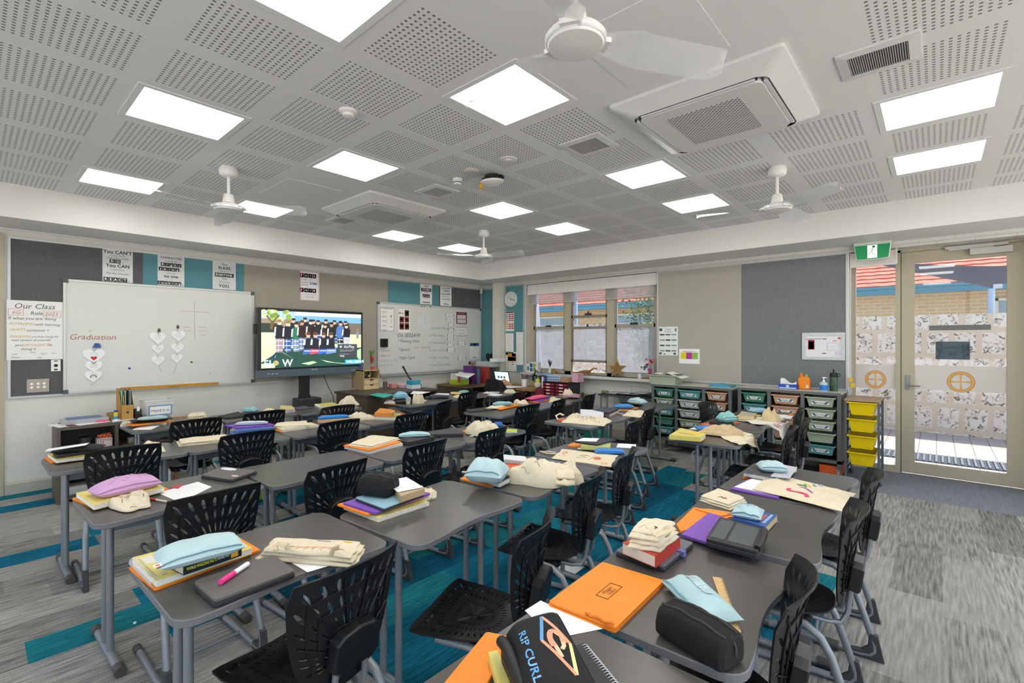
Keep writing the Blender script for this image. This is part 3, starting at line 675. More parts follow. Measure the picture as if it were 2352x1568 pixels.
def p2(y0, z1, y1, z0): return ML((y0+y1)/2, (z0+z1)/2, W2), y1-y0, z1-z0
M, w_, h_ = p2(4.51, 2.1, 4.79, 1.69)
poster('notice', 'blue-bordered WHITEBOARD CUBE sheet on the second whiteboard', M, w_, h_, paper, [('WHITEBOARD CUBE', .026, 0, .18, K, True)]+[(s, .028, -.05, .12-.075*k, K, True) for k, s in enumerate(('BUILD IT', 'DRAW IT', 'WRITE IT', 'SAY IT', 'SHOW IT'))]+[('explain your thinking', .012, -.05, .095-.075*k, K) for k in range(5)], [(-.14, -.2, .14, -.193, '49628F'), (-.14, .193, .14, .2, '49628F'), (-.138, -.2, -.131, .2, '49628F'), (.131, -.2, .138, .2, '49628F'), (.06, .03, .09, .07, 'C98F4A'), (.065, -.06, .095, .0, 'D9D9DC'), (.05, -.13, .1, -.12, '5B6B8A')], cat='notice')
M, w_, h_ = p2(4.87, 2.08, 5.12, 1.68)
poster('notice', 'BIG 5 sheet of maroon pictograms on the second whiteboard', M, w_, h_, paper, [('BIG 5', .05, -.07, .13, K, True)], [(-.0+.008, .08, .1, .185, '3B2420'), (-.098, -.03, -.006, .07, '6B2A1C'), (.008, -.03, .1, .07, '7A3A22'), (-.098, -.15, -.006, -.04, '5B2420'), (.008, -.15, .1, -.04, '5B2420'), (.035, .11, .075, .155, 'E8D9B0'), (-.075, .0, -.04, .04, 'E0782E'), (.03, .0, .075, .04, 'E8C77A'), (-.075, -.115, -.03, -.07, 'E6D8CC'), (.03, -.115, .08, -.07, 'E6D8CC')], cat='notice')
M, w_, h_ = p2(5.18, 2.04, 5.58, 1.72)
poster('notice', 'laminated white name list in the middle of the second whiteboard', M, w_, h_, mat('DADBDA', .2), [(s, .028, -.17, .125-.043*k, '8A8A8E', False, 'l') for k, s in enumerate(('What I want', 'To do', 'When', 'Where', 'Time', 'How', 'Why'))], [(-.17, .142, .0, .146, '9A9A9E')]+[(.06, .12-.045*k, .075, .13-.045*k, '8A8A90') for k in range(4)], cat='notice')
for y0, z1, y1, z0, lb, hx in ((6.2, 2.09, 6.47, 1.86, 'maroon TEN-GRID card on the second whiteboard', '6B2B35'), (6.2, 1.81, 6.47, 1.62, 'Handy Helpers card with patterned border', 'E4E5E4')):
 M, w_, h_ = p2(y0, z1, y1, z0)
 if hx == '6B2B35': poster('notice', 'maroon card with ten white cells on the second whiteboard', M, w_, h_, hx, [('SKILLS AND JOBS GRID', .018, 0, .09, 'EADFE0', True)], [(-.11+.045*k, -.02+.0, -.075+.045*k, .06, 'E9E6E6') for k in range(5)]+[(-.11+.045*k, -.1, -.075+.045*k, -.03, 'E9E6E6') for k in range(5)], cat='notice')
 else: poster('notice', 'Handy Helpers card with dark patterned border on the second whiteboard', M, w_, h_, hx, [('Handy Helpers', .034, 0, .03, '5A5A60', False, 'c', .05)], [(-.125+.035*k, .075, -.105+.035*k, .09, '55565A') for k in range(8)]+[(-.125+.035*k, -.09, -.105+.035*k, -.075, '55565A') for k in range(8)]+[(-.06+.04*k, -.05, -.05+.04*k, -.03, '8A6A5A') for k in range(4)], cat='notice')
def slip(y, z, w_, h_, txt, lb, hx='E6E7E6', c='55565A', sz=.022):
 poster('label_strip', lb, ML(y, z, W2), w_, h_, hx, [(txt, sz, 0, 0, c)], [(-w_/2, -h_/2, -w_/2+.012, h_/2, c), (w_/2-.012, -h_/2, w_/2, h_/2, c)], cat='label strip')
slip(6.02, 2.02, .2, .04, 'Timetable', 'Timetable strip near the top of the second whiteboard'); slip(6.04, 1.94, .2, .05, 'Morning', 'Morning strip under the Timetable strip')
slip(6.06, 1.84, .14, .05, 'Maths', 'Maths strip in the column of strips'); slip(6.06, 1.74, .14, .05, 'English', 'English strip in the column of strips'); slip(6.05, 1.64, .16, .045, 'Recess', 'Recess strip in the column of strips'); slip(6.05, 1.56, .16, .045, 'Science', 'Science strip in the column of strips'); slip(6.05, 1.46, .16, .04, 'Art', 'Art strip in the column of strips'); slip(6.06, 1.36, .19, .07, 'Finish', 'lowest Finish strip of the column')
slip(6.33, 1.48, .19, .06, 'Leaders', 'Leaders strip under the Handy Helpers card'); slip(6.34, 1.2, .2, .07, 'Weekly', 'Weekly strip low on the second whiteboard')
poster('notice', 'award certificate with dark blue header at the right of the whiteboard', ML(6.68, 1.33, W2), .25, .32, paper, [('Certificate', .03, 0, .06, 'C08A6A'), ('of achievement', .02, 0, .02, '9A9A9E'), ('school', .024, 0, -.11, '4A5A80', True)], [(-.125, .1, .125, .16, '2E4C78'), (-.02, .11, .02, .15, 'C8D2DE'), (-.09, -.03, .09, -.028, 'B4B4B8'), (-.06, -.135, .06, -.125, '3E5A90')], cat='certificate')
f = MB(); f.lathe([(.033, 0), (.033, .006), (.02, .01), (0, .01)], 20, 0, ML(6.55, 1.1, .03)); build('badge', f, mat('5F5A4C', .4, .4), label='round dark badge near the certificate', cat='badge')
f = MB(); f.lathe([(.025, 0), (.025, .006), (.015, .01), (0, .01)], 20, 0, ML(6.48, .985+.03, .03)); build('badge', f, mat('4A4B4E', .4, .4), label='smaller round badge beside the wooden hand', cat='badge')
f = MB(); f.text('Hello', .07, ML(6.67, 1.1, .034), 0, True); o = build('word_cutout', f, mat('B59A55', .5), label='gold cut-out word on the second whiteboard', cat='sign')
f = MB(); f.prism([(-.025, -.07), (.025, -.07), (.03, -.01), (.05, .01), (.045, .025), (.028, .01), (.028, .055), (.016, .055), (.014, .02), (.012, .07), (0, .07), (-.002, .02), (-.006, .065), (-.018, .063), (-.018, .015), (-.024, .05), (-.034, .048), (-.034, -.01)], 0, .012, .002, 0, None, ML(6.59, .955+.06, .06)); build('wooden_hand', f, mat('B08A5C', .6), label='flat wooden hand cut-out at the whiteboard foot', cat='ornament')
f = MB(); f.prism([(-.012, -.04), (.012, -.04), (.012, .03), (0, .045), (-.012, .03)], 0, .014, .002, 0, None, ML(6.72, 1.04, .04)); build('figure_cutout', f, mat('6A6E72', .6), label='small grey figure cut-out between hand and silhouette', cat='ornament')
f = MB(); f.prism([(-.055, -.055), (.055, -.055), (.055, .04), (.03, .055), (.015, .0), (-.01, .03), (-.03, .0), (-.04, .05), (-.055, .05)], 0, .01, .002, 0, None, ML(6.81, 1.03, .032)); build('silhouette_card', f, mat('2D2F33', .6), label='dark silhouette card at the corner of the second whiteboard', cat='card')
t = thing('marker_holder', 'black twin marker holder at the left of the second whiteboard', 'holder', tuple(ML(4.58, 1.42, .03) @ Vector((0, 0, 0))))
for k in (-1, 1):
 f = MB(); f.prism(rrect(-.03+k*.034, -.07, .03+k*.034, .07, .006), 0, .045, .004, 0, None, ML(4.58, 1.5, .03)); build('cup', f, black, t)
XS = -6.5; Y0, Y1, Z0, Z1 = 2.449, 3.953, 1.053, 1.962
t = thing('interactive_screen', 'large flat screen showing a group photo on a black stand', 'screen', (XS, 3.2, 0))
S_ = ML(0, 0, 0, XS)
f = MB(); f.prism([(Y0, Z0+.1), (Y1, Z0+.1), (Y1, Z1), (Y0, Z1)], -.07, 0, .006, 0, None, S_); build('housing', f, mat('17181B', .35), t)
f = MB(); f.prism([(Y0-.005, Z0), (Y1+.005, Z0), (Y1+.005, Z0+.1), (Y0-.005, Z0+.1)], -.07, .006, .004, 0, None, S_); sb = build('speaker_bar', f, mat('54616C', .4, .2), t)
f = MB()
for k in range(3): wallbox(f, S_, Y0+.12+.05*k, Z0+.045, Y0+.15+.05*k, Z0+.055, .006, .0075)
wallbox(f, S_, Y1-.2, Z0+.045, Y1-.12, Z0+.052, .006, .0075); f.text('BenQ', .035, ML(3.2, Z0+.085, .0068, XS), 0, True); build('ports', f, mat('AEB6BC', .5), sb)
f = MB(); wallbox(f, S_, Y0-.03, 1.62, Y0, 1.75, -.06, -.02); build('side_pod', f, black, t)
px0, px1, pz0, pz1 = Y0+.045, Y1-.03, Z0+.125, Z1-.035
pw, ph = px1-px0, pz1-pz0
IMG = MB(); IM = []
def imat(h):
 m = mat(h, .4, em=.5)
 if m not in IM: IM.append(m)
 return IM.index(m)
lay = [0]
def ip(pts, h):
 lay[0] += 1; z = .0012+lay[0]*.000025
 IMG.poly([S_ @ Vector((px0+u*pw, pz0+v*ph, z)) for u, v in pts], imat(h))
def ir(u0, v0, u1, v1, h): ip([(u0, v0), (u1, v0), (u1, v1), (u0, v1)], h)
def ie(u, v, ru, rv, h, n=14): ip([(u+ru*math.cos(2*PI*k/n), v+rv*math.sin(2*PI*k/n)) for k in range(n)], h)
ir(0, 0, 1, 1, 'B9CDB0'); ir(0, .62, 1, 1, '9FB9D8'); ir(.3, .82, 1, .93, '6FA3D6'); ir(.3, .93, 1, 1, 'C7D8E6'); ir(.0, .7, .3, .86, '8C8070'); ir(.8, .6, 1, .82, '6D655A'); ir(.3, .62, .86, .83, '4A4A4A')
ir(0, .62, .14, .78, '2C3A33'); ir(0, .3, .2, .62, 'D3E0B0'); ir(.85, .3, 1, .6, 'C9D8A8')
for k in range(30): ie(random.uniform(.0, .25), random.uniform(.84, 1), .025, .035, random.choice(['7F9C4A', '98B460', '6B8A3C', 'C3D2A0']), 7)
ip([(.075, .68), (.1, .68), (.11, .8), (.16, .92), (.145, .92), (.095, .82), (.05, .92), (.04, .9), (.085, .8)], '6A5436')
ir(0, 0, 1, .34, '24493F'); ip([(0, .34), (.16, .34), (.1, .22), (0, .1)], 'CFE0A8'); ip([(.16, .3), (.3, .14), (.2, .26)], 'C5DAB0'); ip([(.36, .06), (.44, .03), (.52, .07), (.48, .1)], 'B8CFA0'); ip([(.56, .12), (.62, .07), (.8, .03), (.9, .02), (.7, .06)], 'C9DDB0'); ip([(.96, .3), (1, .32), (1, .05), (.93, .2)], 'A9C59A')
ir(0, .0, .12, .08, 'BFD8A8')
rp2 = random.Random(5)
def fig(u, v0, v1, jac, leg, skin='C9A48C', hair='2C2420'):
 h = v1-v0
 ip([(u-.03, v0), (u+.03, v0), (u+.034, v0+h*.48), (u-.034, v0+h*.48)], leg)
 for q in range(3): ir(u-.028, v0+h*(.06+.14*q), u+.028, v0+h*(.085+.14*q), 'D5D8E2'); 
 ir(u-.012, v0, u-.008, v0+h*.47, 'C8CCD8')
 ip([(u-.038, v0+h*.42), (u+.038, v0+h*.42), (u+.045, v0+h*.76), (u+.02, v0+h*.83), (u-.02, v0+h*.83), (u-.045, v0+h*.76)], jac)
 ip([(u-.05, v0+h*.5), (u-.036, v0+h*.5), (u-.03, v0+h*.78), (u-.044, v0+h*.76)], 'D9DBE2' if jac != '4A6FA8' else jac)
 ie(u, v0+h*.9, .019, .04, skin); ip([(u-.02, v0+h*.92), (u+.02, v0+h*.92), (u+.016, v0+h), (u-.016, v0+h)], hair)
for u, v0, v1 in ((.29, .4, .88), (.4, .42, .9), (.48, .42, .87), (.53, .42, .86), (.61, .42, .88), (.7, .42, .87), (.82, .42, .86)): fig(u, v0, v1, '22242C', '3A4A78')
for u, v0, v1, jac, leg in ((.16, .27, .85, '1E2028', '9A7F92'), (.235, .27, .83, '1E2028', '33558C'), (.315, .28, .81, '2E6A55', '6E7FA6'), (.37, .3, .85, '30201F', '5B6E96'), (.455, .3, .87, '2A1C1E', '30446E'), (.6, .32, .8, '2A1E1E', '3A4A78'), (.67, .3, .83, '1E2028', '3A4A78'), (.765, .3, .86, '4A6FA8', '2B2C34'), (.83, .36, .8, '1E2028', 'A9A6B4')): fig(u, v0, v1, jac, leg, rp2.choice(['C9A48C', 'B58A70', 'D8B8A2']), rp2.choice(['2C2420', '4A3526', '8A6A40', '1E1A1A']))
for u, leg in ((.43, '4A62A0'), (.5, 'B8506A'), (.585, '3C62B8'), (.665, '6F86C0')):
 ip([(u-.055, .22), (u+.055, .25), (u+.05, .36), (u-.04, .38)], leg); ir(u-.04, .28, u+.04, .295, 'C8CEE4'); ip([(u-.045, .32), (u+.04, .32), (u+.03, .52), (u-.03, .52)], '22242C'); ie(u, .575, .02, .045, 'D0AC96'); ip([(u-.022, .58), (u+.022, .58), (u+.017, .64), (u-.017, .64)], '5A4028'); ip([(u-.05, .4), (u-.03, .4), (u-.026, .5), (u-.042, .5)], 'E4E6EA')
ie(.955, .7, .012, .03, '8A7060'); ir(.943, .52, .968, .67, '7A808C')
ir(.735, .13, .95, .41, '3C4248'); ie(.115, .19, .02, .034, '24365C')
def itx(s, u, v, size, h, bold=False, al='l'):
 lay[0] += 1; IMG.text(s, size, S_ @ Matrix.Translation((px0+u*pw, pz0+v*ph, .0014+lay[0]*.000025)), imat(h), bold, al)
itx('AirPlay', .8, .36, .06, 'E4E6E8'); ie(.768, .36, .012, .022, 'C9CCD0'); itx('Welcome and enter onto display', .757, .295, .018, 'B8BCC0'); itx('enter this code to connect', .757, .275, .018, 'B8BCC0'); itx('SHARE AVAILABLE TV', .757, .215, .016, 'B0B4B8'); itx('Yr6G', .757, .18, .03, 'F0F2F4', True)
ir(.815, .02, 1, .105, '3BA7D8'); itx('WELLBEING', .83, .062, .052, 'F4F8FA', True)
itx('FL', .02, .075, .13, 'B9C8DC', True); itx('W', .185, .08, .13, 'DCE4EC', True); ie(.128, .085, .024, .042, 'C9B98A'); ie(.128, .085, .017, .03, '8A7A50'); ir(.126, .045, .13, .125, 'D9CBA0'); ir(.105, .082, .151, .088, 'D9CBA0'); itx('/', .115, .19, .05, 'F0F2F4')
build('picture', IMG, IM, t, label='glowing group photo')
f = MB(); f.box((XS-.16, 3.05, .72), (XS-.08, 3.17, 1.3)); f.box((XS-.15, 3.04, .3), (XS-.07, 3.18, .78)); build('column', f, black, t)
f = MB(); f.prism(rrect(XS-.2, 2.97, XS+.02, 3.3, .03), .62, .74, .012); build('motor_box', f, darkg, t)
f = MB(); f.box((XS-.28, 2.7, .03), (XS-.2, 3.7, .09)); f.box((XS-.28, 2.72, .03), (XS+.25, 2.8, .07)); f.box((XS-.28, 3.6, .03), (XS+.25, 3.68, .07)); f.box((XS-.2, 3.0, .03), (XS-.06, 3.2, .6)); build('base', f, darkg, t)
f = MB(); f.tube([(XS-.05, 3.35, 1.06), (XS-.06, 3.42, .9), (XS-.08, 3.52, .72), (XS-.1, 3.55, .3), (XS-.2, 3.5, .08)], .005, 6); build('power_cable', f, ink, t)
# ================================================================== WINDOW WALL FITTINGS
M0 = MR(0, 0)
pinboard('narrow teal pinboard strip in the corner behind the teacher desk', M0, -6.925, -6.48, .95, 2.575, [(-6.905, -6.5, teal, 'teal felt')])
pinboard('teal pinboard with the wall clock left of the window', M0, -6.27, -5.79, .945, 2.6, [(-6.25, -5.81, teal, 'teal felt')])
pinboard('wide pinboard of beige and grey felt between window and door', M0, -3.165, -.785, .94, 2.585, [(-3.143, -1.971, mat('ADA99E', .9, nz=(120, .06)), 'beige felt panel'), (-1.971, -.81, felt_g, 'mottled grey felt panel')])
f = MB(); wallbox(f, M0, -.785, .0, -.775, 2.58, 0, .02); struct('trim_6', f, white)
t = thing('wall_clock', 'round white wall clock on teal felt left of the window', 'clock', tuple(MR(-6.1, 2.2, .02) @ Vector((0, 0, 0))))
CM = MR(-6.1, 2.33, .014)
f = MB(); f.lathe([(.15, 0), (.15, .035), (.138, .045), (.13, .035), (.13, .02)], 40, 0, CM); build('rim', f, mat('D5DADA', .4), t)
f = MB(); f.lathe([(.131, .018), (0, .019)], 40, 0, CM); build('dial', f, mat('D6D2CB', .6), t)
f = MB()
for k in range(12): a = PI/2-k*PI/6; f.text(str(k or 12), .03, CM @ Matrix.Translation((.105*math.cos(a), .105*math.sin(a), .021)))
build('numerals', f, mat('8A8580', .6), t)
def hand(a, l, w_, z): 
 f = MB(); f.box((-.02, -w_, z), (l, w_, z+.002), 0, CM @ Matrix.Rotation(a, 4, 'Z')); build('hand', f, ink, t)
hand(R_(-17), .07, .004, .023); hand(R_(-14), .1, .003, .026); hand(R_(133), .085, .0012, .029)
def wp(x0, z1, x1, z0): return MR((x0+x1)/2, (z0+z1)/2, .0145), x1-x0, z1-z0
M, w_, h_ = wp(-6.245, 2.1, -6.04, 1.72)
poster('notice', 'coloured weekly timetable sheet under the wall clock', M, w_, h_, paper, [], [(-.1, .16, .1, .185, '3A2A2A')]+[(-.1+.068*(k % 3), .12-.038*(k//3), -.042+.068*(k % 3), .145-.038*(k//3), ('5E9CC8' if k//3 < 3 else 'D8A23C') if k % 3 == 0 else ('B8404A' if k not in (13, 14) else 'E4D6E0')) for k in range(24)], cat='notice')
M, w_, h_ = wp(-6.25, 1.68, -6.05, 1.26)
poster('notice', 'plain typed sheet below the timetable', M, w_, h_, paper, [], [(-.08, .17-.022*k, .06-.02*(k % 3), .173-.022*k, 'B9B9B4') for k in range(16)], cat='notice')
M, w_, h_ = wp(-5.985+.005, 1.7, -5.8, 1.08)
poster('notice', 'long white typed list beside the timetable', M, w_, h_, paper, [('ROUTINE', .022, 0, .27, K)], [(-.07, .22-.026*k, .06-.02*(k % 4), .223-.026*k, 'C4C4C4') for k in range(18)], cat='notice')
M, w_, h_ = wp(-6.25, 1.22, -5.97, .97)
poster('notice', 'sheet with orange and yellow table low on the clock pinboard', M, w_, h_, paper, [], [(-.09, -.06, .12, .1, 'C88A2E'), (.02, .04, .12, .1, 'E4B82A'), (-.09, -.04, .12, .03, '8A8070'), (-.05, -.03, .02, .0, 'E4C83A'), (-.05, -.06, .02, -.04, 'E4C83A')], cat='notice')
M, w_, h_ = wp(-6.25, 1.2, -5.975, .955)
for o in [x for x in COL.objects if x.get('label') == 'sheet with orange and yellow table low on the clock pinboard']:
 o.location.z += .1
poster('notice', 'sheet of yellow-tagged lines at the foot of the clock pinboard', MR(-6.11, 1.05, .018), .27, .19, paper, [], [(-.12, .07-.045*k, .12, .073-.045*k, K) for k in range(4)]+[(-.12, .075-.045*k, -.07, .09-.045*k, 'E0C42E') for k in range(4)]+[(.02, .075-.045*k, .07, .085-.045*k, K) for k in range(2)], cat='notice')
poster('notice', 'Happy Birthday chart on beige felt beside the window', MR(-2.99, 1.53, .0145), .295, .425, 'E9EBEA', [('Happy', .04, 0, .175, '7E8A8C'), ('Birthday', .036, 0, .14, '7E8A8C')]+[('names', .014, -.09+.09*(k % 3), .065-.08*(k//3), '9AA0A0') for k in range(12)], [(-.13+.09*(k % 3), .085-.08*(k//3), -.055+.09*(k % 3), .105-.08*(k//3), ['33403E', '4C6A5C', '7FA394', '7F9F94', '2E3E3A', '6B8A7A'][k % 6]) for k in range(12)]+[(-.14, .15, -.09, .19, '4A5A5C'), (.1, .14, .13, .19, '6A94A4'), (-.14, -.2, -.1, -.17, '3E5A50'), (.08, -.2, .12, -.17, '4A5A58'), (-.07, -.2, -.04, -.185, '6A7A78')], cat='chart')
poster('notice', 'Spelling Groups sheet with yellow, magenta and green columns', MR(-2.675, 1.31, .0145), .298, .213, 'F2F2F5', [('Spelling Groups Term 4', .022, 0, .07, K, True)]+[(s, .012, x, .035-.018*k, '5A5A50') for x in (-.085, 0, .085) for k, s in enumerate(('name', 'name', 'name', 'name'))], [(-.125, -.04, -.045, .055, 'E4D81E'), (-.045, -.04, .04, .055, 'B83A98'), (.04, -.04, .125, .055, '98C050')], cat='notice')
t = thing('evacuation_plan', 'silver-framed evacuation plan on grey felt beside the door', 'sign', tuple(MR(-1.034, 1.3, .02) @ Vector((0, 0, 0))))
EM = MR(-1.034, 1.466, .013)
f = MB()
for a in ((-.222, -.166, .222, -.13), (-.222, .13, .222, .166), (-.222, -.13, -.186, .13), (.186, -.13, .222, .13)): f.box((a[0], a[1], 0), (a[2], a[3], .014), 0, EM)
build('frame', f, alu, t)
pl_ = poster('sheet', '', EM @ Matrix.Translation((0, 0, .002)), .38, .27, 'E4E3EA', [('EVACUATION DIAGRAM', .02, -.1, .09, 'A03A42', True)], [(-.16, -.04, -.09, .08, 'A03A42'), (-.153, -.033, -.097, .06, 'EDE6E8'), (.15, .085, .175, .11, 'C05A3E'), (.1, .06, .14, .07, 'D88A3C'), (.04, -.05, .16, -.048, '77777A'), (.04, .04, .16, .042, '77777A'), (.04, -.05, .042, .042, '77777A'), (.158, -.05, .16, .042, '77777A'), (.1, -.05, .101, .0, '8A8A8A'), (.04, .0, .1, .001, '8A8A8A'), (-.005, .085, .035, .095, '55565A'), (-.01, -.09, .03, -.08, '4A4F70'), (.12, -.11, .18, -.06, 'D8CFE0')], cat=None)
pl_.parent = t; pl_.location = pl_.location-t.location
WY_ = 7.05; wf = cream
f = MB()
def fr(mb, x0, z0, x1, z1, y0=WY_-.03, y1=WY_+.05, mi=0): mb.box((x0, y0, z0), (x1, y1, z1), mi)
fr(f, WX0, WZ0, -5.66, WZ1); fr(f, -3.25, WZ0, WX1, WZ1); fr(f, -4.955, WZ0, -4.82, WZ1); fr(f, -4.10, WZ0, -3.96, WZ1); fr(f, -5.66, WZ0, -3.25, WZ0+.05); fr(f, -5.66, WZ1-.06, -3.25, WZ1)
wob = struct('window_1', f, [wf])
sash = mat('A29D92', .4)
def sashpart(nm, boxes, m): 
 f = MB()
 for b in boxes: fr(f, *b)
 return build(nm, f, m, wob)
a_, b_ = WY_-.02, WY_+.03
sashpart('sash', [(-5.66, 1.745, -4.955, 1.80, a_, b_), (-5.66, 1.0, -5.63, 2.55, a_, b_), (-4.985, 1.0, -4.955, 2.55, a_, b_), (-5.66, 1.0, -4.955, 1.03, a_, b_)], sash)
sashpart('sash', [(-4.82, 1.93, -4.10, 1.975, a_, b_), (-4.82, 1.735, -4.10, 1.78, a_-.02, b_-.02), (-4.82, 1.165, -4.10, 1.205, a_, b_), (-4.82, 1.0, -4.79, 2.55, a_, b_), (-4.13, 1.0, -4.10, 2.55, a_, b_)], mat('8C8478', .4))
sashpart('sash', [(-3.96, 1.75, -3.25, 1.805, a_, b_), (-3.96, 1.0, -3.93, 2.55, a_, b_), (-3.28, 1.0, -3.25, 2.55, a_, b_), (-3.96, 1.0, -3.25, 1.03, a_, b_)], sash)
sashpart('latch', [(-5.36, 1.79, -5.25, 1.815, a_-.03, a_)], darkg); sashpart('latch', [(-4.52, 1.975, -4.4, 2.005, a_-.03, a_), (-4.47, 2.0, -4.455, 2.04, a_-.02, a_)], darkg); sashpart('latch', [(-3.67, 1.795, -3.55, 1.825, a_-.03, a_)], darkg); sashpart('latch', [(-4.475, 1.77, -4.45, 1.82, a_-.04, a_-.02)], darkg)
gl = glass('F2F5F6', .08)
for x0, x1 in ((-5.64, -4.975), (-4.8, -4.12), (-3.94, -3.27)):
 f = MB()
 if x0 == -4.8: fr(f, x0, 1.2, x1, 2.54, WY_, WY_+.006)   # the lowest centre light stands open
 else: fr(f, x0, 1.02, x1, 2.54, WY_, WY_+.006)
 build('pane', f, gl, wob)
def veil():
 M = bpy.data.materials.new('insect_screen'); M.use_nodes = True; nt = M.node_tree; N = nt.nodes; L = nt.links; out = N['Material Output']; N.remove(N['Principled BSDF'])
 t_ = N.new('ShaderNodeBsdfTransparent'); d = N.new('ShaderNodeBsdfDiffuse'); d.inputs['Color'].default_value = lin('C4C6CC'); tl = N.new('ShaderNodeBsdfTranslucent'); tl.inputs['Color'].default_value = lin('C4C6CC'); ad = N.new('ShaderNodeMixShader'); L.new(d.outputs[0], ad.inputs[1]); L.new(tl.outputs[0], ad.inputs[2])
 mx = N.new('ShaderNodeMixShader'); mx.inputs[0].default_value = .38; L.new(t_.outputs[0], mx.inputs[1]); L.new(ad.outputs[0], mx.inputs[2]); L.new(mx.outputs[0], out.inputs['Surface']); return M
vm = veil()
for x0, x1, z0, z1 in ((-5.64, -4.975, 1.02, 1.75), (-4.8, -4.12, 1.2, 1.74), (-3.94, -3.27, 1.02, 1.76)):
 f = MB(); fr(f, x0, z0, x1, z1, WY_+.012, WY_+.013); build('insect_screen', f, vm, wob)
f = MB(); f.prism([(WX0-.03, 6.78), (WX1+.03, 6.78), (WX1+.03, 7.04), (WX0-.03, 7.04)], .905, .95, .008); struct('trim_7', f, mat('CFCDC6', .45))
t = thing('roller_blind', 'white roller blind pulled a little way down over the window', 'blind', (-4.46, 6.94, 2.2))
f = MB(); f.box((-5.73, 6.925, 2.39), (-3.18, 6.932, 2.57)); f.box((-5.73, 6.915, 2.385), (-3.18, 6.935, 2.41)); build('upper_fabric', f, mat('E2E1DE', .7), t)
f = MB(); f.tube([(-5.735, 6.96, 2.545), (-3.175, 6.96, 2.545)], .024, 12); build('roller', f, white, t)
def sheer():
 M = bpy.data.materials.new('sheer_fabric'); M.use_nodes = True; nt = M.node_tree; N = nt.nodes; L = nt.links; out = N['Material Output']; N.remove(N['Principled BSDF'])
 t_ = N.new('ShaderNodeBsdfTransparent'); d = N.new('ShaderNodeBsdfDiffuse'); d.inputs['Color'].default_value = lin('E4E2E0'); tl = N.new('ShaderNodeBsdfTranslucent'); tl.inputs['Color'].default_value = lin('E0DEDC'); ad = N.new('ShaderNodeMixShader'); L.new(d.outputs[0], ad.inputs[1]); L.new(tl.outputs[0], ad.inputs[2])
 mx = N.new('ShaderNodeMixShader'); mx.inputs[0].default_value = .5; L.new(t_.outputs[0], mx.inputs[1]); L.new(ad.outputs[0], mx.inputs[2]); L.new(mx.outputs[0], out.inputs['Surface']); return M
f = MB(); f.box((-5.72, 6.985, 2.225), (-3.19, 6.987, 2.4)); build('sheer_fabric', f, sheer(), t, label='see-through lower blind fabric')
f = MB(); f.box((-5.72, 6.98, 2.215), (-3.19, 6.992, 2.228)); build('bottom_rail', f, mat('C9C8C4', .5), t)
f = MB(); f.tube([(-5.76, 6.905, 2.55), (-5.765, 6.9, 1.9), (-5.755, 6.9, 1.88), (-5.75, 6.905, 2.55)], .0018, 5); build('bead_chain', f, white, t)
DY = 7.2
f = MB()
for a in ((-.79, 0, -.74, DZ), (-.36, 0, -.312, DZ), (.69, 0, .80, DZ)): f.box((a[0], DY-.03, a[1]), (a[2], DY+.05, a[3]))
f.box((-.74, DY-.03, 2.555), (.69, DY+.05, DZ)); f.box((-.74, DY-.03, 0), (-.36, DY+.05, .07)); f.box((-.74, DY-.03, 2.44), (-.36, DY+.05, 2.56))
d2 = struct('window_2', f, [cream])
f = MB(); f.box((-.74, DY, .07), (-.36, DY+.008, 2.44)); build('pane', f, gl, d2)
f = MB()
for a in ((-.305, .012, -.187, 2.555), (.552, .012, .685, 2.555), (-.187, .012, .552, .14), (-.187, 2.425, .552, 2.555)): f.box((a[0], DY-.02, a[1]), (a[2], DY+.025, a[3]))
door = struct('door_1', f, [cream])
f = MB(); f.box((-.19, DY, .138), (.555, DY+.008, 2.427)); build('pane', f, gl, door)
f = MB(); f.box((-.312, DY-.021, 0), (-.305, DY+.02, 2.56)); f.box((-.312, DY-.021, 2.552), (.69, DY+.02, 2.558)); build('seal', f, black, door)
steel = mat('8E8C8A', .35, .7)
f = MB(); f.prism(rrect(-.27, .975, -.228, 1.135, .003), 0, .012, .002, 0, None, Matrix(((1, 0, 0, 0), (0, 0, -1, DY-.02), (0, 1, 0, 0), (0, 0, 0, 1)))); hp = build('lock_plate', f, steel, door)
f = MB(); f.tube([(-.249, DY-.03, 1.02), (-.249, DY-.075, 1.02), (-.235, DY-.082, 1.02), (-.14, DY-.08, 1.022)], .0085, 8); build('lever', f, steel, hp)
t_ = MB(); t_.box((.07, DY-.065, 2.535), (.56, DY-.03, 2.565)); t_.box((.27, DY-.085, 2.455), (.59, DY-.02, 2.52)); t_.box((.1, DY-.06, 2.52), (.45, DY-.045, 2.535)); build('closer', t_, mat('C6C4C0', .4), door)
frost = mat('D9D2CC', .6, al=.93)
bandm = mat('DDD6D0', .7, al=.9); em_o = mat('DDA860', .6); em_d = mat('C08A44', .6)
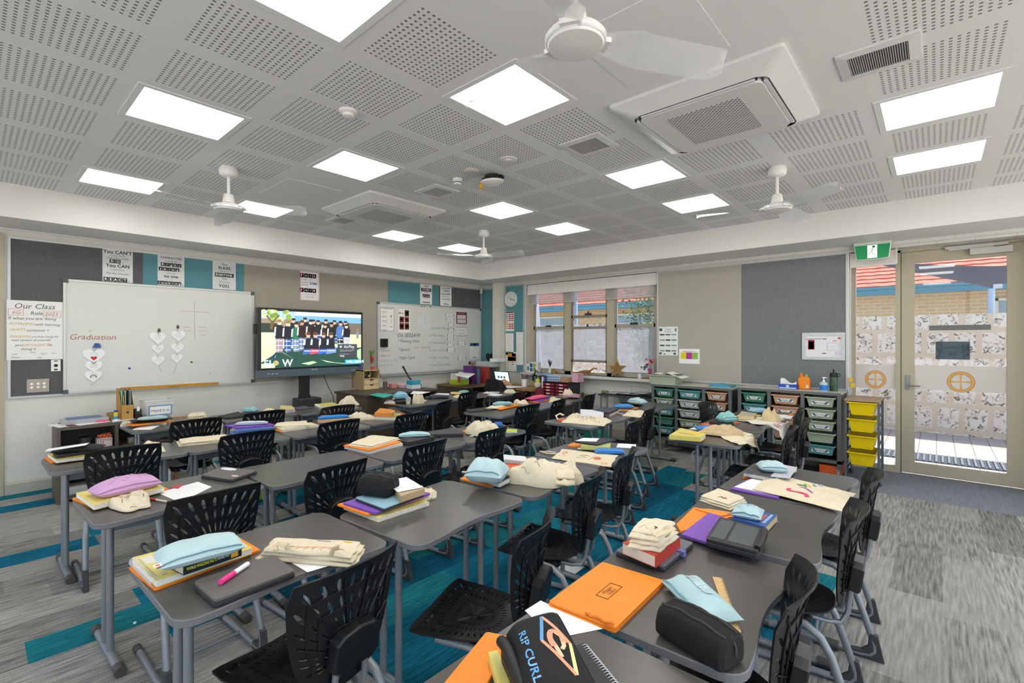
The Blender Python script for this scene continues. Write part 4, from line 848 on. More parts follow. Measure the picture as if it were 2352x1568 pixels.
def emblem(par, x0, x1, z0, z1, cx, cz, rx, rz):
 f = MB(); f.box((x0, DY-.003, z0), (x1, DY-.002, z1)); bd = build('frosted_band', f, bandm, par)
 T = Matrix(((1, 0, 0, cx), (0, 0, -1, DY-.003), (0, 1, 0, cz), (0, 0, 0, 1)))
 f = MB(); n = 40
 def ring(a, b, z): f.add([(rx*a*math.cos(2*PI*k/n), rz*a*math.sin(2*PI*k/n), z) for k in range(n)]+[(rx*b*math.cos(2*PI*k/n), rz*b*math.sin(2*PI*k/n), z) for k in range(n)], [(k, (k+1) % n, n+(k+1) % n, n+k) for k in range(n)], 0, False, T)
 ring(1, .76, .0015)
 for q in range(4):
  a = q*PI/2; c, s = math.cos(a), math.sin(a)
  prof = [(.03, .05), (.3, .05), (.6, .09), (.77, .17), (.77, -.17), (.6, -.09), (.3, -.05), (.03, -.05)]
  f.poly([T @ Vector((rx*(p*c-w*s), rz*(p*s+w*c), .0017)) for p, w in prof])
 build('emblem', f, em_o, bd)
 f = MB()
 for rr in (1.0, .97, .77, .74):
  f.tube([T @ Vector((rx*rr*math.cos(2*PI*k/n), rz*rr*math.sin(2*PI*k/n), .002)) for k in range(n)], .0009, 4, True)
 build('emblem_outline', f, em_d, bd)
e1 = atY(2207, 877, DY); e2 = atY(2011, 871, DY)
emblem(door, -.187, .552, .98, 1.255, e1.x, e1.z, .113, .115); emblem(d2, -.74, -.36, .965, 1.25, e2.x, e2.z, .1, .108)
f = MB(); f.box((.02-.09, DY-.005, 1.70), (.02+.39, DY-.003, 1.745)); 
q0, q1 = atY(2134, 753, DY), atY(2276, 753, DY)
f = MB(); f.box((q0.x, DY-.006, q0.z-.028), (q1.x, DY-.002, q0.z+.028)); build('tape_strip', f, mat('6E706E', .5), door, label='grey strip across the glass')
q0, q1 = atY(2149, 784, DY), atY(2228, 826, DY)
wx, wz = (q0.x+q1.x)/2, (q0.z+q1.z)/2; ww, wh = q1.x-q0.x, q0.z-q1.z
WM = Matrix(((-1, 0, 0, wx), (0, 0, -1, DY+.02), (0, 1, 0, wz), (0, 0, 0, 1)))
f = MB(); f.box((wx-ww/2, DY+.009, wz-wh/2), (wx+ww/2, DY+.012, wz+wh/2)); ws = build('welcome_sign', f, mat('6E8296', .6), door, label='Welcome 6G sign seen from behind')
WMr = Matrix(((-1, 0, 0, wx), (0, 0, -1, DY+.0085), (0, 1, 0, wz), (0, 0, 0, 1)))
f = MB(); f.text('Welcome', .05, WMr @ Matrix.Translation((-.02, .035, 0)), 0, False); f.text('6G', .06, WMr @ Matrix.Translation((0, -.035, 0)), 0, False); build('lettering', f, mat('38495A', .6), ws)
f = MB(); rr_ = random.Random(4)
for k in range(34):
 u = rr_.choice([rr_.uniform(-.5, -.3), rr_.uniform(.3, .5)]); v = rr_.uniform(-.5, .5)
 f.poly([WMr @ Vector((max(-.49, min(.49, u+.05*math.cos(a)*rr_.uniform(.7, 1)))*ww, max(-.49, min(.49, v+.1*math.sin(a)))*wh, .0002+k*.00001)) for a in [2*PI*j/7 for j in range(7)]])
build('leaf_print', f, mat('4C6672', .6), ws)
t = thing('roller_blind', 'small rolled-up white blind over the sidelight under the exit sign', 'blind', (-.56, 6.93, 2.4))
f = MB(); f.box((-.765, 6.925, 2.41), (-.345, 6.935, 2.56)); f.box((-.765, 6.915, 2.395), (-.345, 6.945, 2.42)); build('fabric', f, mat('DAD6D0', .6), t)
f = MB(); f.box((-.345, 6.92, 2.4), (-.33, 6.96, 2.575)); f.box((-.77, 6.92, 2.4), (-.762, 6.96, 2.575)); build('bracket', f, white, t)
f = MB(); f.tube([(-.765, 6.9, 2.54), (-.768, 6.9, 1.1)], .002, 5); f.tube([(-.76, 6.9, 2.54), (-.762, 6.9, 1.1)], .002, 5); build('bead_chain', f, white, t)
EX = Matrix(((1, 0, 0, -.547), (0, 0, -1, 6.80), (0, 1, 0, 2.556), (0, 0, 0, 1)))
t = thing('exit_sign', 'green running-man exit sign hanging from the bulkhead over the sidelight', 'sign', (-.547, 6.8, 2.45))
shape = [(-.155, -.092), (-.08, -.1), (0, -.102), (.08, -.1), (.155, -.092), (.172, .085), (-.172, .085)]
f = MB(); f.prism(shape, -.03, .0, .006, 0, None, EX); f.prism([(-.172, .08), (.172, .08), (.172, .098), (-.172, .098)], -.045, .015, .003, 0, None, EX); build('housing', f, white, t)
gre = mat('0E8A50', .4, em=.12); whe = mat('E8F4EC', .4, em=.3); grd = mat('075C36', .4, em=.08)
f = MB(); f.prism([(x*.93, y*.86-.006) for x, y in shape[:5]]+[(.162, .068), (-.162, .068)], 0, .002, 0, 0, None, EX); fc = build('face', f, gre, t)
f = MB(); f.box((-.045, -.083, .002), (.045, .064, .003), 0, EX); build('doorway', f, whe, fc)
f = MB(); RM = EX @ Matrix.Translation((0, 0, .0036))
def limb(pts, r): f.tube([RM @ Vector((x, y, 0)) for x, y in pts], r, 6, flat=.2)
f.lathe([(.0125, 0), (.0125, .001), (0, .001)], 16, 0, RM @ Matrix.Translation((.012, .045, -.0004)))
limb([(.008, .025), (-.006, -.01)], .012); limb([(.006, .026), (-.022, .026), (-.036, .004)], .005); limb([(.012, .026), (.024, .012), (.044, .012)], .005); limb([(-.008, -.012), (-.014, -.036), (-.056, -.042)], .007); limb([(-.002, -.012), (.014, -.04), (.028, -.062), (.02, -.07)], .0075)
build('running_figure', f, grd, fc)
f = MB(); f.tube([(-6.93+.06, 6.85, 2.5), (-6.93+.06, 6.85, 2.585)], .028, 12); f.sphere((-6.93+.06, 6.84, 2.5), .028); build('motion_sensor', f, white, label='small white motion sensor in the far corner under the bulkhead', cat='sensor')
f = MB(); f.prism([(16*math.sin(2*PI*k/24)**3*.0062, (13*math.cos(2*PI*k/24)-5*math.cos(4*PI*k/24)-2*math.cos(6*PI*k/24)-math.cos(8*PI*k/24))*.0075) for k in range(24)], 0, .014, .003, 0, None, MR(-6.68, 1.2, .02)); o = build('slate_heart', f, mat('232527', .7), label='black slate heart hanging on the teal corner strip', cat='ornament')
f = MB(); f.tube([tuple(MR(-6.68, 1.2, .025) @ Vector(p)) for p in ((-.05, .07, 0), (0, .2, 0), (.05, .07, 0))], .0025, 5); build('hanging_string', f, mat('8A7A60', .8), o)
f = MB(); wallbox(f, ML(2.63, 1.86, .014), -.05, -.04, .05, .04, 0, .012); o = build('wall_socket', f, paperw, label='white wall socket at the top left of the screen', cat='socket')
# ================================================================== OUTSIDE
def limestone():
 M = bpy.data.materials.new('limestone'); M.use_nodes = True; nt = M.node_tree; N = nt.nodes; L = nt.links; b = N['Principled BSDF']; b.inputs['Roughness'].default_value = .9
 tc = N.new('ShaderNodeTexCoord'); mp = N.new('ShaderNodeMapping'); mp.inputs['Rotation'].default_value = (PI/2, 0, 0); L.new(tc.outputs['Object'], mp.inputs['Vector'])
 nz = N.new('ShaderNodeTexNoise'); nz.inputs['Scale'].default_value = 3; L.new(mp.outputs[0], nz.inputs['Vector'])
 mixv = N.new('ShaderNodeMixRGB'); mixv.blend_type = 'ADD'; mixv.inputs[0].default_value = .05; L.new(mp.outputs[0], mixv.inputs[1]); L.new(nz.outputs['Color'], mixv.inputs[2])
 br = N.new('ShaderNodeTexBrick'); br.inputs['Scale'].default_value = 1; br.inputs['Brick Width'].default_value = .34; br.inputs['Row Height'].default_value = .42; br.inputs['Mortar Size'].default_value = .045; br.inputs['Mortar Smooth'].default_value = .3; br.offset = .4
 br.inputs['Color1'].default_value = (0, 0, 0, 1); br.inputs['Color2'].default_value = (0, 0, 0, 1); br.inputs['Mortar'].default_value = (1, 1, 1, 1)
 L.new(mixv.outputs[0], br.inputs['Vector'])
 n2 = N.new('ShaderNodeTexNoise'); n2.inputs['Scale'].default_value = 14; n2.inputs['Detail'].default_value = 6; n2.inputs['Distortion'].default_value = 1.2; L.new(tc.outputs['Object'], n2.inputs['Vector'])
 rp = N.new('ShaderNodeValToRGB'); e = rp.color_ramp.elements; e[0].position = .36; e[0].color = lin('6E665E'); e[1].position = .52; e[1].color = lin('E3D9CD'); e.new(.44).color = lin('CFC3B5')
 L.new(n2.outputs['Fac'], rp.inputs['Fac'])
 mx = N.new('ShaderNodeMixRGB'); L.new(br.outputs['Color'], mx.inputs[0]); L.new(rp.outputs['Color'], mx.inputs[1]); mx.inputs[2].default_value = lin('D3C0AA')
 L.new(mx.outputs[0], b.inputs['Base Color'])
 bp = N.new('ShaderNodeBump'); bp.inputs['Strength'].default_value = .6; bp.inputs['Distance'].default_value = .03; L.new(n2.outputs['Fac'], bp.inputs['Height']); L.new(bp.outputs['Normal'], b.inputs['Normal'])
 return M
def bricks(c1, c2, mo, bw, bh, ms, flat=False, off=.5):
 M = bpy.data.materials.new('brickwork'); M.use_nodes = True; nt = M.node_tree; N = nt.nodes; L = nt.links; b = N['Principled BSDF']; b.inputs['Roughness'].default_value = .85
 tc = N.new('ShaderNodeTexCoord'); mp = N.new('ShaderNodeMapping')
 if not flat: mp.inputs['Rotation'].default_value = (PI/2, 0, 0)
 L.new(tc.outputs['Object'], mp.inputs['Vector'])
 br = N.new('ShaderNodeTexBrick'); br.inputs['Scale'].default_value = 1; br.inputs['Brick Width'].default_value = bw; br.inputs['Row Height'].default_value = bh; br.inputs['Mortar Size'].default_value = ms; br.offset = off
 br.inputs['Color1'].default_value = lin(c1); br.inputs['Color2'].default_value = lin(c2); br.inputs['Mortar'].default_value = lin(mo); L.new(mp.outputs[0], br.inputs['Vector']); L.new(br.outputs['Color'], b.inputs['Base Color'])
 return M
f = MB(); f.box((-22, 10.9, -.05), (6, 11.2, 1.98)); build('limestone_wall', f, limestone(), label='rough pale limestone block wall outside the windows and door', cat='wall', kind='structure', origin=(0, 0, 0))
f = MB(); f.quad((-22, 7.24, -.04), (8, 7.24, -.04), (8, 11, -.04), (-22, 11, -.04)); build('paving', f, bricks('B5A89F', 'AA9E96', '756C68', .2, .1, .006, True, 0), label='pale paved courtyard outside the door', cat='paving', kind='structure', origin=(0, 0, 0))
f = MB(); f.quad((-40, 11, -.05), (20, 11, -.05), (20, 40, -.05), (-40, 40, -.05)); build('ground', f, mat('A89A86', .9), kind='structure')
t = thing('door_grate', 'dark ribbed drain mat on the paving outside the door', 'mat', (0, 8.5, -.04))
f = MB(); f.box((-.9, 8.25, -.039), (1.6, 8.8, -.03)); build('base', f, mat('3A4048', .6), t)
f = MB()
for k in range(40): f.box((-.88+k*.062, 8.26, -.03), (-.88+k*.062+.022, 8.79, -.018))
build('ribs', f, mat('6C737B', .5), t)
t = thing('brick_building', 'cream brick building with orange tiled roof beyond the limestone wall', 'building', (-6, 15.5, 0))
f = MB(); f.box((-26, 15.5, -.05), (8, 16, 2.75)); build('wall', f, bricks('D8B98F', 'CFAE86', 'E2D3BE', .24, .086, .008), t)
f = MB(); f.box((-26, 14.9, 2.67), (8, 15.0, 2.85)); f.box((-26, 14.86, 2.8), (8, 15.02, 2.86)); build('gutter', f, mat('5F97AE', .4), t)
f = MB(); f.box((-26, 15.0, 2.69), (8, 15.5, 2.72)); build('eave', f, mat('9AA6AA', .6), t)
def rooftile():
 M = bpy.data.materials.new('terracotta'); M.use_nodes = True; nt = M.node_tree; N = nt.nodes; L = nt.links; b = N['Principled BSDF']; b.inputs['Roughness'].default_value = .75
 tc = N.new('ShaderNodeTexCoord'); n = N.new('ShaderNodeTexNoise'); n.inputs['Scale'].default_value = 4; L.new(tc.outputs['Object'], n.inputs['Vector'])
 rp = N.new('ShaderNodeValToRGB'); rp.color_ramp.elements[0].color = lin('B85A42'); rp.color_ramp.elements[1].color = lin('C8745C'); rp.color_ramp.elements[0].position = .35; rp.color_ramp.elements[1].position = .65
 L.new(n.outputs['Fac'], rp.inputs['Fac']); L.new(rp.outputs['Color'], b.inputs['Base Color']); return M
f = MB()
slope = R_(23); rows = 22; nu = 560
for r in range(rows):
 y0 = 14.9+r*.3; z0 = 2.86+r*.3*math.tan(slope); 
 def tl(u, v, y0=y0, z0=z0, r=r):
  x = -26+u*34; ph = x/.3*2*PI
  return (x, y0+v*.32, z0+.03*(1-v)+v*.32*math.tan(slope)+.004*math.sin(ph))
 f.grid(tl, nu, 1, 0, None, True)
 f.grid(lambda u, v, y0=y0, z0=z0: (-26+u*34, y0, z0+.03*v+.004*math.sin((-26+u*34)/.3*2*PI)*v-.01*(1-v)), nu, 1)
build('roof', f, rooftile(), t)
for x0, x1, z0, z1 in ((-12.3, -10.4, 2.05, 2.5), (-8.75, -6.9, 1.9, 2.5), (.98, 2.0, 1.5, 2.5)):
 f = MB()
 for a in ((x0, z0, x0+.07, z1), (x1-.07, z0, x1, z1), (x0, z0, x1, z0+.06), (x0, z1-.06, x1, z1)): f.box((a[0], 15.42, a[1]), (a[2], 15.5, a[3]))
 wq = build('window', f, mat('E0D8CC', .5), t)
 f = MB(); f.box((x0+.07, 15.46, z0+.06), (x1-.07, 15.47, z1-.06)); build('pane', f, mat('8FA6B8', .15), wq)
bp_ = mat('9FB4C8', .45, .2)
def post(name, lb, base, top, r, m=bp_):
 t = thing(name, lb, 'post', (base[0], base[1], -.05))
 f = MB(); f.tube([base, top], r, 12); build('pole', f, m, t); return t
pst = post('sail_post', 'pale blue steel post holding the shade sail seen through the door', (.66, 11.5, -.05), (.70, 11.5, 2.42), .045)
f = MB(); f.tube([(.70, 11.5, 2.36), (.78, 11.5, 2.47)], .012, 6); f.box((.72, 11.48, 2.42), (.83, 11.52, 2.49)); build('bracket', f, mat('C8CCD0', .4, .4), pst)
post('sail_post', 'thick grey-blue post leaning past the left window pane', (-7.42, 9.5, -.05), (-7.65, 9.5, 3.5), .075, mat('8E96AC', .5)); post('sail_post', 'slim blue post behind the centre window pane', (-7.65, 11.45, -.05), (-7.7, 11.45, 3.2), .05, mat('8A9BB4', .5))
sm = mat('2E2F36', .9, sp=.1); T0, A0, B0 = Vector((.70, 11.5, 2.43)), atY(1880, 580, 13.2), atY(2440, 610, 12.6)
f = MB(); f.grid(lambda u, v: tuple(T0*(1-u)+(A0*(1-v)+B0*v)*u-Vector((0, 0, .12*u*math.sin(PI*v)))), 10, 12); build('shade_sail', f, sm, label='dark grey triangular shade sail beyond the limestone wall', cat='shade sail')
t = thing('courtyard_tree', 'slender leafy multi-stem tree outside the right window pane', 'tree', (-4.6, 9.6, -.04))
rt = random.Random(11); stems = MB(); tips = []
for k in range(9):
 x, y = -4.55+rt.uniform(-.06, .1), 9.6+rt.uniform(-.1, .1); path = [(x, y, -.04)]
 dx, dy = rt.uniform(-.34, .18), rt.uniform(-.2, .2)
 for j in range(1, 9):
  z = j*.36; path.append((x+dx*(j/8)**1.3*2.0+rt.uniform(-.03, .03), y+dy*j/8*1.5, z))
  if j > 2: tips += [path[-1]]*2
 stems.tube(path, [.022*(1-j/11) for j in range(9)], 6)
 for j in range(3, 9):
  p = Vector(path[j]); q = p+Vector((rt.uniform(-.4, .3), rt.uniform(-.25, .25), rt.uniform(.1, .4))); stems.tube([p, q], .005, 4); tips += [tuple(q), tuple((p+q)/2)]
build('stems', stems, mat('7A7C74', .8), t)
lv = MB()
for c in tips:
 for k in range(9):
  p = Vector(c)+Vector((rt.gauss(0, .13), rt.gauss(0, .12), rt.gauss(0, .13))); a = Vector((rt.uniform(-1, 1), rt.uniform(-1, 1), rt.uniform(-.9, .3))).normalized()*rt.uniform(.05, .085); b = a.cross(Vector((rt.uniform(-1, 1), rt.uniform(-1, 1), rt.uniform(-1, 1)))).normalized()*.018
  lv.add([p, p+a*.5+b, p+a, p+a*.5-b], [(0, 1, 2, 3)], rt.choice([0, 0, 1, 2]))
build('foliage', lv, [mat('5F7F4C', .7), mat('7D9A5C', .7), mat('4E6B45', .7)], t, kind='stuff')
# ================================================================== FURNITURE
plas = mat('131316', .34); plasg = mat('35373A', .6); tubem = mat('8B8F93', .38, .4); capm = mat('4A4845', .6)
top_m = mat('504D4A', .28, nz=(260, .10), sp=.5); edge_m = mat('6C6C6E', .45)
SHIELD = [(0, 0), (.06, .004), (.105, .022), (.14, .06), (.165, .115), (.182, .18), (.193, .25), (.2, .32), (.203, .372), (.192, .386), (.14, .396), (.07, .403), (0, .405)]
def ray_r(th, cy):
 dx, dy = abs(math.sin(th)), math.cos(th); best = None
 for (x0, y0), (x1, y1) in zip(SHIELD, SHIELD[1:]):
  ax, ay, ex, ey = x0, y0-cy, x1-x0, y1-y0
  det = dx*(-ey)+ex*dy
  if abs(det) < 1e-12: continue
  t = (ax*(-ey)+ex*ay)/det; s = (dx*ay-dy*ax)/det
  if t > 0 and -1e-4 <= s <= 1.0001: best = t if best is None else max(best, t)
 return best or .2
def shell(map3, cy, rows, nsl, wfrac=.165):
 """fan-slotted plastic shell: rows = [(r0, r1, th_max)] fractions of the outline where lens-shaped slots are cut"""
 mb = MB(); fr_ = [.06]
 rowid = []
 for r0, r1, tm in rows:
  for t in (0, .2, .5, .8, 1): fr_.append(r0+(r1-r0)*t)
 fr_ += [1.0]
 cols = []
 dth = 2*PI/nsl
 for k in range(nsl):
  c = -PI+dth*(k+.5); cols += [(c, -1), (c, 1)]
 verts = {}; V = []
 def vid(i, j):
  c, sd = cols[j]; f = fr_[i]; w_ = dth*wfrac
  ri = (i-1)//5 if 1 <= i <= 5*len(rows) else None
  lens = .5
  if ri is not None:
   t = ((i-1) % 5)/4.; tt = (0, .2, .5, .8, 1)[(i-1) % 5]
   lens = math.sqrt(max(0, 1-(2*tt-1)**2))
  th = c+sd*w_*(lens if ri is not None else .5)
  ro = ray_r(th, cy)
  x, y = ro*f*math.sin(th), cy+ro*f*math.cos(th)
  return (x, y)
 n = len(cols); m = len(fr_)
 for i in range(m):
  for j in range(n):
   x, y = vid(i, j); V.append(map3(x, y))
 cidx = len(V); V.append(map3(0, cy))
 F = []
 for j in range(n): F.append((cidx, j, (j+1) % n))
 for i in range(m-1):
  ri = (i-1)//5 if i >= 1 else None
  for j in range(n):
   j2 = (j+1) % n
   inrow = ri is not None and ri < len(rows) and (i-1) % 5 < 4
   if inrow and cols[j][1] == -1:
    c = cols[j][0]
    if abs(c) <= rows[ri][2]: continue
   F.append((i*n+j, i*n+j2, (i+1)*n+j2, (i+1)*n+j))
 mb.add(V, F, 0, True); return mb
def solid(mb, name, m, parent, th):
 o = build(name, mb, m, parent)
 bpy.context.view_layer.update()
 md = o.modifiers.new('s', 'SOLIDIFY'); md.thickness = th; md.offset = 0
 dg = bpy.context.evaluated_depsgraph_get(); dg.update()
 me = bpy.data.meshes.new_from_object(o.evaluated_get(dg)); o.modifiers.clear(); me.set_sharp_from_angle(angle=.7); old = o.data; o.data = me; bpy.data.meshes.remove(old)
 return o
def back_map(x, h):
 hx = .19+.03+h*.16-1.35*x*x+(max(0, h-.33)**2)*4.5
 return (hx, x, .455+h*1.0)
def seat_map(x, l):
 z = .437+.22*x*x-(max(0, l-.31)**2)*1.6+(max(0, .07-l)**2)*2.0-.012*math.exp(-((l-.17)/.1)**2)*math.exp(-(x/.1)**2)
 if l > .35: z += .06*abs(x)
 return (.195-l*1.02, x*1.03, z)
def make_chair():
 t = thing('student_chair', '', 'chair')
 b = shell(back_map, .10, [(.33, .50, 1.65), (.54, .70, 1.75), (.735, .91, 1.55)], 38)
 bk = solid(b, 'backrest', plas, t, .006)
 r = MB()
 def rib(pts): r.tube([(back_map(x, y)[0]+.006, back_map(x, y)[1], back_map(x, y)[2]) for x, y in pts], .0028, 5)
 for f in (.575, .76, .36):
  rib([(ray_r(th, .10)*f*math.sin(th), .10+ray_r(th, .10)*f*math.cos(th)) for th in [R_(-105+210*k/24) for k in range(25)]])
 for th in (-95, -62, -34, -11, 11, 34, 62, 95):
  a = R_(th); ro = ray_r(a, .10)
  rib([(ro*f*math.sin(a), .10+ro*f*math.cos(a)) for f in (.3, .45, .6, .75, .88)])
 build('ribs', r, plas, bk)
 br = MB(); hh = [(-.085, .095), (-.082, .18), (-.058, .2), (0, .21), (.058, .2), (.082, .18), (.085, .095), (.06, .075), (-.06, .075)]
 T = Matrix(((0, 0, 1, .238), (1, 0, 0, 0), (0, 1, 0, .455), (0, 0, 0, 1))) @ Matrix.Rotation(R_(9), 4, 'X')
 br.prism([(a, b_) for a, b_ in hh], -.02, .026, .006, 0, None, T)
 bo = build('back_bracket', br, plas, t)
 s = MB()
 for a, b_ in ((-.045, .175), (0, .187), (.045, .175), (-.05, .1), (.05, .1)): s.lathe([(.006, .0265), (.006, .0272), (0, .0272)], 10, 0, T @ Matrix.Translation((a, b_, 0)))
 build('screw_hole', s, mat('050506', .6), bo)
 se = shell(seat_map, .2, [(.30, .40, 3.2), (.50, .62, 3.2), (.74, .88, 2.4)], 40, .13)
 solid(se, 'seat', plas, t, .007)
 u = MB(); u.prism(rrect(-.13, -.15, .12, .15, .03), .385, .425, .01); build('seat_mount', u, plas, t)
 for sy in (-1, 1):
  y = .185*sy
  l = MB()
  path = [(-.1, y*.85, .412), (.03, y*.88, .412), (.1, y*.92, .402), (.15, y*.96, .37), (.185, y, .31), (.235, y*1.04, .16), (.262, y*1.06, .07), (.262, y*1.06, .045), (.245, y*1.06, .024), (.21, y*1.06, .018), (.1, y*1.05, .018), (-.22, y*1.02, .018)]
  l.tube(path, .0155, 10); lg = build('leg', l, tubem, t)
  w = MB(); y6 = y*1.06
  w.prism([(.16, .0), (.30, .0), (.275, .12), (.243, .13), (.235, .06), (.21, .038), (.17, .034)], y6-.014, y6+.014, .003, 0, None, Matrix(((1, 0, 0, 0), (0, 0, 1, 0), (0, 1, 0, 0), (0, 0, 0, 1)))); build('glide', w, mat('3C3C3D', .6), lg)
  w = MB(); w.tube([(-.19, y*1.02, .0185), (-.245, y*1.02, .0185)], .0185, 10); build('foot_cap', w, capm, lg)
  bt = MB(); yb = .055*sy
  bt.tube([(.0, yb*1.9, .408), (.1, yb*1.7, .405), (.17, yb*1.4, .395), (.215, yb*1.2, .40), (.236, yb*1.05, .44), (.246, yb, .52), (.255, yb, .6)], .0105, 8); build('back_tube', bt, tubem, t)
 c = MB(); c.tube([(.02, -.19, .022), (.02, .19, .022)], .009, 8); build('crossbar', c, tubem, t)
 return t
chair = make_chair()
CHN = [0]
def put_chair(x, y, rot, label, grp='black slotted student chairs'):
 CHN[0] += 1
 if CHN[0] == 1: chair.location = (x, y, 0); chair.rotation_euler = (0, 0, R_(rot)); tag(chair, label, None, grp)
 else: dup(chair, (x, y, 0), R_(rot), label, grp)
def ctop(px, py, rot, label):
 p = at(px, py, .858); a = R_(rot); d = .22+.405*.16+.02
 put_chair(p.x-d*math.cos(a), p.y-d*math.sin(a), rot, label)
ctop(835, 1288, 8, 'nearest black slotted chair, blue dot on its back, below the desk with the pink highlighter')
ctop(1267, 1190, 22, 'black chair turned sideways behind the big orange Maggie folder')
ctop(1383, 1085, 16, 'black chair beside the desk holding the crumpled tote and pens')
ctop(1460, 1034, 16, 'black chair by the desk with the spread printed tote and blue case')
ctop(1475, 961, 12, 'black chair at the far desk with the ink-drawn tote, nearer of two')
ctop(1505, 935, 12, 'black chair at the far desk end nearest the green storage trays')
ctop(510, 1125, 2, 'black chair between the lined paper desk and the light blue pencil case')
ctop(795, 1062, 7, 'black chair in front of the empty grey desk, left of the black boxy pencil case')
ctop(997, 1013, 7, 'black chair before the desk with the tote on an orange folder and spiral book')
ctop(1149, 982, 8, 'black chair hiding the lime notebook on the middle row')
ctop(1225, 928, 0, 'black chair seen squarely from behind with shiny seat, centre back')
ctop(1297, 915, 12, 'black chair behind the ink-drawn tote desk, left of two')
ctop(1366, 904, 12, 'black chair nearest the folded black folders by the window wall')
ctop(292, 1025, 0, 'black chair behind the pink pencil case on the left')
ctop(579, 991, 2, 'black chair in front of the purple folder and light blue case')
ctop(791, 964, 3, 'black chair beside the bright blue pencil case on a book')
ctop(958, 947, 4, 'black chair behind the flat black laptop case')
ctop(1034, 918, 24, 'black chair turned edge-on at the desk with the clear cup')
ctop(1086, 899, 8, 'black chair in front of the teacher chair with the dark jacket')
ctop(1204, 898, 14, 'black chair near the maroon cap at the back')
ctop(458, 961, 0, 'black chair with the rolled tote in front of it, near the low shelf')
ctop(616, 943, 2, 'black chair behind the purple folder on the row by the whiteboard')
ctop(785, 930, 2, 'black chair beside the screen stand')
ctop(1875, 1326, 8, 'nearest black chair on the right, cut by the bottom edge, beside the black oblong case')
ctop(1995, 1166, 6, 'middle black chair of the right-hand row beside the tablet desk')
ctop(2030, 1087, 6, 'far black chair of the right-hand row beside the painted tote')
ctop(1832, 980, 8, 'black chair beside the tote hanging off the desk, nearest of three')
ctop(1864, 962, 8, 'black chair in front of the Taylor tray')
ctop(1849, 938, 8, 'black chair in front of the Lily tray behind the pink-drawn tote')
ctop(1612, 923, 172, 'black chair facing the other way in front of the Cayden tray')
DT = .72
def make_desk():
 t = thing('student_desk', '', 'desk')
 hx, hy = .285, .368; pts = []
 base = rrect(-hx, -hy, hx, hy, .06, 5)
 out = []
 for i, p in enumerate(base):
  out.append(p)
  if i == 5:  # along the student edge, gently hollowed
   for k in range(1, 12): u = k/12; y = -hy+.06+u*(2*hy-.12); out.append((hx-.03*math.sin(PI*u)**2, y))
 f = MB(); f.prism(out, DT-.025, DT, .003, 0, 1); build('tabletop', f, [top_m, edge_m], t)
 for sy in (-1, 1):
  y = .272*sy
  for x in (-.052, .052):
   f = MB(); f.tube([(x, y, .03), (x, y, DT-.025)], .0155, 10); build('leg', f, tubem, t)
  f = MB(); f.tube([(-.235, y, .024), (.235, y, .024)], .02, 10); ft = build('foot', f, tubem, t)
  for x in (-1, 1): f = MB(); f.tube([(.205*x, y, .024), (.262*x, y, .024)], .024, 10); build('end_cap', f, capm, ft)
 f = MB(); f.box((-.012, -.272, .60), (.012, .272, .655)); f.box((-.2, -.26, DT-.04), (.2, -.235, DT-.025)); f.box((-.2, .235, DT-.04), (.2, .26, DT-.025)); build('rail', f, tubem, t)
 f = MB(); f.tube([(-.06, -.272, .62), (-.085, -.272, .615), (-.095, -.272, .58), (-.085, -.272, .55), (-.07, -.272, .56)], .008, 6); build('bag_hook', f, mat('A4A9AE', .4), t)
 return t
desk = make_desk(); DN = [0]
def put_desk(x, y, rot, label):
 DN[0] += 1
 if DN[0] == 1: desk.location = (x, y, 0); desk.rotation_euler = (0, 0, rot); tag(desk, label, None, 'grey student desks in rows')
 else: dup(desk, (x, y, 0), rot, label, 'grey student desks in rows')
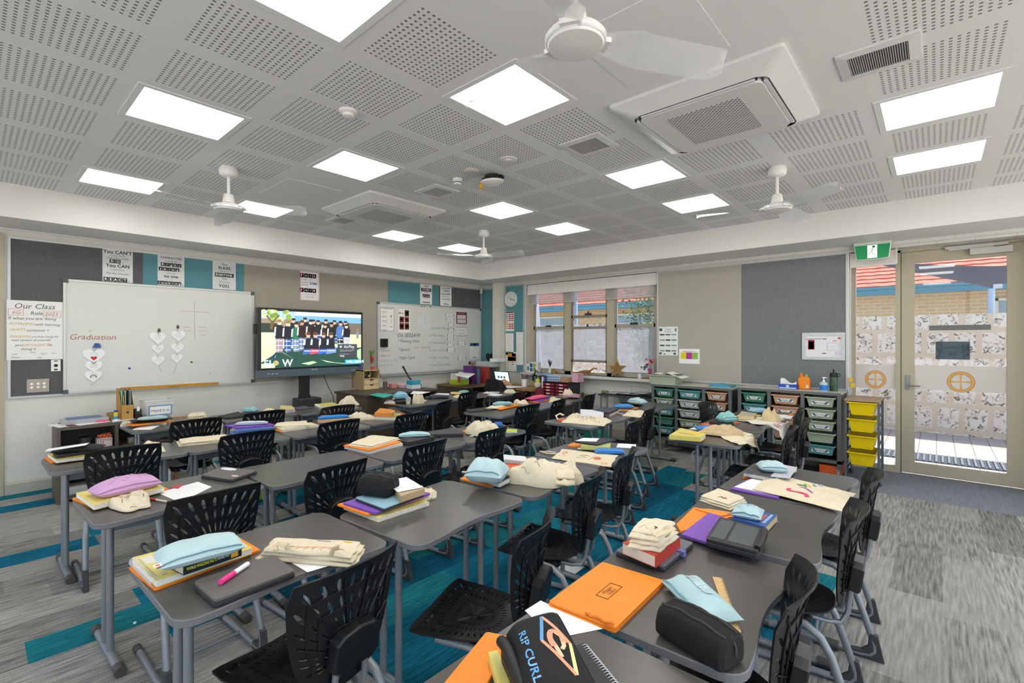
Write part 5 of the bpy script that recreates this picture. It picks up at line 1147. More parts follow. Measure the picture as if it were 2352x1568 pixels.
for a in ((-1.915, .755, .02, 'grey desk with the yellow notebook, grey tablet case and pink highlighter'), (-1.835, 1.515, .07, 'grey desk under the black boxy pencil case'), (-1.86, 2.285, .05, 'grey desk under the plump blue pouch and crumpled tote'), (-1.895, 3.045, .02, 'grey desk under the spread printed tote and blue flat case'),
          (-3.05, .725, .03, 'grey desk with the pink pencil case, red pen and lined paper'), (-3.035, 1.487, -.02, 'empty grey desk in the second row'), (-3.05, 2.245, .03, 'grey desk with tote on orange folder and flat black laptop case'), (-3.06, 3.0, 0, 'grey desk with orange folder, lime notebook and standing tote'),
          (-4.345, .70, .0, 'far left grey desk with dark sleeves and yellow notebook'), (-4.335, 1.44, -.02, 'grey desk with the long rolled tote, left rear'), (-4.31, 2.19, -.03, 'grey desk with the purple folder and tote on spiral book'), (-4.39, 2.95, .03, 'grey desk with the bright blue case and orange books'),
          (-3.785, 4.105, .05, 'grey desk with the closed dark folder near the middle back'), (-3.83, 4.87, .03, 'grey desk with the pink and orange pouches'), (-3.95, 5.63, .03, 'grey desk with the small tote bundle below the paper trays'),
          (-5.625, 1.33, .02, 'grey desk beside the low shelf with black and blue cases'), (-5.61, 2.08, -.01, 'grey desk with the black sleeve near the whiteboard'), (-5.52, 2.83, -.02, 'dark desk in front of the screen stand'),
          (-5.185, 4.0, .0, 'grey desk with the clear cup and small blue shark pouch'), (-5.26, 4.75, .0, 'grey desk with dark book stack below the teacher desk'), (-5.12, 5.5, 0, 'grey desk with loose papers in front of the jacket chair'),
          (-.63, .80, 0, 'nearest grey desk at the bottom with the printed black case'), (-.64, 1.58, .03, 'grey desk with the Maggie folder and wooden ruler'), (-.615, 2.37, .04, 'grey desk with the clear-backed tablet and purple folder'), (-.625, 3.12, 0, 'grey desk with the painted tote on the right'),
          (-2.695, 4.2, 0, 'grey desk with the ink-drawn tote'), (-2.725, 4.935, 0, 'grey desk with the dark slab book and blue pouch'), (-2.74, 5.66, 0, 'grey desk end against the green trays'),
          (-1.43, 4.25, .02, 'grey desk with the yellow labelled book and beige tote'), (-1.46, 5.01, .02, 'grey desk with the black case and teal pouch by the trays'), (-1.44, 5.77, .02, 'grey desk with the pink-drawn tote hanging over its edge')): put_desk(*a)
t = thing('wooden_stool', 'round wooden stool between the low shelf and the whiteboard wall', 'stool', (-6.3, 1.62, 0))
ws_ = mat('96693B', .5, nz=(9, .2))
f = MB(); f.lathe([(.165, .635), (.172, .645), (.172, .665), (.16, .672), (0, .672)], 28, 0, Matrix.Translation((-6.3, 1.62, 0))); build('seat', f, ws_, t)
for k in range(4):
 a = PI/4+k*PI/2; f = MB(); f.tube([(-6.3+.12*math.cos(a), 1.62+.12*math.sin(a), .64), (-6.3+.19*math.cos(a), 1.62+.19*math.sin(a), 0)], .016, 8); build('leg', f, ws_, t)
f = MB(); 
for k in range(4):
 a, b = PI/4+k*PI/2, PI/4+(k+1)*PI/2; f.tube([(-6.3+.165*math.cos(a), 1.62+.165*math.sin(a), .25), (-6.3+.165*math.cos(b), 1.62+.165*math.sin(b), .25)], .01, 6)
build('stretcher', f, ws_, t)
lam = mat('5E554A', .5, nz=(14, .15, (1, 1, 8))); lamd = mat('4B443B', .55)
t = thing('low_shelf', 'low brown open shelf unit against the whiteboard wall on the left', 'shelf', (-6.35, 1.0, 0))
x0, x1, y0, y1, zt = -6.55, -6.14, .55, 1.45, .715
def part(nm, par, a, b, m): f = MB(); f.box(a, b); return build(nm, f, m, par)
part('top', t, (x0, y0, zt-.025), (x1, y1, zt), lam)
for y in (y0, .975, y1-.025): part('side_panel', t, (x0, y, 0), (x1, y+.025, zt-.025), lam)
part('back_panel', t, (x0, y0+.025, .05), (x0+.012, y1-.025, zt-.025), lamd)
for a, b in ((y0+.025, .975), (1.0, y1-.025)):
 for z in (.46, .25, .03): part('shelf_board', t, (x0+.012, a, z), (x1-.01, b, z+.02), lam)
t = thing('brown_cabinet', 'dark brown cupboard between the screen and the teacher desk', 'cabinet', (-5.8, 3.9, 0))
part('body', t, (-6.45, 3.5, 0), (-5.66, 3.98, .78), mat('5A4C3E', .5, nz=(8, .1))); part('top', t, (-6.47, 3.48, .78), (-5.64, 4.72, .81), mat('4A3F35', .5)); part('side_panel', t, (-6.45, 4.68, 0), (-5.66, 4.72, .78), mat('5A4C3E', .5, nz=(8, .1))); part('back_panel', t, (-6.45, 3.98, .05), (-6.42, 4.68, .78), lamd); part('shelf_board', t, (-6.42, 3.98, .4), (-5.7, 4.68, .42), mat('5A4C3E', .5, nz=(8, .1)))
for k, (y, z, h_) in enumerate(((4.02, .42, '2F6FB8'), (4.25, .42, 'C9C6C2'), (4.45, .42, '2766B5'), (4.05, .03, '2C5FA0'))):
 q = thing('storage_box', ['blue box on the upper shelf of the brown cupboard', 'pale box in the middle of the brown cupboard shelf', 'bright blue box at the right of the brown cupboard shelf', 'dark blue box low in the brown cupboard'][k], 'box', (-5.85, y+.09, z))
 f = MB(); f.prism(rrect(-5.98, y, -5.68, y+.19, .01), z, z+.2, .004); b = build('body', f, mat(h_, .45), q); f = MB(); f.box((-5.679, y+.06, z+.1), (-5.677, y+.13, z+.15)); build('label_card', f, paper, b)
ply = mat('B79F78', .55, nz=(10, .1, (1, 1, 6))); pld = mat('A88F68', .55)
t = thing('drawer_tower', 'small plywood tower with open top and two drawers right of the screen', 'drawer unit', (-6.4, 4.06, .81))
x0, x1, y0, y1, z0, z1 = -6.62, -6.30, 3.84, 4.11, .81-.02, 1.10
z0 = .81
for a, b in (((x0, y0, z0), (x1, y0+.014, z1)), ((x0, y1-.014, z0), (x1, y1, z1))): part('side_panel', t, a, b, pld)
part('top', t, (x0, y0, z1-.014), (x1, y1, z1), ply); part('back_panel', t, (x0, y0, z0), (x0+.01, y1, z1), ply); part('shelf_board', t, (x0, y0+.014, .965), (x1, y1-.014, .977), ply)
for zz_ in (.815, .89):
 f = MB(); f.box((x0+.02, y0+.016, zz_), (x1+.004, y1-.016, zz_+.07)); d_ = build('drawer', f, mat('CDB48A', .5, nz=(10, .08)), t)
 f = MB(); f.prism([(x, y) for x, y in [(-.03, .012), (.03, .012), (.024, -.006), (-.024, -.006)]], 0, .002, 0, 0, None, Matrix(((0, 0, 1, x1+.004), (1, 0, 0, (y0+y1)/2), (0, 1, 0, zz_+.058), (0, 0, 0, 1)))); build('finger_notch', f, ink, d_)
dw = mat('7A5C3C', .5, nz=(7, .18, (1, 12, 1)))
t = thing('teacher_desk', 'wood-topped teacher desk in the back corner', 'desk', (-6.1, 6.15, 0))
part('top', t, (-6.88, 5.7, .715), (-6.05, 6.68, .74), dw); part('return_top', t, (-6.05, 6.12, .70), (-4.98, 6.68, .738), mat('A07A50', .5, nz=(7, .15)))
part('side_panel', t, (-6.88, 5.72, 0), (-6.1, 5.745, .715), lamd); part('side_panel', t, (-5.03, 6.16, 0), (-5.005, 6.66, .70), lamd); part('back_panel', t, (-6.88, 6.62, .1), (-5.03, 6.64, .70), lamd); part('shelf_board', t, (-6.86, 5.745, .6), (-6.12, 6.1, .62), lamd)
t = thing('teacher_chair', 'office chair hidden under a draped black jacket at the teacher desk', 'chair', (-5.52, 5.88+.12, 0))
cx, cy = -5.5, 5.95
f = MB(); f.lathe([(.03, .1), (.03, .42)], 12, 0, Matrix.Translation((cx, cy, 0))); build('column', f, darkg, t)
for k in range(5): a = k*2*PI/5; f = MB(); f.tube([(cx, cy, .1), (cx+.28*math.cos(a), cy+.28*math.sin(a), .06)], .02, 8); f.sphere((cx+.28*math.cos(a), cy+.28*math.sin(a), .03), .03, 10); build('base_arm', f, darkg, t)
f = MB(); f.prism(rrect(cx-.23, cy-.22, cx+.23, cy+.22, .06), .42, .49, .02); build('seat', f, black, t)
f = MB(); yb = cy-.16
def jk(u, v):
 a = (u-.5)*PI*1.0; hw = .235*(1-.28*max(0, v-.6)/.4)
 z = .50+v*.41-(.13*abs(u-.5)**2*4*max(0, v-.55))
 return (cx+.0+hw*math.sin(a)*1.0+.006*math.sin(9*u*PI+v*4), yb-.075*math.cos(a)-.012*math.sin(u*24+v*3), z)
f.grid(jk, 26, 12); f.grid(lambda u, v: (jk(u, v)[0], jk(u, v)[1]+(.03+.12*(1-v)), jk(u, v)[2]), 26, 12); f.grid(lambda u, v: tuple(Vector(jk(u, 1))+Vector((0, .03*v, 0))), 26, 1)
build('jacket_back', f, mat('161618', .9), t, label='black jacket draped over the backrest')
f = MB(); f.box((cx-.02, cy-.17, .42), (cx+.02, cy-.14, .62)); build('back_stem', f, darkg, t)
lamt = mat('C9C3B8', .45); fram = mat('6A6B6C', .45, .3)
TRAYC = {'g': '5F9880', 't': '5E9E9C', 'p': 'D2A284', 's': 'A9B39C', 'w': 'C3C4BC', 'y': 'E3C400', 'd': '4F8A70'}
def tray(name, lb, x0, x1, yf, z, h, c, txt='', depth=.36, grp='storage trays'):
 q = thing(name, lb, 'tray', ((x0+x1)/2, yf+depth/2, z), 0, grp)
 f = MB(); tp = .022
 A = [(x0, yf), (x1, yf), (x1, yf+depth), (x0, yf+depth)]; B = [(x0+tp, yf+tp), (x1-tp, yf+tp), (x1-tp, yf+depth-tp), (x0+tp, yf+depth-tp)]
 f.add([(x, y, z) for x, y in B]+[(x, y, z+h) for x, y in A], [(3, 2, 1, 0), (0, 1, 5, 4), (1, 2, 6, 5), (2, 3, 7, 6), (3, 0, 4, 7)])
 f.add([(x, y, z+.004) for x, y in B]+[(x+.004*(1 if k in (0, 3) else -1), y+.004*(1 if k < 2 else -1), z+h) for k, (x, y) in enumerate(A)], [(0, 1, 2, 3), (4, 5, 1, 0), (5, 6, 2, 1), (6, 7, 3, 2), (7, 4, 0, 3)])
 m = mat(TRAYC.get(c, c), .35); bd = build('bin', f, m, q)
 f = MB(); rm = .016
 f.prism(rrect(x0-rm, yf-rm, x1+rm, yf, .003), z+h-.004, z+h+.008, .002); f.box((x0-rm, yf, z+h-.004), (x0, yf+depth, z+h+.008)); f.box((x1, yf, z+h-.004), (x1+rm, yf+depth, z+h+.008)); f.box((x0-rm, yf+depth, z+h-.004), (x1+rm, yf+depth+rm, z+h+.008)); build('rim', f, m, q)
 if txt:
  w_ = (x1-x0)*.64; h2 = h*.38; xc = (x0+x1)/2; T = Matrix(((1, 0, 0, xc), (0, 0, -1, yf+tp*.5-.003), (0, 1, 0, z+h*.46), (0, 0, 0, 1)))
  f = MB(); f.box((-w_/2, -h2/2, -.004), (w_/2, h2/2, .0015), 0, T); lbp = build('name_label', f, mat('DCDDDF', .5), q)
  f = MB(); f.text(txt, h2*.75, T @ Matrix.Translation((0, 0, .0024)), 0, False); n0 = len(f.f)
  for s in (-1, 1):
   for k in range(3): f.poly([T @ Vector((s*w_*(.4-.05*k)+.016*math.cos(a)*(.6 if k % 2 else 1), -h2*.22*(k-1)+.007*math.sin(a), .002)) for a in [2*PI*j/7 for j in range(7)]], 1)
  build('label_printing', f, [mat('5C5E62', .6), mat('3E5E68', .6)], lbp)
 return q
def tray_unit(lb, x0, x1, cols, zt, stripw=.04):
 yf, yb = 6.40, 6.84
 t = thing('tray_unit', lb, 'storage unit', ((x0+x1)/2, 6.62, 0))
 part('top', t, (x0, yf, zt-.022), (x1, yb, zt), lamt); f = MB(); f.box((x0, yf-.008, zt-.03), (x1, yf, zt)); build('edge', f, fram, t)
 for x in cols:
  for y in (yf, yb-.03): part('upright', t, (x, y, .1), (x+stripw, y+.03, zt-.03), fram)
  part('side_panel', t, (x+.012, yf+.03, .16), (x+.028, yb-.03, zt-.03), mat('58595A', .5))
 part('bottom_rail', t, (x0, yf, .16), (x1, yf+.03, .195), fram); part('bottom_rail', t, (x0, yb-.03, .16), (x1, yb, .195), fram); part('bottom_board', t, (x0+.04, yf+.03, .165), (x1-.04, yb-.03, .18), fram); part('back_panel', t, (x0+.04, yb-.02, .18), (x1-.04, yb-.01, zt-.03), mat('3F4041', .6))
 for x in (x0+.03, x1-.03):
  for y in (yf+.03, yb-.03):
   f = MB(); f.lathe([(.036, -.013), (.036, .013)], 16, 0, Matrix.Translation((x, y, .037)) @ Matrix.Rotation(PI/2, 4, 'Y')); c = build('caster', f, mat('8D8B88', .5), t)
   f = MB(); f.box((x-.02, y-.02, .07), (x+.02, y+.02, .1)); f.box((x-.018, y-.012, .037), (x-.014, y+.012, .08)); f.box((x+.014, y-.012, .037), (x+.018, y+.012, .08)); build('fork', f, mat('9FA3A6', .35, .6), c)
 return t
u1 = tray_unit('wheeled unit of green, teal and peach name trays left of the grey felt', -3.02, -1.945, (-3.02, -2.685, -2.315, -1.985), .925)
u2 = tray_unit('second wheeled unit of name trays beside the door', -1.87, -.79, (-1.87, -1.535, -1.185, -.83), .95)
def column(x0, x1, zs, h, specs, un):
 for (c, tx, w_), z in zip(specs, zs): tray('storage_tray', w_, x0, x1, 6.385, z, h, c, tx)
zs1 = [.765, .635, .505, .375, .245]; H1 = .095
column(-2.955, -2.71, zs1, H1, [('d', 'Addi', 'dark green tray labelled Addi, top left of the trays'), ('s', 'Addison', 'sage tray labelled Addison below the Addi tray'), ('t', 'Amelia', 'teal tray labelled Amelia in the first column'), ('d', '', 'unlabelled dark green tray in the first column'), ('t', 'Aria', 'lowest teal tray of the first column')], 1)
column(-2.62, -2.34, zs1, H1, [('t', 'Bridgette', 'teal tray labelled Bridgette'), ('w', 'Callum', 'white tray labelled Callum'), ('w', 'Cayden', 'white tray labelled Cayden under the Callum tray'), ('s', 'Caleb', 'sage tray labelled Caleb'), ('w', '', 'lowest pale tray of the second column')], 1)
column(-2.25, -2.01, zs1, H1, [('p', 'Emily', 'peach tray labelled Emily'), ('p', 'Flora', 'peach tray labelled Flora'), ('t', 'Grace', 'teal tray under the Flora tray'), ('t', '', 'unlabelled teal tray low in the third column'), ('p', '', 'lowest peach tray of the third column')], 1)
zs2 = [.785, .65, .515, .38, .245]; H2_ = .1
column(-1.805, -1.56, zs2, H2_, [('d', 'India', 'dark green tray labelled India'), ('t', 'Jack', 'teal tray under the India tray'), ('t', '', 'teal tray half hidden behind the hanging tote desk'), ('t', '', 'fourth teal tray of the fourth column'), ('d', '', 'lowest dark green tray of the fourth column')], 2)
column(-1.47, -1.21, zs2, H2_, [('p', 'Maggie', 'peach tray labelled Maggie'), ('p', 'Lily', 'peach tray labelled Lily'), ('p', '', 'third peach tray of the fifth column'), ('p', '', 'fourth peach tray of the fifth column'), ('s', '', 'lowest sage tray of the fifth column')], 2)
column(-1.12, -.855, zs2, H2_, [('s', 'Savannah', 'sage tray labelled Savannah'), ('s', 'Scarlett', 'sage tray labelled Scarlett'), ('s', 'Taylor', 'sage tray labelled Taylor'), ('s', '', 'plain sage tray with papers above the Willow tray'), ('t', 'Willow', 'teal tray labelled Willow at the bottom')], 2)
f = MB(); f.box((-1.0, 6.42, .02), (-.8, 6.8, .13)); build('orange_box', f, mat('D0571E', .5), label='orange box on the floor under the second tray unit', cat='box')
t = thing('tray_trolley', 'narrow wheeled trolley frame with wooden top in front of the sidelight', 'trolley', (-.6, 6.6, 0))
x0, x1, yf, yb, zt = -.755, -.445, 6.34, 6.82, .90
part('top', t, (x0, yf, zt-.02), (x1, yb, zt), mat('A68B68', .5, nz=(9, .12)))
for x in (x0, x1-.022):
 for y in (yf, yb-.022): part('upright', t, (x, y, .09), (x+.022, y+.022, zt-.02), mat('5D646C', .45, .3))
for z in (.12, .22, .32, .42, .52, .62, .72, .82):
 for x in (x0+.004, x1-.018): part('runner', t, (x, yf+.022, z), (x+.014, yb-.022, z+.012), mat('4A4F55', .45, .3))
for x in (x0+.011, x1-.011):
 for y in (yf+.011, yb-.011):
  f = MB(); f.sphere((x, y, .028), .028, 12); c = build('caster', f, mat('4A4A4C', .4), t); f = MB(); f.tube([(x, y, .05), (x, y, .1)], .009, 8); build('stem', f, steel, c)
for k, z in enumerate((.735, .555, .375, .195)):
 tray('storage_tray', ['top yellow tray of the narrow trolley', 'second yellow tray of the narrow trolley', 'third yellow tray of the narrow trolley', 'lowest yellow tray of the narrow trolley'][k], -.715, -.485, 6.325, z, .13, 'y', '', .42, 'yellow trolley trays')
t = thing('side_table', 'small dark table against the block wall under the black folders', 'table', (-3.55, 6.62, 0))
part('top', t, (-3.9, 6.4, .70), (-3.12, 6.86, .72), mat('3E3E40', .5))
for x in (-3.87, -3.76, -3.25, -3.15):
 f = MB(); f.tube([(x, 6.45, 0), (x, 6.45, .7)], .013, 8); build('leg', f, tubem, t)
part('shelf_board', t, (-3.6, 6.42, .56), (-3.15, 6.8, .57), mat('4A4C50', .5))
t = thing('low_cupboard', 'low dark cupboard carrying the red paper drawers', 'cupboard', (-4.6, 6.55, 0)); part('body', t, (-5.0, 6.3, 0), (-4.32, 6.86, .62), mat('3A3633', .5)); part('top', t, (-5.02, 6.28, .62), (-4.3, 6.88, .64), mat('8A6A48', .5))
def drawers(x0, x1, lb, grp):
 q = thing('paper_sorter', lb, 'drawer unit', ((x0+x1)/2, 6.55, .64), 0, grp); f = MB()
 f.box((x0, 6.36, .64), (x0+.01, 6.7, .86)); f.box((x1-.01, 6.36, .64), (x1, 6.7, .86)); f.box((x0, 6.36, .85), (x1, 6.7, .86)); f.box((x0, 6.69, .64), (x1, 6.7, .86)); build('casing', f, mat('26272A', .4), q)
 for k in range(4):
  z = .65+k*.05; f = MB(); f.box((x0+.012, 6.35, z), (x1-.012, 6.66, z+.036)); d_ = build('drawer', f, mat('8E2A3A', .35), q); f = MB(); f.box((x0+.08, 6.347, z+.01), (x1-.1, 6.35, z+.026)); build('label_card', f, paper, d_)
 return q
drawers(-4.93, -4.68, 'red paper drawers, left of the pair under the window sill', 'red paper drawers'); drawers(-4.67, -4.42, 'red paper drawers, right of the pair under the window sill', 'red paper drawers')
# ================================================================== THINGS ON THE DESKS
def V2(px, z): return [at(x, y, z) for x, y in px]
def fr_(ox, oy, s): return lambda *p: [(ox+x/s, oy+y/s) for x, y in p]
A, B, Cc, D, E_, G, H, I, J, K_, L_, M_, N_, O_ = (fr_(260, 1140, 3.5636), fr_(480, 1060, 3.087), fr_(1000, 880, 4.356), fr_(1000, 1150, 3.36), fr_(1450, 1030, 2.915), fr_(1400, 900, 4.704), fr_(60, 870, 3.92), fr_(560, 870, 4.48), fr_(800, 820, 4.9), fr_(1020, 800, 4.704), fr_(560, 800, 4.704), fr_(1080, 840, 4.9), fr_(80, 880, 5.88), fr_(250, 900, 3.136))
T_ = DT+.0005
ORG, PUR, YEL, LBL, BLU = 'F08A24', '7A4CB0', 'DCCB6E', 'B2CBCF', '3F7FC8'
def ctr(P): return Vector((sum(p.x for p in P)/len(P), sum(p.y for p in P)/len(P), 0))
def card(P, n=1): return mat(P, .55, nz=(30, .04))
def slabq(px, z0, h, r=.006): return rpoly([(p.x, p.y) for p in V2(px, z0+h)], r)
def folder(px, z0, colour, label, h=.008, cat='folder', flap=True):
 P = V2(px, z0+h); c = ctr(P); t = thing('document_folder', label, cat, (c.x, c.y, z0))
 m = mat(colour, .5, nz=(25, .05))
 f = MB(); f.prism(rpoly([(p.x, p.y) for p in P], .01), z0, z0+h*.4, 0); build('back_cover', f, m, t)
 f = MB(); q = [p.lerp(c, .012) for p in P]; f.prism(rpoly([(p.x, p.y) for p in q], .01), z0+h*.5, z0+h, 0); build('front_cover', f, m, t)
 if flap:
  f = MB(); e = [P[0], P[1], P[1].lerp(P[2], .04), P[0].lerp(P[3], .04)]; f.prism([(p.x, p.y) for p in e], z0+h*.4, z0+h*.5, 0); build('spine_fold', f, m, t)
 return t
def paper_sheet(px, z, label, lines=0, name='paper_sheet', colour=None, cat='paper'):
 P = V2(px, z); f = MB(); f.prism([(p.x, p.y) for p in P], z-.0008, z, 0); o = build(name, f, colour or paperw, label=label, cat=cat)
 if lines:
  f = MB()
  for k in range(lines):
   v = .08+.84*k/lines; a, b = P[0].lerp(P[3], v), P[1].lerp(P[2], v); a, b = a.lerp(b, .06), a.lerp(b, .6+.34*random.random()); n = (P[3]-P[0]).normalized()*.001
   f.quad(a+Vector((0, 0, .0003)), b+Vector((0, 0, .0003)), b+n+Vector((0, 0, .0003)), a+n+Vector((0, 0, .0003)))
  build('handwriting', f, mat('A0A0A6', .6), o)
 return o
def book(px, z0, h, cover, label, pages='E4DAC4', art=None, title=None):
 """px: upper face corners, spine between the first two"""
 P = V2(px, z0+h); c = ctr(P); t = thing('book', label, 'book', (c.x, c.y, z0)); m = mat(cover, .4, nz=(18, .06))
 f = MB(); f.prism([(p.x, p.y) for p in P], z0, z0+.002, 0); f.prism([(p.x, p.y) for p in P], z0+h-.002, z0+h, 0)
 s = [P[0], P[1], P[1].lerp(P[2], .02), P[0].lerp(P[3], .02)]; f.prism([(p.x, p.y) for p in s], z0+.002, z0+h-.002, 0); build('cover', f, m, t)
 f = MB(); q = [P[0].lerp(P[3], .02), P[1].lerp(P[2], .02), P[1].lerp(P[2], .985), P[0].lerp(P[3], .985)]; q = [p.lerp(c, .012) for p in q]; f.prism([(p.x, p.y) for p in q], z0+.002, z0+h-.002, 0); build('pages', f, mat(pages, .8, nz=(60, .1, (1, 1, 30))), t)
 if art:
  f = MB(); ms = []
  for k, (u0, v0, u1, v1, hx) in enumerate(art):
   w = lambda u, v: P[0].lerp(P[1], u).lerp(P[3].lerp(P[2], u), v)+Vector((0, 0, .0004+.0002*k))
   f.quad(w(u0, v0), w(u1, v0), w(u1, v1), w(u0, v1), len(ms)); ms.append(mat(hx, .4))
  build('cover_print', f, ms, t)
 if title:   # lettering on the spine face
  a, b = P[0].copy(), P[1].copy(); e = (b-a).normalized(); n = e.cross(Vector((0, 0, 1)))
  if n.dot(c-a) > 0: n = -n
  if n.cross(e).z < 0 and False: e = -e
  up = Vector((0, 0, 1)); xx = up.cross(n)
  if xx.dot(b-a) < 0: a, b = b, a
  mid = (a+b)/2; mid.z = z0+h/2; T = Matrix(((xx.x, 0, n.x, mid.x+n.x*.0006), (xx.y, 0, n.y, mid.y+n.y*.0006), (0, 1, 0, mid.z), (0, 0, 0, 1)))
  L = (b-a).length; f = MB(); f.text(title[0], h*.4, T @ Matrix.Translation((-L*.2, 0, 0)), 0, True, maxw=L*.5); f.text(title[1], h*.26, T @ Matrix.Translation((L*.17, 0, 0)), 1, True, maxw=L*.22)
  f.add([(L*.3, -h*.36, 0), (L*.43, -h*.36, 0), (L*.43, h*.36, 0), (L*.3, h*.36, 0)], [(0, 1, 2, 3)], 2, False, T); build('spine_lettering', f, [mat('D8D84A', .5), mat('E8EAEA', .5), mat('D9A22C', .5)], t)
 return t
def spiral(px, z0, h, cover, label, coil='D8D8DA', art=None, pitch=.0085, name='spiral_notebook'):
 """px: upper face corners, wire binding between the first two"""
 P = V2(px, z0+h); c = ctr(P); t = thing(name, label, 'notebook', (c.x, c.y, z0))
 f = MB(); f.prism(rpoly([(p.x, p.y) for p in P], .006), z0+h-.0012, z0+h, 0); f.prism(rpoly([(p.x, p.y) for p in P], .006), z0, z0+.0012, 0); build('cover', f, mat(cover, .5, nz=(25, .05)), t)
 f = MB(); q = [p.lerp(c, .015) for p in P]; f.prism([(p.x, p.y) for p in q], z0+.0012, z0+h-.0012, 0); build('pages', f, mat('E6E2DA', .8, nz=(60, .12, (1, 1, 30))), t)
 a, b = P[0], P[1]; L = (b-a).length; e = (b-a)/L; n = e.cross(Vector((0, 0, 1)))
 if n.dot(c-a) < 0: n = -n
 k = max(8, int(L*.92/pitch)); path = []; r = h*.62+.0015
 for i in range(k*8+1):
  s = L*.04+L*.92*i/(k*8); w = 2*PI*i/8; p = a+e*s+n*(.004+r*math.cos(w)); p.z = z0+h/2+r*math.sin(w); path.append(p)
 f = MB(); f.tube(path, .0009, 4); build('wire_binding', f, mat(coil, .35, .5), t)
 if art:
  f = MB(); ms = []
  for i, (u0, v0, u1, v1, hx) in enumerate(art):
   w = lambda u, v: P[0].lerp(P[1], u).lerp(P[3].lerp(P[2], u), v)+Vector((0, 0, .0004+.0002*i))
   f.quad(w(u0, v0), w(u1, v0), w(u1, v1), w(u0, v1), len(ms)); ms.append(mat(hx, .5))
  build('cover_print', f, ms, t)
 return t
def pouch(p0, p1, W, Hh, z0, colour, label, name='pencil_case', zipc='6A8F9A', tag_=None, tilt=0, seed=1, wr=.004, cat='pencil case', prints=None):
 """soft zip pouch lying from end p0 to end p1 (pixels seen on the desk plane z0)"""
 a, b = at(p0[0], p0[1], z0+Hh*.4), at(p1[0], p1[1], z0+Hh*.4); L = (b-a).length; e = (b-a)/L; n = Vector((-e.y, e.x, 0)); c = (a+b)/2
 t = thing(name, label, cat, (c.x, c.y, z0)); rs = random.Random(seed); ox = rs.random()*50
 def surf(u, v, top):
  U, V = 2*u-1, 2*v-1
  prof = (max(0, 1-abs(U)**3.2))**.55*(max(0, 1-abs(V)**2.4))**.6
  w = W/2*(1-.06*abs(V)*0-.10*(1-abs(U))*abs(V))
  nz = noise.noise(Vector((u*5+ox, v*4, .3)))*wr*2.2
  z = z0+Hh*.34+(Hh*.66*prof+nz*prof if top else -Hh*.339*min(1, prof*1.6))
  z += tilt*u
  p = c+e*(U*L/2)+n*(V*w); return (p.x, p.y, z)
 f = MB(); f.grid(lambda u, v: surf(u, v, True), 22, 14); f.grid(lambda u, v: surf(1-u, v, False), 22, 14); build('body', f, mat(colour, .75, nz=(14, .05)), t)
 f = MB(); f.tube([Vector(surf(.05+.9*k/16, .04, True))+Vector((0, 0, .0015)) for k in range(17)], .0028, 5); z_ = build('zip', f, mat(zipc, .5), t)
 f = MB(); q = Vector(surf(.05, .04, True)); f.tube([q, q-e*.02+Vector((0, 0, -.004))], .0022, 5); build('zip_pull', f, steel, z_)
 if tag_: 
  f = MB(); q = Vector(surf(.03, .1, True)); f.add([q-n*.012, q+n*.012, q+n*.012-e*.022, q-n*.012-e*.022], [(0, 1, 2, 3)]); f.add([q-n*.006-e*.005+Vector((0, 0, .0006)), q+n*.006-e*.005+Vector((0, 0, .0006)), q+n*.006-e*.016+Vector((0, 0, .0006)), q-n*.006-e*.016+Vector((0, 0, .0006))], [(0, 1, 2, 3)], 1); build('fabric_tag', f, [paper, mat(tag_, .5)], t)
 if prints: prints(t, lambda u, v, d=.0035: Vector(surf(u, v, True))+Vector((0, 0, d)))
 return t
def boxcase(pa, pb, W, Hh, z0, colour, label, zipc='2A2A2C', taper=.8, text=None):
 """firm rectangular zip case; pa, pb are the end centres on plane z0"""
 a, b = at(*pa, z0), at(*pb, z0); L = (b-a).length; e = (b-a)/L; n = Vector((-e.y, e.x, 0)); c = (a+b)/2; t = thing('pencil_case', label, 'pencil case', (c.x, c.y, z0))
 Mx = Matrix(((e.x, n.x, 0, c.x), (e.y, n.y, 0, c.y), (0, 0, 1, z0), (0, 0, 0, 1)))
 f = MB(); sec = [(math.copysign(abs(math.cos(w))**.45, math.cos(w)), math.copysign(abs(math.sin(w))**.45, math.sin(w))) for w in [2*PI*k/28 for k in range(28)]]
 def bodyf(u, v):
  k = int(round(u*28)) % 28; s, q = sec[k]
  U = 2*v-1; en = (max(0, 1-abs(U)**14))**.5; hh = Hh/2*(.94+.06*math.cos(U*2)); ww = W/2*(1-(1-taper)*max(0, q)*.8)
  return tuple(Mx @ Vector((U*L/2, s*ww*(.72+.28*en), hh+q*hh*(.8+.2*en)-hh*.0+.002*math.sin(v*17+u*9)*(q > 0))))
 f.grid(bodyf, 28, 26, 0, None, True, True)
 n_ = 28
 b0 = len(f.v)-29*0
 f.poly([bodyf(k/28, 0) for k in range(28)][::-1]); f.poly([bodyf(k/28, 1) for k in range(28)])
 build('body', f, mat(colour, .85, nz=(40, .15)), t)
 f = MB(); f.tube([Vector(bodyf(6/28, .03+.94*k/20))+Vector((0, 0, .001)) for k in range(21)], .0035, 6); f.tube([Vector(bodyf(8/28, .03+.94*k/20))+Vector((0, 0, .001)) for k in range(21)], .0035, 6); z_ = build('zip', f, mat(zipc, .5), t)
 f = MB(); q = Vector(bodyf(7/28, .96)); f.tube([q, q+e*.012+Vector((0, 0, -.02)), q+e*.014+Vector((0, 0, -.045))], .0025, 5); build('zip_pull', f, mat('3A3A3C', .5), z_)
 if text: text(t, bodyf, Mx, L)
 return t
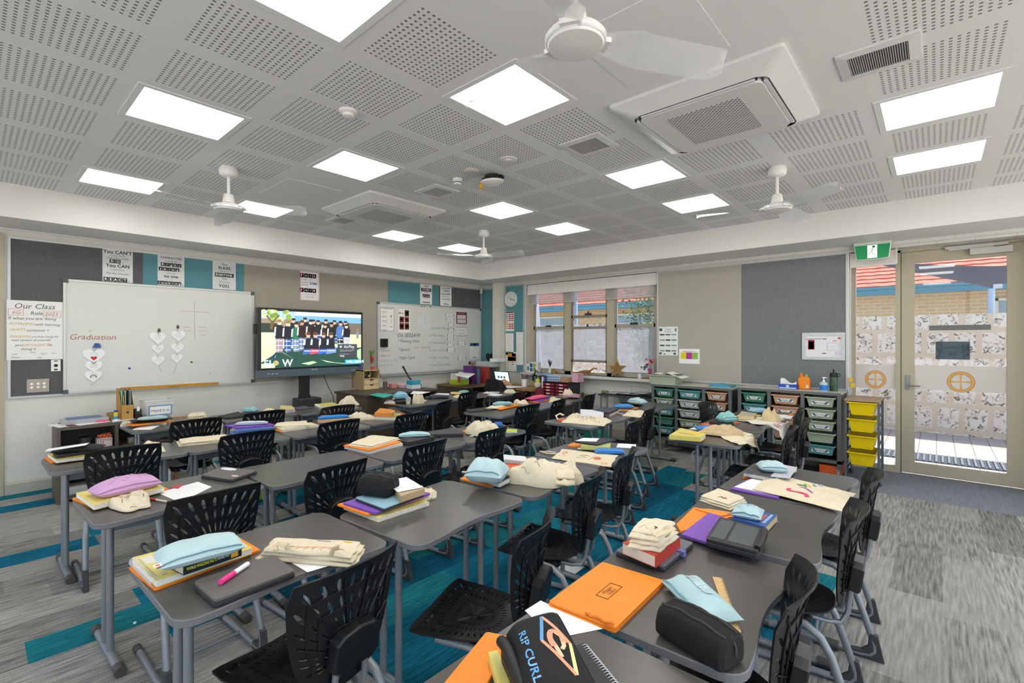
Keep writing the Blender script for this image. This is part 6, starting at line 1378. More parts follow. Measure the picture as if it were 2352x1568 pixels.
def tabletcase(px, z0, h, colour, label, r=.018, name='tablet_case', cat='tablet case', sticker=None):
 P = V2(px, z0+h); c = ctr(P); t = thing(name, label, cat, (c.x, c.y, z0)); o = [(p.x, p.y) for p in P]
 f = MB(); f.prism(rpoly(o, r), z0, z0+h*.55, .002); build('tray', f, mat('2C2D30', .5), t)
 f = MB(); f.prism(rpoly([(p.x, p.y) for p in [q.lerp(c, .012) for q in P]], r), z0+h*.6, z0+h, .0015); build('lid', f, mat(colour, .55, nz=(200, .06)), t)
 f = MB(); q = [p.lerp(c, .03) for p in P]; f.prism(rpoly([(p.x, p.y) for p in q], r), z0+h*.5, z0+h*.65, 0); build('seam', f, ink, t)
 if sticker:
  for k, (u, v, ru, rv, hx) in enumerate(sticker):
   f = MB(); w = lambda uu, vv: P[0].lerp(P[1], uu).lerp(P[3].lerp(P[2], uu), vv)+Vector((0, 0, .0006)); f.poly([w(u+ru*math.cos(2*PI*j/18), v+rv*math.sin(2*PI*j/18)) for j in range(18)]); build('sticker', f, mat(hx, .4), t)
 return t
cloth = mat('DCCFB4', .9, nz=(60, .06), bump=(500, .12)); clothd = mat('D3C3A2', .9, nz=(60, .06))
def tote(px, z0, label, amp=.012, th=.006, seed=1, folds=0, strokes=(), handles=(), colour=None, name='tote_bag', nu=26, nv=20, dirv=0, group=None, layers=0):
 P = [at(x, y, z0+th+amp*.3) for x, y in px]; c = ctr(P); rs = random.Random(seed); ox = rs.random()*90; t = thing(name, label, 'tote bag', (c.x, c.y, z0), 0, group)
 def s(u, v):
  p = P[0].lerp(P[1], u).lerp(P[3].lerp(P[2], u), v)
  ed = min(1, 7*min(u, 1-u, v, 1-v))
  n = .55-1.5*abs(noise.noise(Vector((u*2.6+ox, v*2.2, 1.7))))-.8*abs(noise.noise(Vector((u*5.3+v*2+ox, v*5-u*2, 4.1))))
  fo = 0
  if folds: k = v if dirv == 0 else u; fo = abs(math.sin((k+.12*noise.noise(Vector((u*2+ox, v*2, 0))))*PI*folds))**.7*amp*1.1
  jx = .012*noise.noise(Vector((u*4+ox, v*4, 9))); jy = .012*noise.noise(Vector((u*4, v*4+ox, 3)))
  return Vector((p.x+jx, p.y+jy, z0+th*(.5+.5*ed)+max(0, (n+.45))*amp*ed+fo*ed))
 if layers:
  H_ = th+amp; hl = H_/layers; f = MB(); tops = []
  for k in range(layers):
   r1, r2, r3, r4 = (rs.uniform(-.05, .05) for _ in range(4)); sk = 1-.05*k
   def s(u, v, d=None, k=k, r1=r1, r2=r2, r3=r3, r4=r4, sk=sk, low=False):
    U, V = (u-.5)*sk+.5+r1*.5, (v-.5)*sk+.5+r2*.5
    U += .035*noise.noise(Vector((v*3+ox, k*3, 1))); V += .05*noise.noise(Vector((u*3+ox, k*3, 5)))
    p = P[0].lerp(P[1], U).lerp(P[3].lerp(P[2], U), V); e = (max(0, 1-abs(2*u-1)**8)*max(0, 1-abs(2*v-1)**6))**.5
    n = 1-2*abs(noise.noise(Vector((u*2.2+v+ox, v*2.4-u*.8, k*7.))))
    zb = z0+.0006+hl*k*.96; return Vector((p.x, p.y, zb if low else zb+hl*(.25+.75*e)+hl*.5*(n-.5)*e+(r3*u+r4*v)*hl*2*e))
   f.grid(lambda u, v: tuple(s(u, v)), nu, nv); f.grid(lambda u, v: tuple(s(1-u, v, low=True)), nu, nv)
   for sd in range(4): f.grid(lambda u, v, sd=sd: tuple((lambda a: s(*a).lerp(s(*a, low=True), v))(((u, 0), (1, u), (1-u, 1), (0, 1-u))[sd])), nu, 1)
 else: f = MB(); f.grid(lambda u, v: tuple(s(u, v)), nu, nv); f.grid(lambda u, v: (s(1-u, v).x, s(1-u, v).y, z0+.0005), nu, nv)
 for side in range(0 if layers else 4):
  def wl_(u, v, side=side):
   q = (s(u, 0), s(1, u), s(1-u, 1), s(0, 1-u))[side]; return (q.x, q.y, z0+.0005+(q.z-z0-.0005)*(1-v))
  f.grid(wl_, nu, 1)
 b = build('cloth', f, colour or cloth, t)
 if strokes:
  f = MB(); ms = []
  for pts, hx, r in strokes:
   m = mat(hx, .7)
   if m not in ms: ms.append(m)
   path = []
   for (u0, v0), (u1, v1) in zip(pts, pts[1:]):
    for k in range(5): path.append(s(u0+(u1-u0)*k/5, v0+(v1-v0)*k/5)+Vector((0, 0, .0012)))
   path.append(s(*pts[-1])+Vector((0, 0, .0012))); f.tube(path, r, 5, mi=ms.index(m), flat=.25)
  build('drawing', f, ms, b)
 for hp in handles:
  f = MB(); f.tube([at(x, y, z0+zz) for x, y, zz in hp], .011, 8, flat=.22); build('handle', f, colour or clothd, t)
 return t
def bundle(pc, rx, ry, hgt, rot, z0, label, seed=1, handles=(), strokes=0, colour=None, group=None):
 """bunched-up tote: a lump of folds"""
 c = at(pc[0], pc[1], z0+hgt*.45); ox = seed*13.7; t = thing('tote_bag', label, 'tote bag', (c.x, c.y, z0), 0, group); ca, sa = math.cos(rot), math.sin(rot)
 def s(u, v):
  a = 2*PI*u; r = math.sin(v*PI/2)
  n = noise.noise(Vector((math.cos(a)*1.3*r+ox, math.sin(a)*1.3*r, .5))); n2 = noise.noise(Vector((math.cos(a)*3*r+ox, math.sin(a)*3*r, 3)))
  fold = 1-abs(math.sin(a*1.5+n*5+v*3.2+n2*2)); R = r*(1+.22*noise.noise(Vector((math.cos(a)*1.4+ox, math.sin(a)*1.4, 2)))+.08*math.sin(a*5+ox))
  z = hgt*((1-v*v)*(.85+.7*n+.25*n2)+.28*(fold-.4)*(1-v)*min(1, v*4))
  x, y = rx*R*math.cos(a), ry*R*math.sin(a); return (c.x+x*ca-y*sa, c.y+x*sa+y*ca, z0+max(.001, z))
 f = MB(); f.grid(s, 44, 16, 0, None, True, True); f.poly([s(k/44, 1) for k in range(44)]); b = build('cloth', f, colour or cloth, t)
 if strokes:
  f = MB(); rs = random.Random(seed)
  for k in range(strokes):
   u, v = rs.random(), rs.uniform(.25, .8); f.tube([Vector(s(u+.012*j, v+.05*math.sin(j+k)))+Vector((0, 0, .001)) for j in range(6)], .0012, 4)
  build('drawing', f, mat('5A5048', .7), b)
 for hp in handles:
  f = MB(); f.tube([at(x, y, z0+zz) for x, y, zz in hp], .011, 8, flat=.25); build('handle', f, colour or clothd, t)
 return t
def pen(p0, p1, z, r, cols, label, name='pen', cat='pen'):
 a, b = at(*p0, z), at(*p1, z); t = thing(name, label, cat, ((a.x+b.x)/2, (a.y+b.y)/2, z-r)); k = len(cols)
 for nm, u0, u1, rr, hx in cols:
  f = MB(); f.tube([a.lerp(b, u0), a.lerp(b, u1)], r*rr, 10); build(nm, f, mat(hx, .35), t)
 return t
def lift(p, dz): return p+Vector((0, 0, dz))
folder(A((125, 575), (340, 755), (1212, 432), (1010, 318)), T_, ORG, 'orange folder under the yellow notebook on the near left desk')
spiral(A((150, 505), (560, 405), (1140, 420), (350, 690)) and A((150, 500), (350, 690), (1140, 420), (930, 295)), T_+.009, .022, YEL, 'yellow spiral notebook on the orange folder, near left desk', art=[(.1, .06, .4, .16, 'D8D4C8'), (.5, .12, .62, .2, '6A6A5A'), (.1, .2, .9, .24, 'B9A878'), (.8, .08, .9, .14, 'C8B890')])
book(A((575, 560), (1052, 405), (930, 335), (420, 480)), T_+.032, .035, '1E2426', 'black WORLD-WHIZZING FACTS paperback under the light blue case', pages='C8BCA4', art=[(.2, .1, .5, .9, '4FA0C8'), (.55, .1, .95, .9, '4E9A44'), (.1, .6, .2, .9, 'D8E4E8')], title=('WORLD-WHIZZING FACTS', 'AWESOMELY CRAZY'))
pouch(A((350, 520), (0, 0))[0], A((1040, 345), (0, 0))[0], .16, .062, T_+.068, LBL, 'long light blue pencil case lying on the paperback, near left desk', tag_='D8574A', seed=3)
tabletcase(A((650, 690), (830, 850), (1500, 600), (1310, 470)), T_, .026, '605C59', 'grey tablet case under the pink highlighter')
pen(A((880, 700), (0, 0))[0], A((1105, 548), (0, 0))[0], T_+.036, .0088, [('cap', 0, .46, 1.1, 'E8348C'), ('barrel', .44, .97, 1, 'ECECEE'), ('end_plug', .96, 1, .8, 'ECECEE')], 'pink-capped white highlighter on the grey tablet case', 'highlighter', 'highlighter')
paper_sheet(A((1390, 500), (1590, 618), (1850, 540), (1640, 450)), T_+.001, 'white paper under the folded tote on the near left desk')
red = 'D8694A'
tote(A((1190, 455), (1990, 520), (2080, 375), (1290, 345)), T_+.002, 'tote bag folded lengthwise with red line drawing, near left desk', .022, .022, 4, 0, [([(.1+.09*k, .12), (.14+.09*k, .3)], red, .0014) for k in range(9)]+[([(.1, .3), (.9, .26)], red, .0012), ([(.55, .72), (.7, .68)], '5A5A80', .0016), ([(.85, .75), (.93, .72)], 'D8C03A', .004)], [[A((1330, 440), (0, 0))[0]+(.055,), A((1340, 385), (0, 0))[0]+(.07,), A((1420, 400), (0, 0))[0]+(.075,), A((1440, 430), (0, 0))[0]+(.06,)], [A((1780, 490), (0, 0))[0]+(.035,), A((1800, 430), (0, 0))[0]+(.06,), A((1850, 415), (0, 0))[0]+(.06,)]], layers=3)
spiral(B((1200, 403), (1565, 285), (1330, 200), (950, 310)), T_, .018, 'D8C878', 'thick yellow spiral notebook at the bottom of the purple folder stack')
folder(B((905, 300), (1120, 375), (1540, 240), (1320, 190)), T_+.019, ORG, 'orange folder under the purple folder, stack with black boxy case')
folder(B((945, 290), (1175, 363), (1575, 222), (1345, 160)), T_+.028, PUR, 'purple folder in the stack with the black boxy case')
tabletcase(B((1035, 252), (1240, 330), (1530, 220), (1320, 160)), T_+.037, .016, '8FB4C2', 'light blue laptop cover in the stack under the black boxy case', .01)
book(B((1360, 245), (1530, 190), (1450, 135), (1290, 160)), T_+.054, .03, 'B49A78', 'tan-paged book beside the black boxy case', pages='B49A74')
paper_sheet(B((1340, 215), (1520, 180), (1400, 108), (1240, 140)), T_+.088, 'blank white sheets on the tan book beside the black boxy case')
boxcase(B((1100, 215), (0, 0))[0], B((1310, 240), (0, 0))[0], .13, .10, T_+.055, '131313', 'black boxy zip pencil case on the light blue laptop cover')
tote(B((1500, 250), (1610, 225), (1610, 190), (1480, 165)), T_, 'corner of a cream tote sticking out behind the purple stack', .02, .02, 5)
folder(Cc((250, 952), (555, 1030), (900, 930), (400, 870)), T_, ORG, 'orange folder under the plump blue pouch')
spiral(Cc((635, 1005), (900, 880), (600, 850), (330, 900)), T_+.009, .02, 'D5CFC4', 'white-edged spiral notebook under the black tablet, desk with plump pouch')
tabletcase(Cc((355, 895), (640, 965), (905, 860), (620, 830)), T_+.03, .014, '2A2A2C', 'black tablet cover under the plump blue pouch', .01)
pouch(Cc((345, 865), (0, 0))[0], Cc((700, 890), (0, 0))[0], .20, .115, T_+.045, LBL, 'plump light blue pouch on the black tablet', tag_='D9822E', seed=6, wr=.008)
book(Cc((735, 850), (935, 845), (930, 780), (700, 780)), T_+.045, .035, 'D9512C', 'thick red book beside the plump blue pouch', pages='EFEAE4')
spiral(Cc((690, 765), (935, 790), (900, 730), (680, 712)), T_+.081, .018, 'D9D9DC', 'white spiral notebook on the red book', coil='4A4A4C')
bundle(Cc((1090, 880), (0, 0))[0], .20, .13, .125, .6, T_, 'crumpled cream tote with loose straps between the middle desks', 2, [[Cc((860, 960), (0, 0))[0]+(.01,), Cc((880, 900), (0, 0))[0]+(.03,), Cc((940, 880), (0, 0))[0]+(.04,), Cc((1000, 930), (0, 0))[0]+(.03,), Cc((1060, 965), (0, 0))[0]+(.02,), Cc((1060, 920), (0, 0))[0]+(.04,)], [Cc((950, 930), (0, 0))[0]+(.02,), Cc((980, 990), (0, 0))[0]+(.006,), Cc((1080, 1030), (0, 0))[0]+(.004,), Cc((1200, 1030), (0, 0))[0]+(.004,), Cc((1260, 1000), (0, 0))[0]+(.006,), Cc((1150, 960), (0, 0))[0]+(.03,)]], 5)
tote(Cc((1180, 940), (1400, 955), (1410, 770), (1180, 830)), T_+.02, 'flap of cream tote with dark branching lines', .03, .03, 9, 0, [([(.5, .2), (.6, .5), (.8, .9)], '4A3E34', .0012), ([(.6, .5), (.4, .75)], '4A3E34', .0012), ([(.3, .3), (.9, .4)], '4A3E34', .0012)], layers=2)
pen(Cc((905, 965), (0, 0))[0], Cc((1030, 1035), (0, 0))[0], T_+.004, .004, [('barrel', 0, .85, 1, '2E3A40'), ('tip', .85, 1, .6, 'C8CCD0')], 'dark pen beside the tote straps'); pen(Cc((930, 955), (0, 0))[0], Cc((1035, 1040), (0, 0))[0], T_+.004, .004, [('barrel', 0, .85, 1, '9CC0CC'), ('tip', .85, 1, .6, 'C8CCD0')], 'pale blue pen beside the tote straps')
fruit = [([(.12+.035*math.cos(a), .62+.09*math.sin(a)) for a in [2*PI*k/8 for k in range(9)]], 'D8604A', .004), ([(.72+.05*math.cos(a), .45+.09*math.sin(a)) for a in [2*PI*k/8 for k in range(9)]], 'DD6A4C', .006), ([(.68, .45), (.76, .45)], 'DD6A4C', .01), ([(.4, .3), (.55, .4), (.42, .5), (.58, .55), (.45, .62)], '6A7A80', .002), ([(.62, .3), (.66, .7)], '4A4A48', .0015), ([(.85, .12), (.93, .14), (.93, .25), (.85, .24), (.85, .12)], 'D8A03A', .003), ([(.1, .25), (.2, .3), (.15, .38)], 'D8C84A', .003), ([(.3, .82), (.34, .9), (.36, .82), (.4, .9), (.42, .83)], '77706A', .0014)]
tote(Cc((1160, 745), (1750, 828), (1825, 715), (1270, 652)), T_, 'flat cream tote printed with fruit and words', .006, .004, 12, 0, fruit, [[Cc((1200, 690), (0, 0))[0]+(.01,), Cc((1120, 680), (0, 0))[0]+(.008,), Cc((1055, 680), (0, 0))[0]+(.006,), Cc((1120, 700), (0, 0))[0]+(.008,), Cc((1200, 705), (0, 0))[0]+(.01,)]])
pouch(Cc((1595, 680), (0, 0))[0], Cc((1890, 680), (0, 0))[0], .1, .035, T_, BLU, 'flat bright blue pencil case beside the printed tote', seed=8, zipc='2E5F9A')
pen(Cc((1425, 655), (0, 0))[0], Cc((1575, 660), (0, 0))[0], T_+.006, .006, [('cap', 0, .3, 1.1, 'E6E6E8'), ('barrel', .3, .8, 1, 'F2F2F2'), ('end_plug', .8, 1, .9, 'E07030')], 'white whiteboard marker touching the bright blue case', 'marker', 'marker')
folder(Cc((1320, 620), (1560, 650), (1640, 610), (1400, 585)), T_, ORG, 'orange folder under the green book on the printed tote desk')
book(Cc((1455, 620), (1740, 640), (1755, 600), (1480, 590)), T_+.009, .03, 'B9BE72', 'pale green book on the orange folder near the blue case', pages='D8C890')
tabletcase(Cc((1390, 580), (1620, 610), (1810, 560), (1600, 540)), T_+.04, .012, '2B2D33', 'dark folio tilted on the green book', .006)
paper_sheet(Cc((1400, 575), (1610, 582), (1640, 550), (1480, 545)), T_+.054, 'white printed note on the dark folio')
paper_sheet(Cc((1810, 640), (2000, 650), (2010, 610), (1830, 600)), T_+.001, 'white sheet beside the bright blue case')
folder(H((410, 1072), (600, 1148), (1285, 985), (1120, 930)), T_, ORG, 'orange folder under the pink pencil case')
spiral(H((610, 1140), (1250, 975), (1100, 900), (445, 1025)), T_+.009, .022, YEL, 'yellow spiral notebook under the pink pencil case', coil='E4E4E6')
pk = 'C79AC4'
def beads(t, w):
 for k in range(7):
  f = MB(); u, v = .55+.05*k, .63; a = w(u, v); b = w(u+.042, v); c = w(u+.042, v+.2); d = w(u, v+.2); f.quad(a, b, c, d); build('letter_bead', f, mat('DDB8DC', .4), t)
 f = MB()
 for k in range(9): u, v = .2+.08*k, .3+.12*(k % 3); f.poly([w(u+.022*math.cos(2*PI*j/10), v+.05*math.sin(2*PI*j/10)) for j in range(10)])
 build('dot_print', f, mat('B9A9C0', .5), t)
pouch(H((600, 1020), (0, 0))[0], H((1165, 900), (0, 0))[0], .17, .075, T_+.031, pk, 'pink spotted pencil case with bead letters', seed=2, zipc='B080AC', prints=beads)
bundle(H((935, 1080), (0, 0))[0], .125, .075, .065, .15, T_+.004, 'rolled cream tote beside the red pen', 4, strokes=6)
pen(H((1118, 1078), (0, 0))[0], H((1300, 1110), (0, 0))[0], T_+.006, .0048, [('cap', 0, .3, 1.2, 'C62A2E'), ('barrel', .3, .88, 1, 'D8D4D4'), ('end_plug', .86, 1, 1.15, 'C62A2E')], 'red ballpoint pen on the lined paper desk')
paper_sheet(H((1185, 1025), (1385, 1110), (1672, 970), (1545, 925)), T_+.001, 'lined paper with handwriting beside the red pen', 16)
f_ = paper_sheet(H((1290, 980), (1370, 985), (1412, 955), (1375, 945)), T_+.003, 'red bookmark slip above the lined paper', 0, 'bookmark', mat('B83236', .5), 'bookmark')
tabletcase(H((1570, 862), (1850, 905), (2085, 822), (1770, 785)), T_, .02, '5E5A56', 'grey laptop with a round white sticker', .012, 'laptop', 'laptop', [(.3, .8, .22, .12, 'E4E8EC'), (.85, .3, .1, .06, 'E0C4BC'), (.06, .15, .03, .03, '3A3A3C')])
spiral(I((1290, 745), (1640, 660), (1380, 600), (1030, 690)), T_, .02, 'D8D4CA', 'spiral notebook under the orange folder, second row', coil='E2E2E2')
folder(I((1020, 682), (1290, 735), (1625, 645), (1380, 590)), T_+.021, ORG, 'orange folder between spiral notebook and tote, second row')
tote(I((1075, 668), (1310, 698), (1610, 605), (1300, 580)), T_+.03, 'cream tote lying on an orange folder, second row', .014, .008, 21, layers=2)
tabletcase(I((1610, 635), (1700, 650), (1970, 590), (1880, 565)), T_, .03, '2C2D30', 'black tablet under the slim light blue case', .01)
pouch(I((1595, 580), (0, 0))[0], I((1915, 565), (0, 0))[0], .11, .035, T_+.03, 'AAC9CE', 'slim light blue pencil case on the black tablet', seed=5)
tabletcase(I((1860, 545), (1900, 572), (2265, 560), (2160, 500)), T_, .028, '38393B', 'flat black laptop case beside the slim light blue case', .01, 'laptop_case', 'laptop case')
f = folder(J((1275, 830), (1440, 870), (1500, 850), (1380, 795)), T_, ORG, 'orange folder at the foot of the standing tote')
spiral(J((1485, 835), (1900, 840), (1900, 810), (1560, 800)), T_, .012, 'B8C83A', 'lime green notebook behind the middle-row chair', coil='E0E0E0')
bundle(J((1520, 790), (0, 0))[0], .155, .09, .13, .3, T_+.008, 'standing cream tote with dark scribbles above the lime notebook', 8, strokes=8)
pouch(J((1640, 760), (0, 0))[0], J((1740, 760), (0, 0))[0], .06, .05, T_, '2E62B8', 'small royal blue case behind the standing tote', seed=4)
pen(J((1365, 890), (0, 0))[0], J((1410, 888), (0, 0))[0], T_+.006, .006, [('body', 0, 1, 1, 'ECECEA')], 'white eraser stick by the orange folder', 'eraser', 'eraser')
folder(N_((125, 995), (215, 1072), (800, 985), (700, 930)), T_, ORG, 'orange folder at the bottom of the far left pile')
spiral(N_((290, 1035), (845, 965), (720, 910), (170, 950)), T_+.009, .022, 'C8B65E', 'yellow notebook in the far left pile', coil='C8C0A0')
tabletcase(N_((240, 930), (290, 980), (960, 880), (880, 830)), T_+.032, .018, '3A3C38', 'dark green-grey sleeve in the far left pile', .015, 'tablet_sleeve', 'sleeve')
pouch(N_((250, 905), (0, 0))[0], N_((920, 855), (0, 0))[0], .16, .04, T_+.05, '1E1F21', 'black zip sleeve in the far left pile', 'tablet_sleeve', '3A3A3A', seed=9, cat='sleeve')
paper_sheet(N_((135, 920), (180, 885), (740, 800), (690, 835)), T_+.10, 'loose white sheets on top of the far left pile')
tote(H((1000, 640), (1260, 640), (1210, 570), (1090, 545)), T_, 'cream tote corner behind the far left chair', .012, .012, 31)
tote(H((1370, 590), (1830, 545), (1820, 500), (1350, 545)), T_, 'long cream tote rolled along the left rear desk', .018, .014, 33, layers=3)
book(H((1840, 500), (2230, 480), (2180, 455), (1830, 470)), T_, .03, '2A4A80', 'dark blue book under the purple folder', pages='6A6A70')
folder(H((1775, 415), (1905, 440), (2245, 410), (2110, 375)), T_+.045, PUR, 'purple folder under the slim blue case, left rows'); 
book(H((1905, 470), (2240, 440), (2170, 400), (1850, 430)), T_+.03, .014, '3B5FA0', 'thin blue book just under the purple folder', pages='D8D8DC')
pouch(H((1880, 405), (0, 0))[0], H((2175, 390), (0, 0))[0], .09, .03, T_+.054, LBL, 'slim pale blue case with pink trim on the purple folder', zipc='C87A9A', seed=11)
spiral(I((400, 525), (775, 475), (690, 445), (300, 490)), T_, .02, 'D8CFA8', 'spiral notebook under the tote in the third row', coil='E4E0D4')
folder(I((262, 510), (395, 545), (420, 520), (330, 480)), T_, ORG, 'crumpled orange folder corner under the tote, third row')
tote(I((290, 488), (690, 478), (650, 430), (330, 460)), T_+.021, 'cream tote flopped over a spiral notebook, third row', .016, .008, 37, layers=2)
book(I((760, 420), (1080, 415), (1085, 375), (800, 370)), T_+.012, .032, 'C8A878', 'tan book under the bright blue pencil case', pages='C0A070')
folder(I((760, 475), (850, 490), (860, 460), (790, 445)), T_, '8A4CA8', 'purple folder corner under the tan book')
pouch(I((765, 400), (0, 0))[0], I((1085, 380), (0, 0))[0], .12, .03, T_+.044, '2F86D8', 'bright blue pencil case on a tan book', zipc='205FA0', seed=13)
bundle(I((1235, 385), (0, 0))[0], .17, .075, .07, 1.2, T_, 'cream tote heaped beside the orange book', 11)
spiral(I((1350, 390), (1590, 398), (1625, 355), (1400, 345)), T_, .03, 'D8C460', 'yellow notebook under the orange book', coil='E8E8E8')
book(I((1345, 350), (1530, 355), (1560, 315), (1400, 300)), T_+.03, .04, 'E08A34', 'orange book on the yellow notebook', pages='D8B890')
folder(I((1590, 370), (1700, 350), (1720, 330), (1620, 340)), T_, 'C84A20', 'red-orange folder under the tilted laptop')
P = [at(*I((1490, 290), (0, 0))[0], T_+.14), at(*I((1560, 290), (0, 0))[0], T_+.14), at(*I((1765, 340), (0, 0))[0], T_+.02), at(*I((1690, 352), (0, 0))[0], T_+.02)]
f = MB(); f.add([tuple(p) for p in P]+[tuple(p-Vector((0, 0, .014))) for p in P], [(0, 1, 2, 3), (7, 6, 5, 4), (0, 4, 5, 1), (1, 5, 6, 2), (2, 6, 7, 3), (3, 7, 4, 0)]); o = build('laptop', f, mat('4A4D52', .4), label='tilted dark laptop leaning beside the orange book', cat='laptop')
f = MB(); q = [p.lerp(sum(P, Vector())/4, .1)+Vector((0, 0, .002)) for p in P]; f.poly([tuple(p) for p in q]); build('screen_sheet', f, mat('C8CCD4', .4), o)
tabletcase(K_((235, 660), (265, 682), (525, 655), (470, 630)), T_, .014, '333538', 'closed dark folder with strap at the desk end, middle back', .008, 'folio', 'folio')
folder(K_((530, 640), (610, 660), (825, 610), (730, 590)), T_+.006, ORG, 'orange folder near the dark strapped folio')
tote(K_((450, 635), (560, 640), (770, 590), (640, 570)), T_+.014, 'cream tote under the blue case at the middle back', .012, .01, 41)
pouch(K_((530, 600), (0, 0))[0], K_((740, 590), (0, 0))[0], .11, .04, T_+.03, '8FB8C0', 'light blue case on a cream tote, middle back', seed=15)
bundle(K_((830, 575), (0, 0))[0], .1, .06, .06, .4, T_, 'twisted cream tote beside the pink pouch', 14)
folder(K_((900, 565), (1000, 585), (1150, 555), (1060, 535)), T_, 'D8702E', 'orange folder below the pink pouch')
folder(K_((930, 555), (1040, 570), (1150, 530), (1050, 520)), T_+.009, '6A3FA0', 'purple folder below the pink pouch')
pouch(K_((905, 545), (0, 0))[0], K_((1090, 515), (0, 0))[0], .13, .045, T_+.018, 'E05A86', 'pink and orange pencil case at the back', zipc='F08A50', seed=16)
pouch(K_((1075, 525), (0, 0))[0], K_((1130, 522), (0, 0))[0], .05, .03, T_+.018, '3A6A90', 'tiny dark blue case beside the pink pouch', seed=17)
tote(K_((1130, 570), (1250, 560), (1260, 530), (1150, 515)), T_, 'cream tote right of the pink pouch', .015, .015, 43)
tabletcase(K_((1200, 520), (1300, 535), (1460, 510), (1370, 490)), T_, .02, '7A6A5A', 'brown folio under the small tote bundle', .006, 'folio', 'folio')
book(K_((1290, 510), (1455, 520), (1470, 495), (1380, 480)), T_+.02, .018, 'B08090', 'mauve book under the small tote bundle', pages='D8C8CC')
bundle(K_((1335, 480), (0, 0))[0], .075, .06, .09, .2, T_+.02, 'small upright tote bundle below the paper drawers', 16)
f = MB(); p = at(*K_((1496, 545), (0, 0))[0], T_); f.lathe([(.018, 0), (.018, .085), (.012, .09), (0, .09)], 12, 0, Matrix.Translation(p)); build('glue_bottle', f, mat('2E2A2C', .5), label='small dark bottle at the far desk corner', cat='bottle')
ik = [([(.2+.1*k, .55+.05*math.sin(k*2)), (.24+.1*k, .75), (.27+.1*k, .5), (.3+.1*k, .72)], '4A443C', .0016) for k in range(5)]+[([(.4+.1*k, .25), (.44+.1*k, .38), (.47+.1*k, .2)], '4A443C', .0016) for k in range(5)]
tote(M_((1020, 620), (1500, 660), (1600, 600), (1150, 520)), T_, 'cream tote covered in black ink drawing', .03, .008, 47, 0, ik, [[M_((1050, 590), (0, 0))[0]+(.02,), M_((985, 600), (0, 0))[0]+(.01,), M_((965, 560), (0, 0))[0]+(.04,), M_((1010, 535), (0, 0))[0]+(.06,), M_((1050, 555), (0, 0))[0]+(.05,)]])
folder(M_((970, 605), (1010, 618), (1100, 600), (1040, 585)), T_, 'D8642A', 'orange folder corner beneath the inked tote handle')
book(M_((1240, 545), (1500, 555), (1510, 500), (1240, 487)), T_+.012, .03, 'E2E2E6', 'thick white papers behind the inked tote', pages='E6E6EA')
tabletcase(M_((1385, 490), (1560, 525), (1670, 480), (1500, 462)), T_+.03, .02, '3B3F4E', 'dark slab book on a stack behind the inked tote', .006, 'folio', 'folio')
book(M_((1515, 535), (1570, 545), (1670, 500), (1590, 490)), T_, .028, 'C8A0A0', 'pinkish book under the dark slab', pages='D8C8C4')
pouch(M_((1620, 455), (0, 0))[0], M_((1840, 455), (0, 0))[0], .12, .045, T_+.02, '3F86CC', 'bright blue case at the far white desk', seed=19)
folder(M_((1660, 490), (1790, 505), (1900, 470), (1780, 450)), T_, 'D8904A', 'orange folder below the far bright blue case')
tote(M_((1710, 545), (1950, 570), (2000, 500), (1790, 490)), T_, 'cream tote with strap at the far white desk', .02, .012, 51, 0, (), [[M_((1720, 540), (0, 0))[0]+(.02,), M_((1660, 530), (0, 0))[0]+(.01,), M_((1640, 510), (0, 0))[0]+(.02,), M_((1700, 495), (0, 0))[0]+(.03,)]])
pouch(M_((1710, 400), (0, 0))[0], M_((1930, 430), (0, 0))[0], .12, .05, T_, '2A2D36', 'dark flat pouch at the far desk end', seed=20, zipc='3A3A44')
pouch(M_((1800, 390), (0, 0))[0], M_((1960, 410), (0, 0))[0], .14, .07, T_+.035, LBL, 'pale blue pouch on a dark pouch, far desk end', seed=21, wr=.008)
spiral(N_((1150, 560), (1780, 530), (1700, 490), (1190, 510)), T_, .02, 'CFCBC0', 'pale notebook at the bottom of the shelf-side pile', coil='5A5A5A')
folder(N_((1220, 540), (1320, 570), (1870, 505), (1780, 480)), T_+.021, ORG, 'orange folder in the shelf-side pile')
pouch(N_((1290, 515), (0, 0))[0], N_((1800, 470), (0, 0))[0], .15, .04, T_+.03, '202227', 'black zip case in the shelf-side pile', 'tablet_sleeve', '4A4A4C', seed=22, cat='sleeve')
pouch(N_((1380, 480), (0, 0))[0], N_((1790, 455), (0, 0))[0], .1, .03, T_+.062, '9CB9C2', 'grey-blue case on top of the shelf-side pile', zipc='B8C8A0', seed=23)
paper_sheet(N_((1310, 628), (1570, 625), (1690, 570), (1450, 560)), T_+.001, 'single white sheet below the shelf-side pile')
tote(O_((560, 185), (705, 175), (700, 150), (580, 160)), T_, 'cream tote on the desk beside the stool', .03, .01, 61, layers=3)
tabletcase(O_((785, 172), (850, 185), (1005, 165), (930, 140)), T_, .016, '232427', 'black sleeve on the desk near the whiteboard', .012, 'tablet_sleeve', 'sleeve')
pouch(O_((970, 130), (0, 0))[0], O_((1065, 130), (0, 0))[0], .12, .05, T_, '8CBCC4', 'light blue pouch beside the black sleeve', seed=25, wr=.008)
tote(L_((160, 690), (350, 685), (340, 655), (230, 650)), T_, 'cream tote with dark patch near the screen stand', .03, .012, 63)
spiral(L_((440, 672), (555, 660), (540, 630), (390, 630)), T_, .03, 'C8A8C0', 'purple-edged notebook under a yellow pad', coil='6A4A6A')
book(L_((385, 640), (540, 650), (520, 620), (400, 615)), T_+.03, .015, 'DCCB84', 'yellow pad on the purple-edged notebook', pages='E0D8B8')
tabletcase(L_((520, 640), (600, 660), (745, 635), (660, 618)), T_, .008, '55565A', 'flat grey folder in front of the screen stand', .004, 'folio', 'folio')
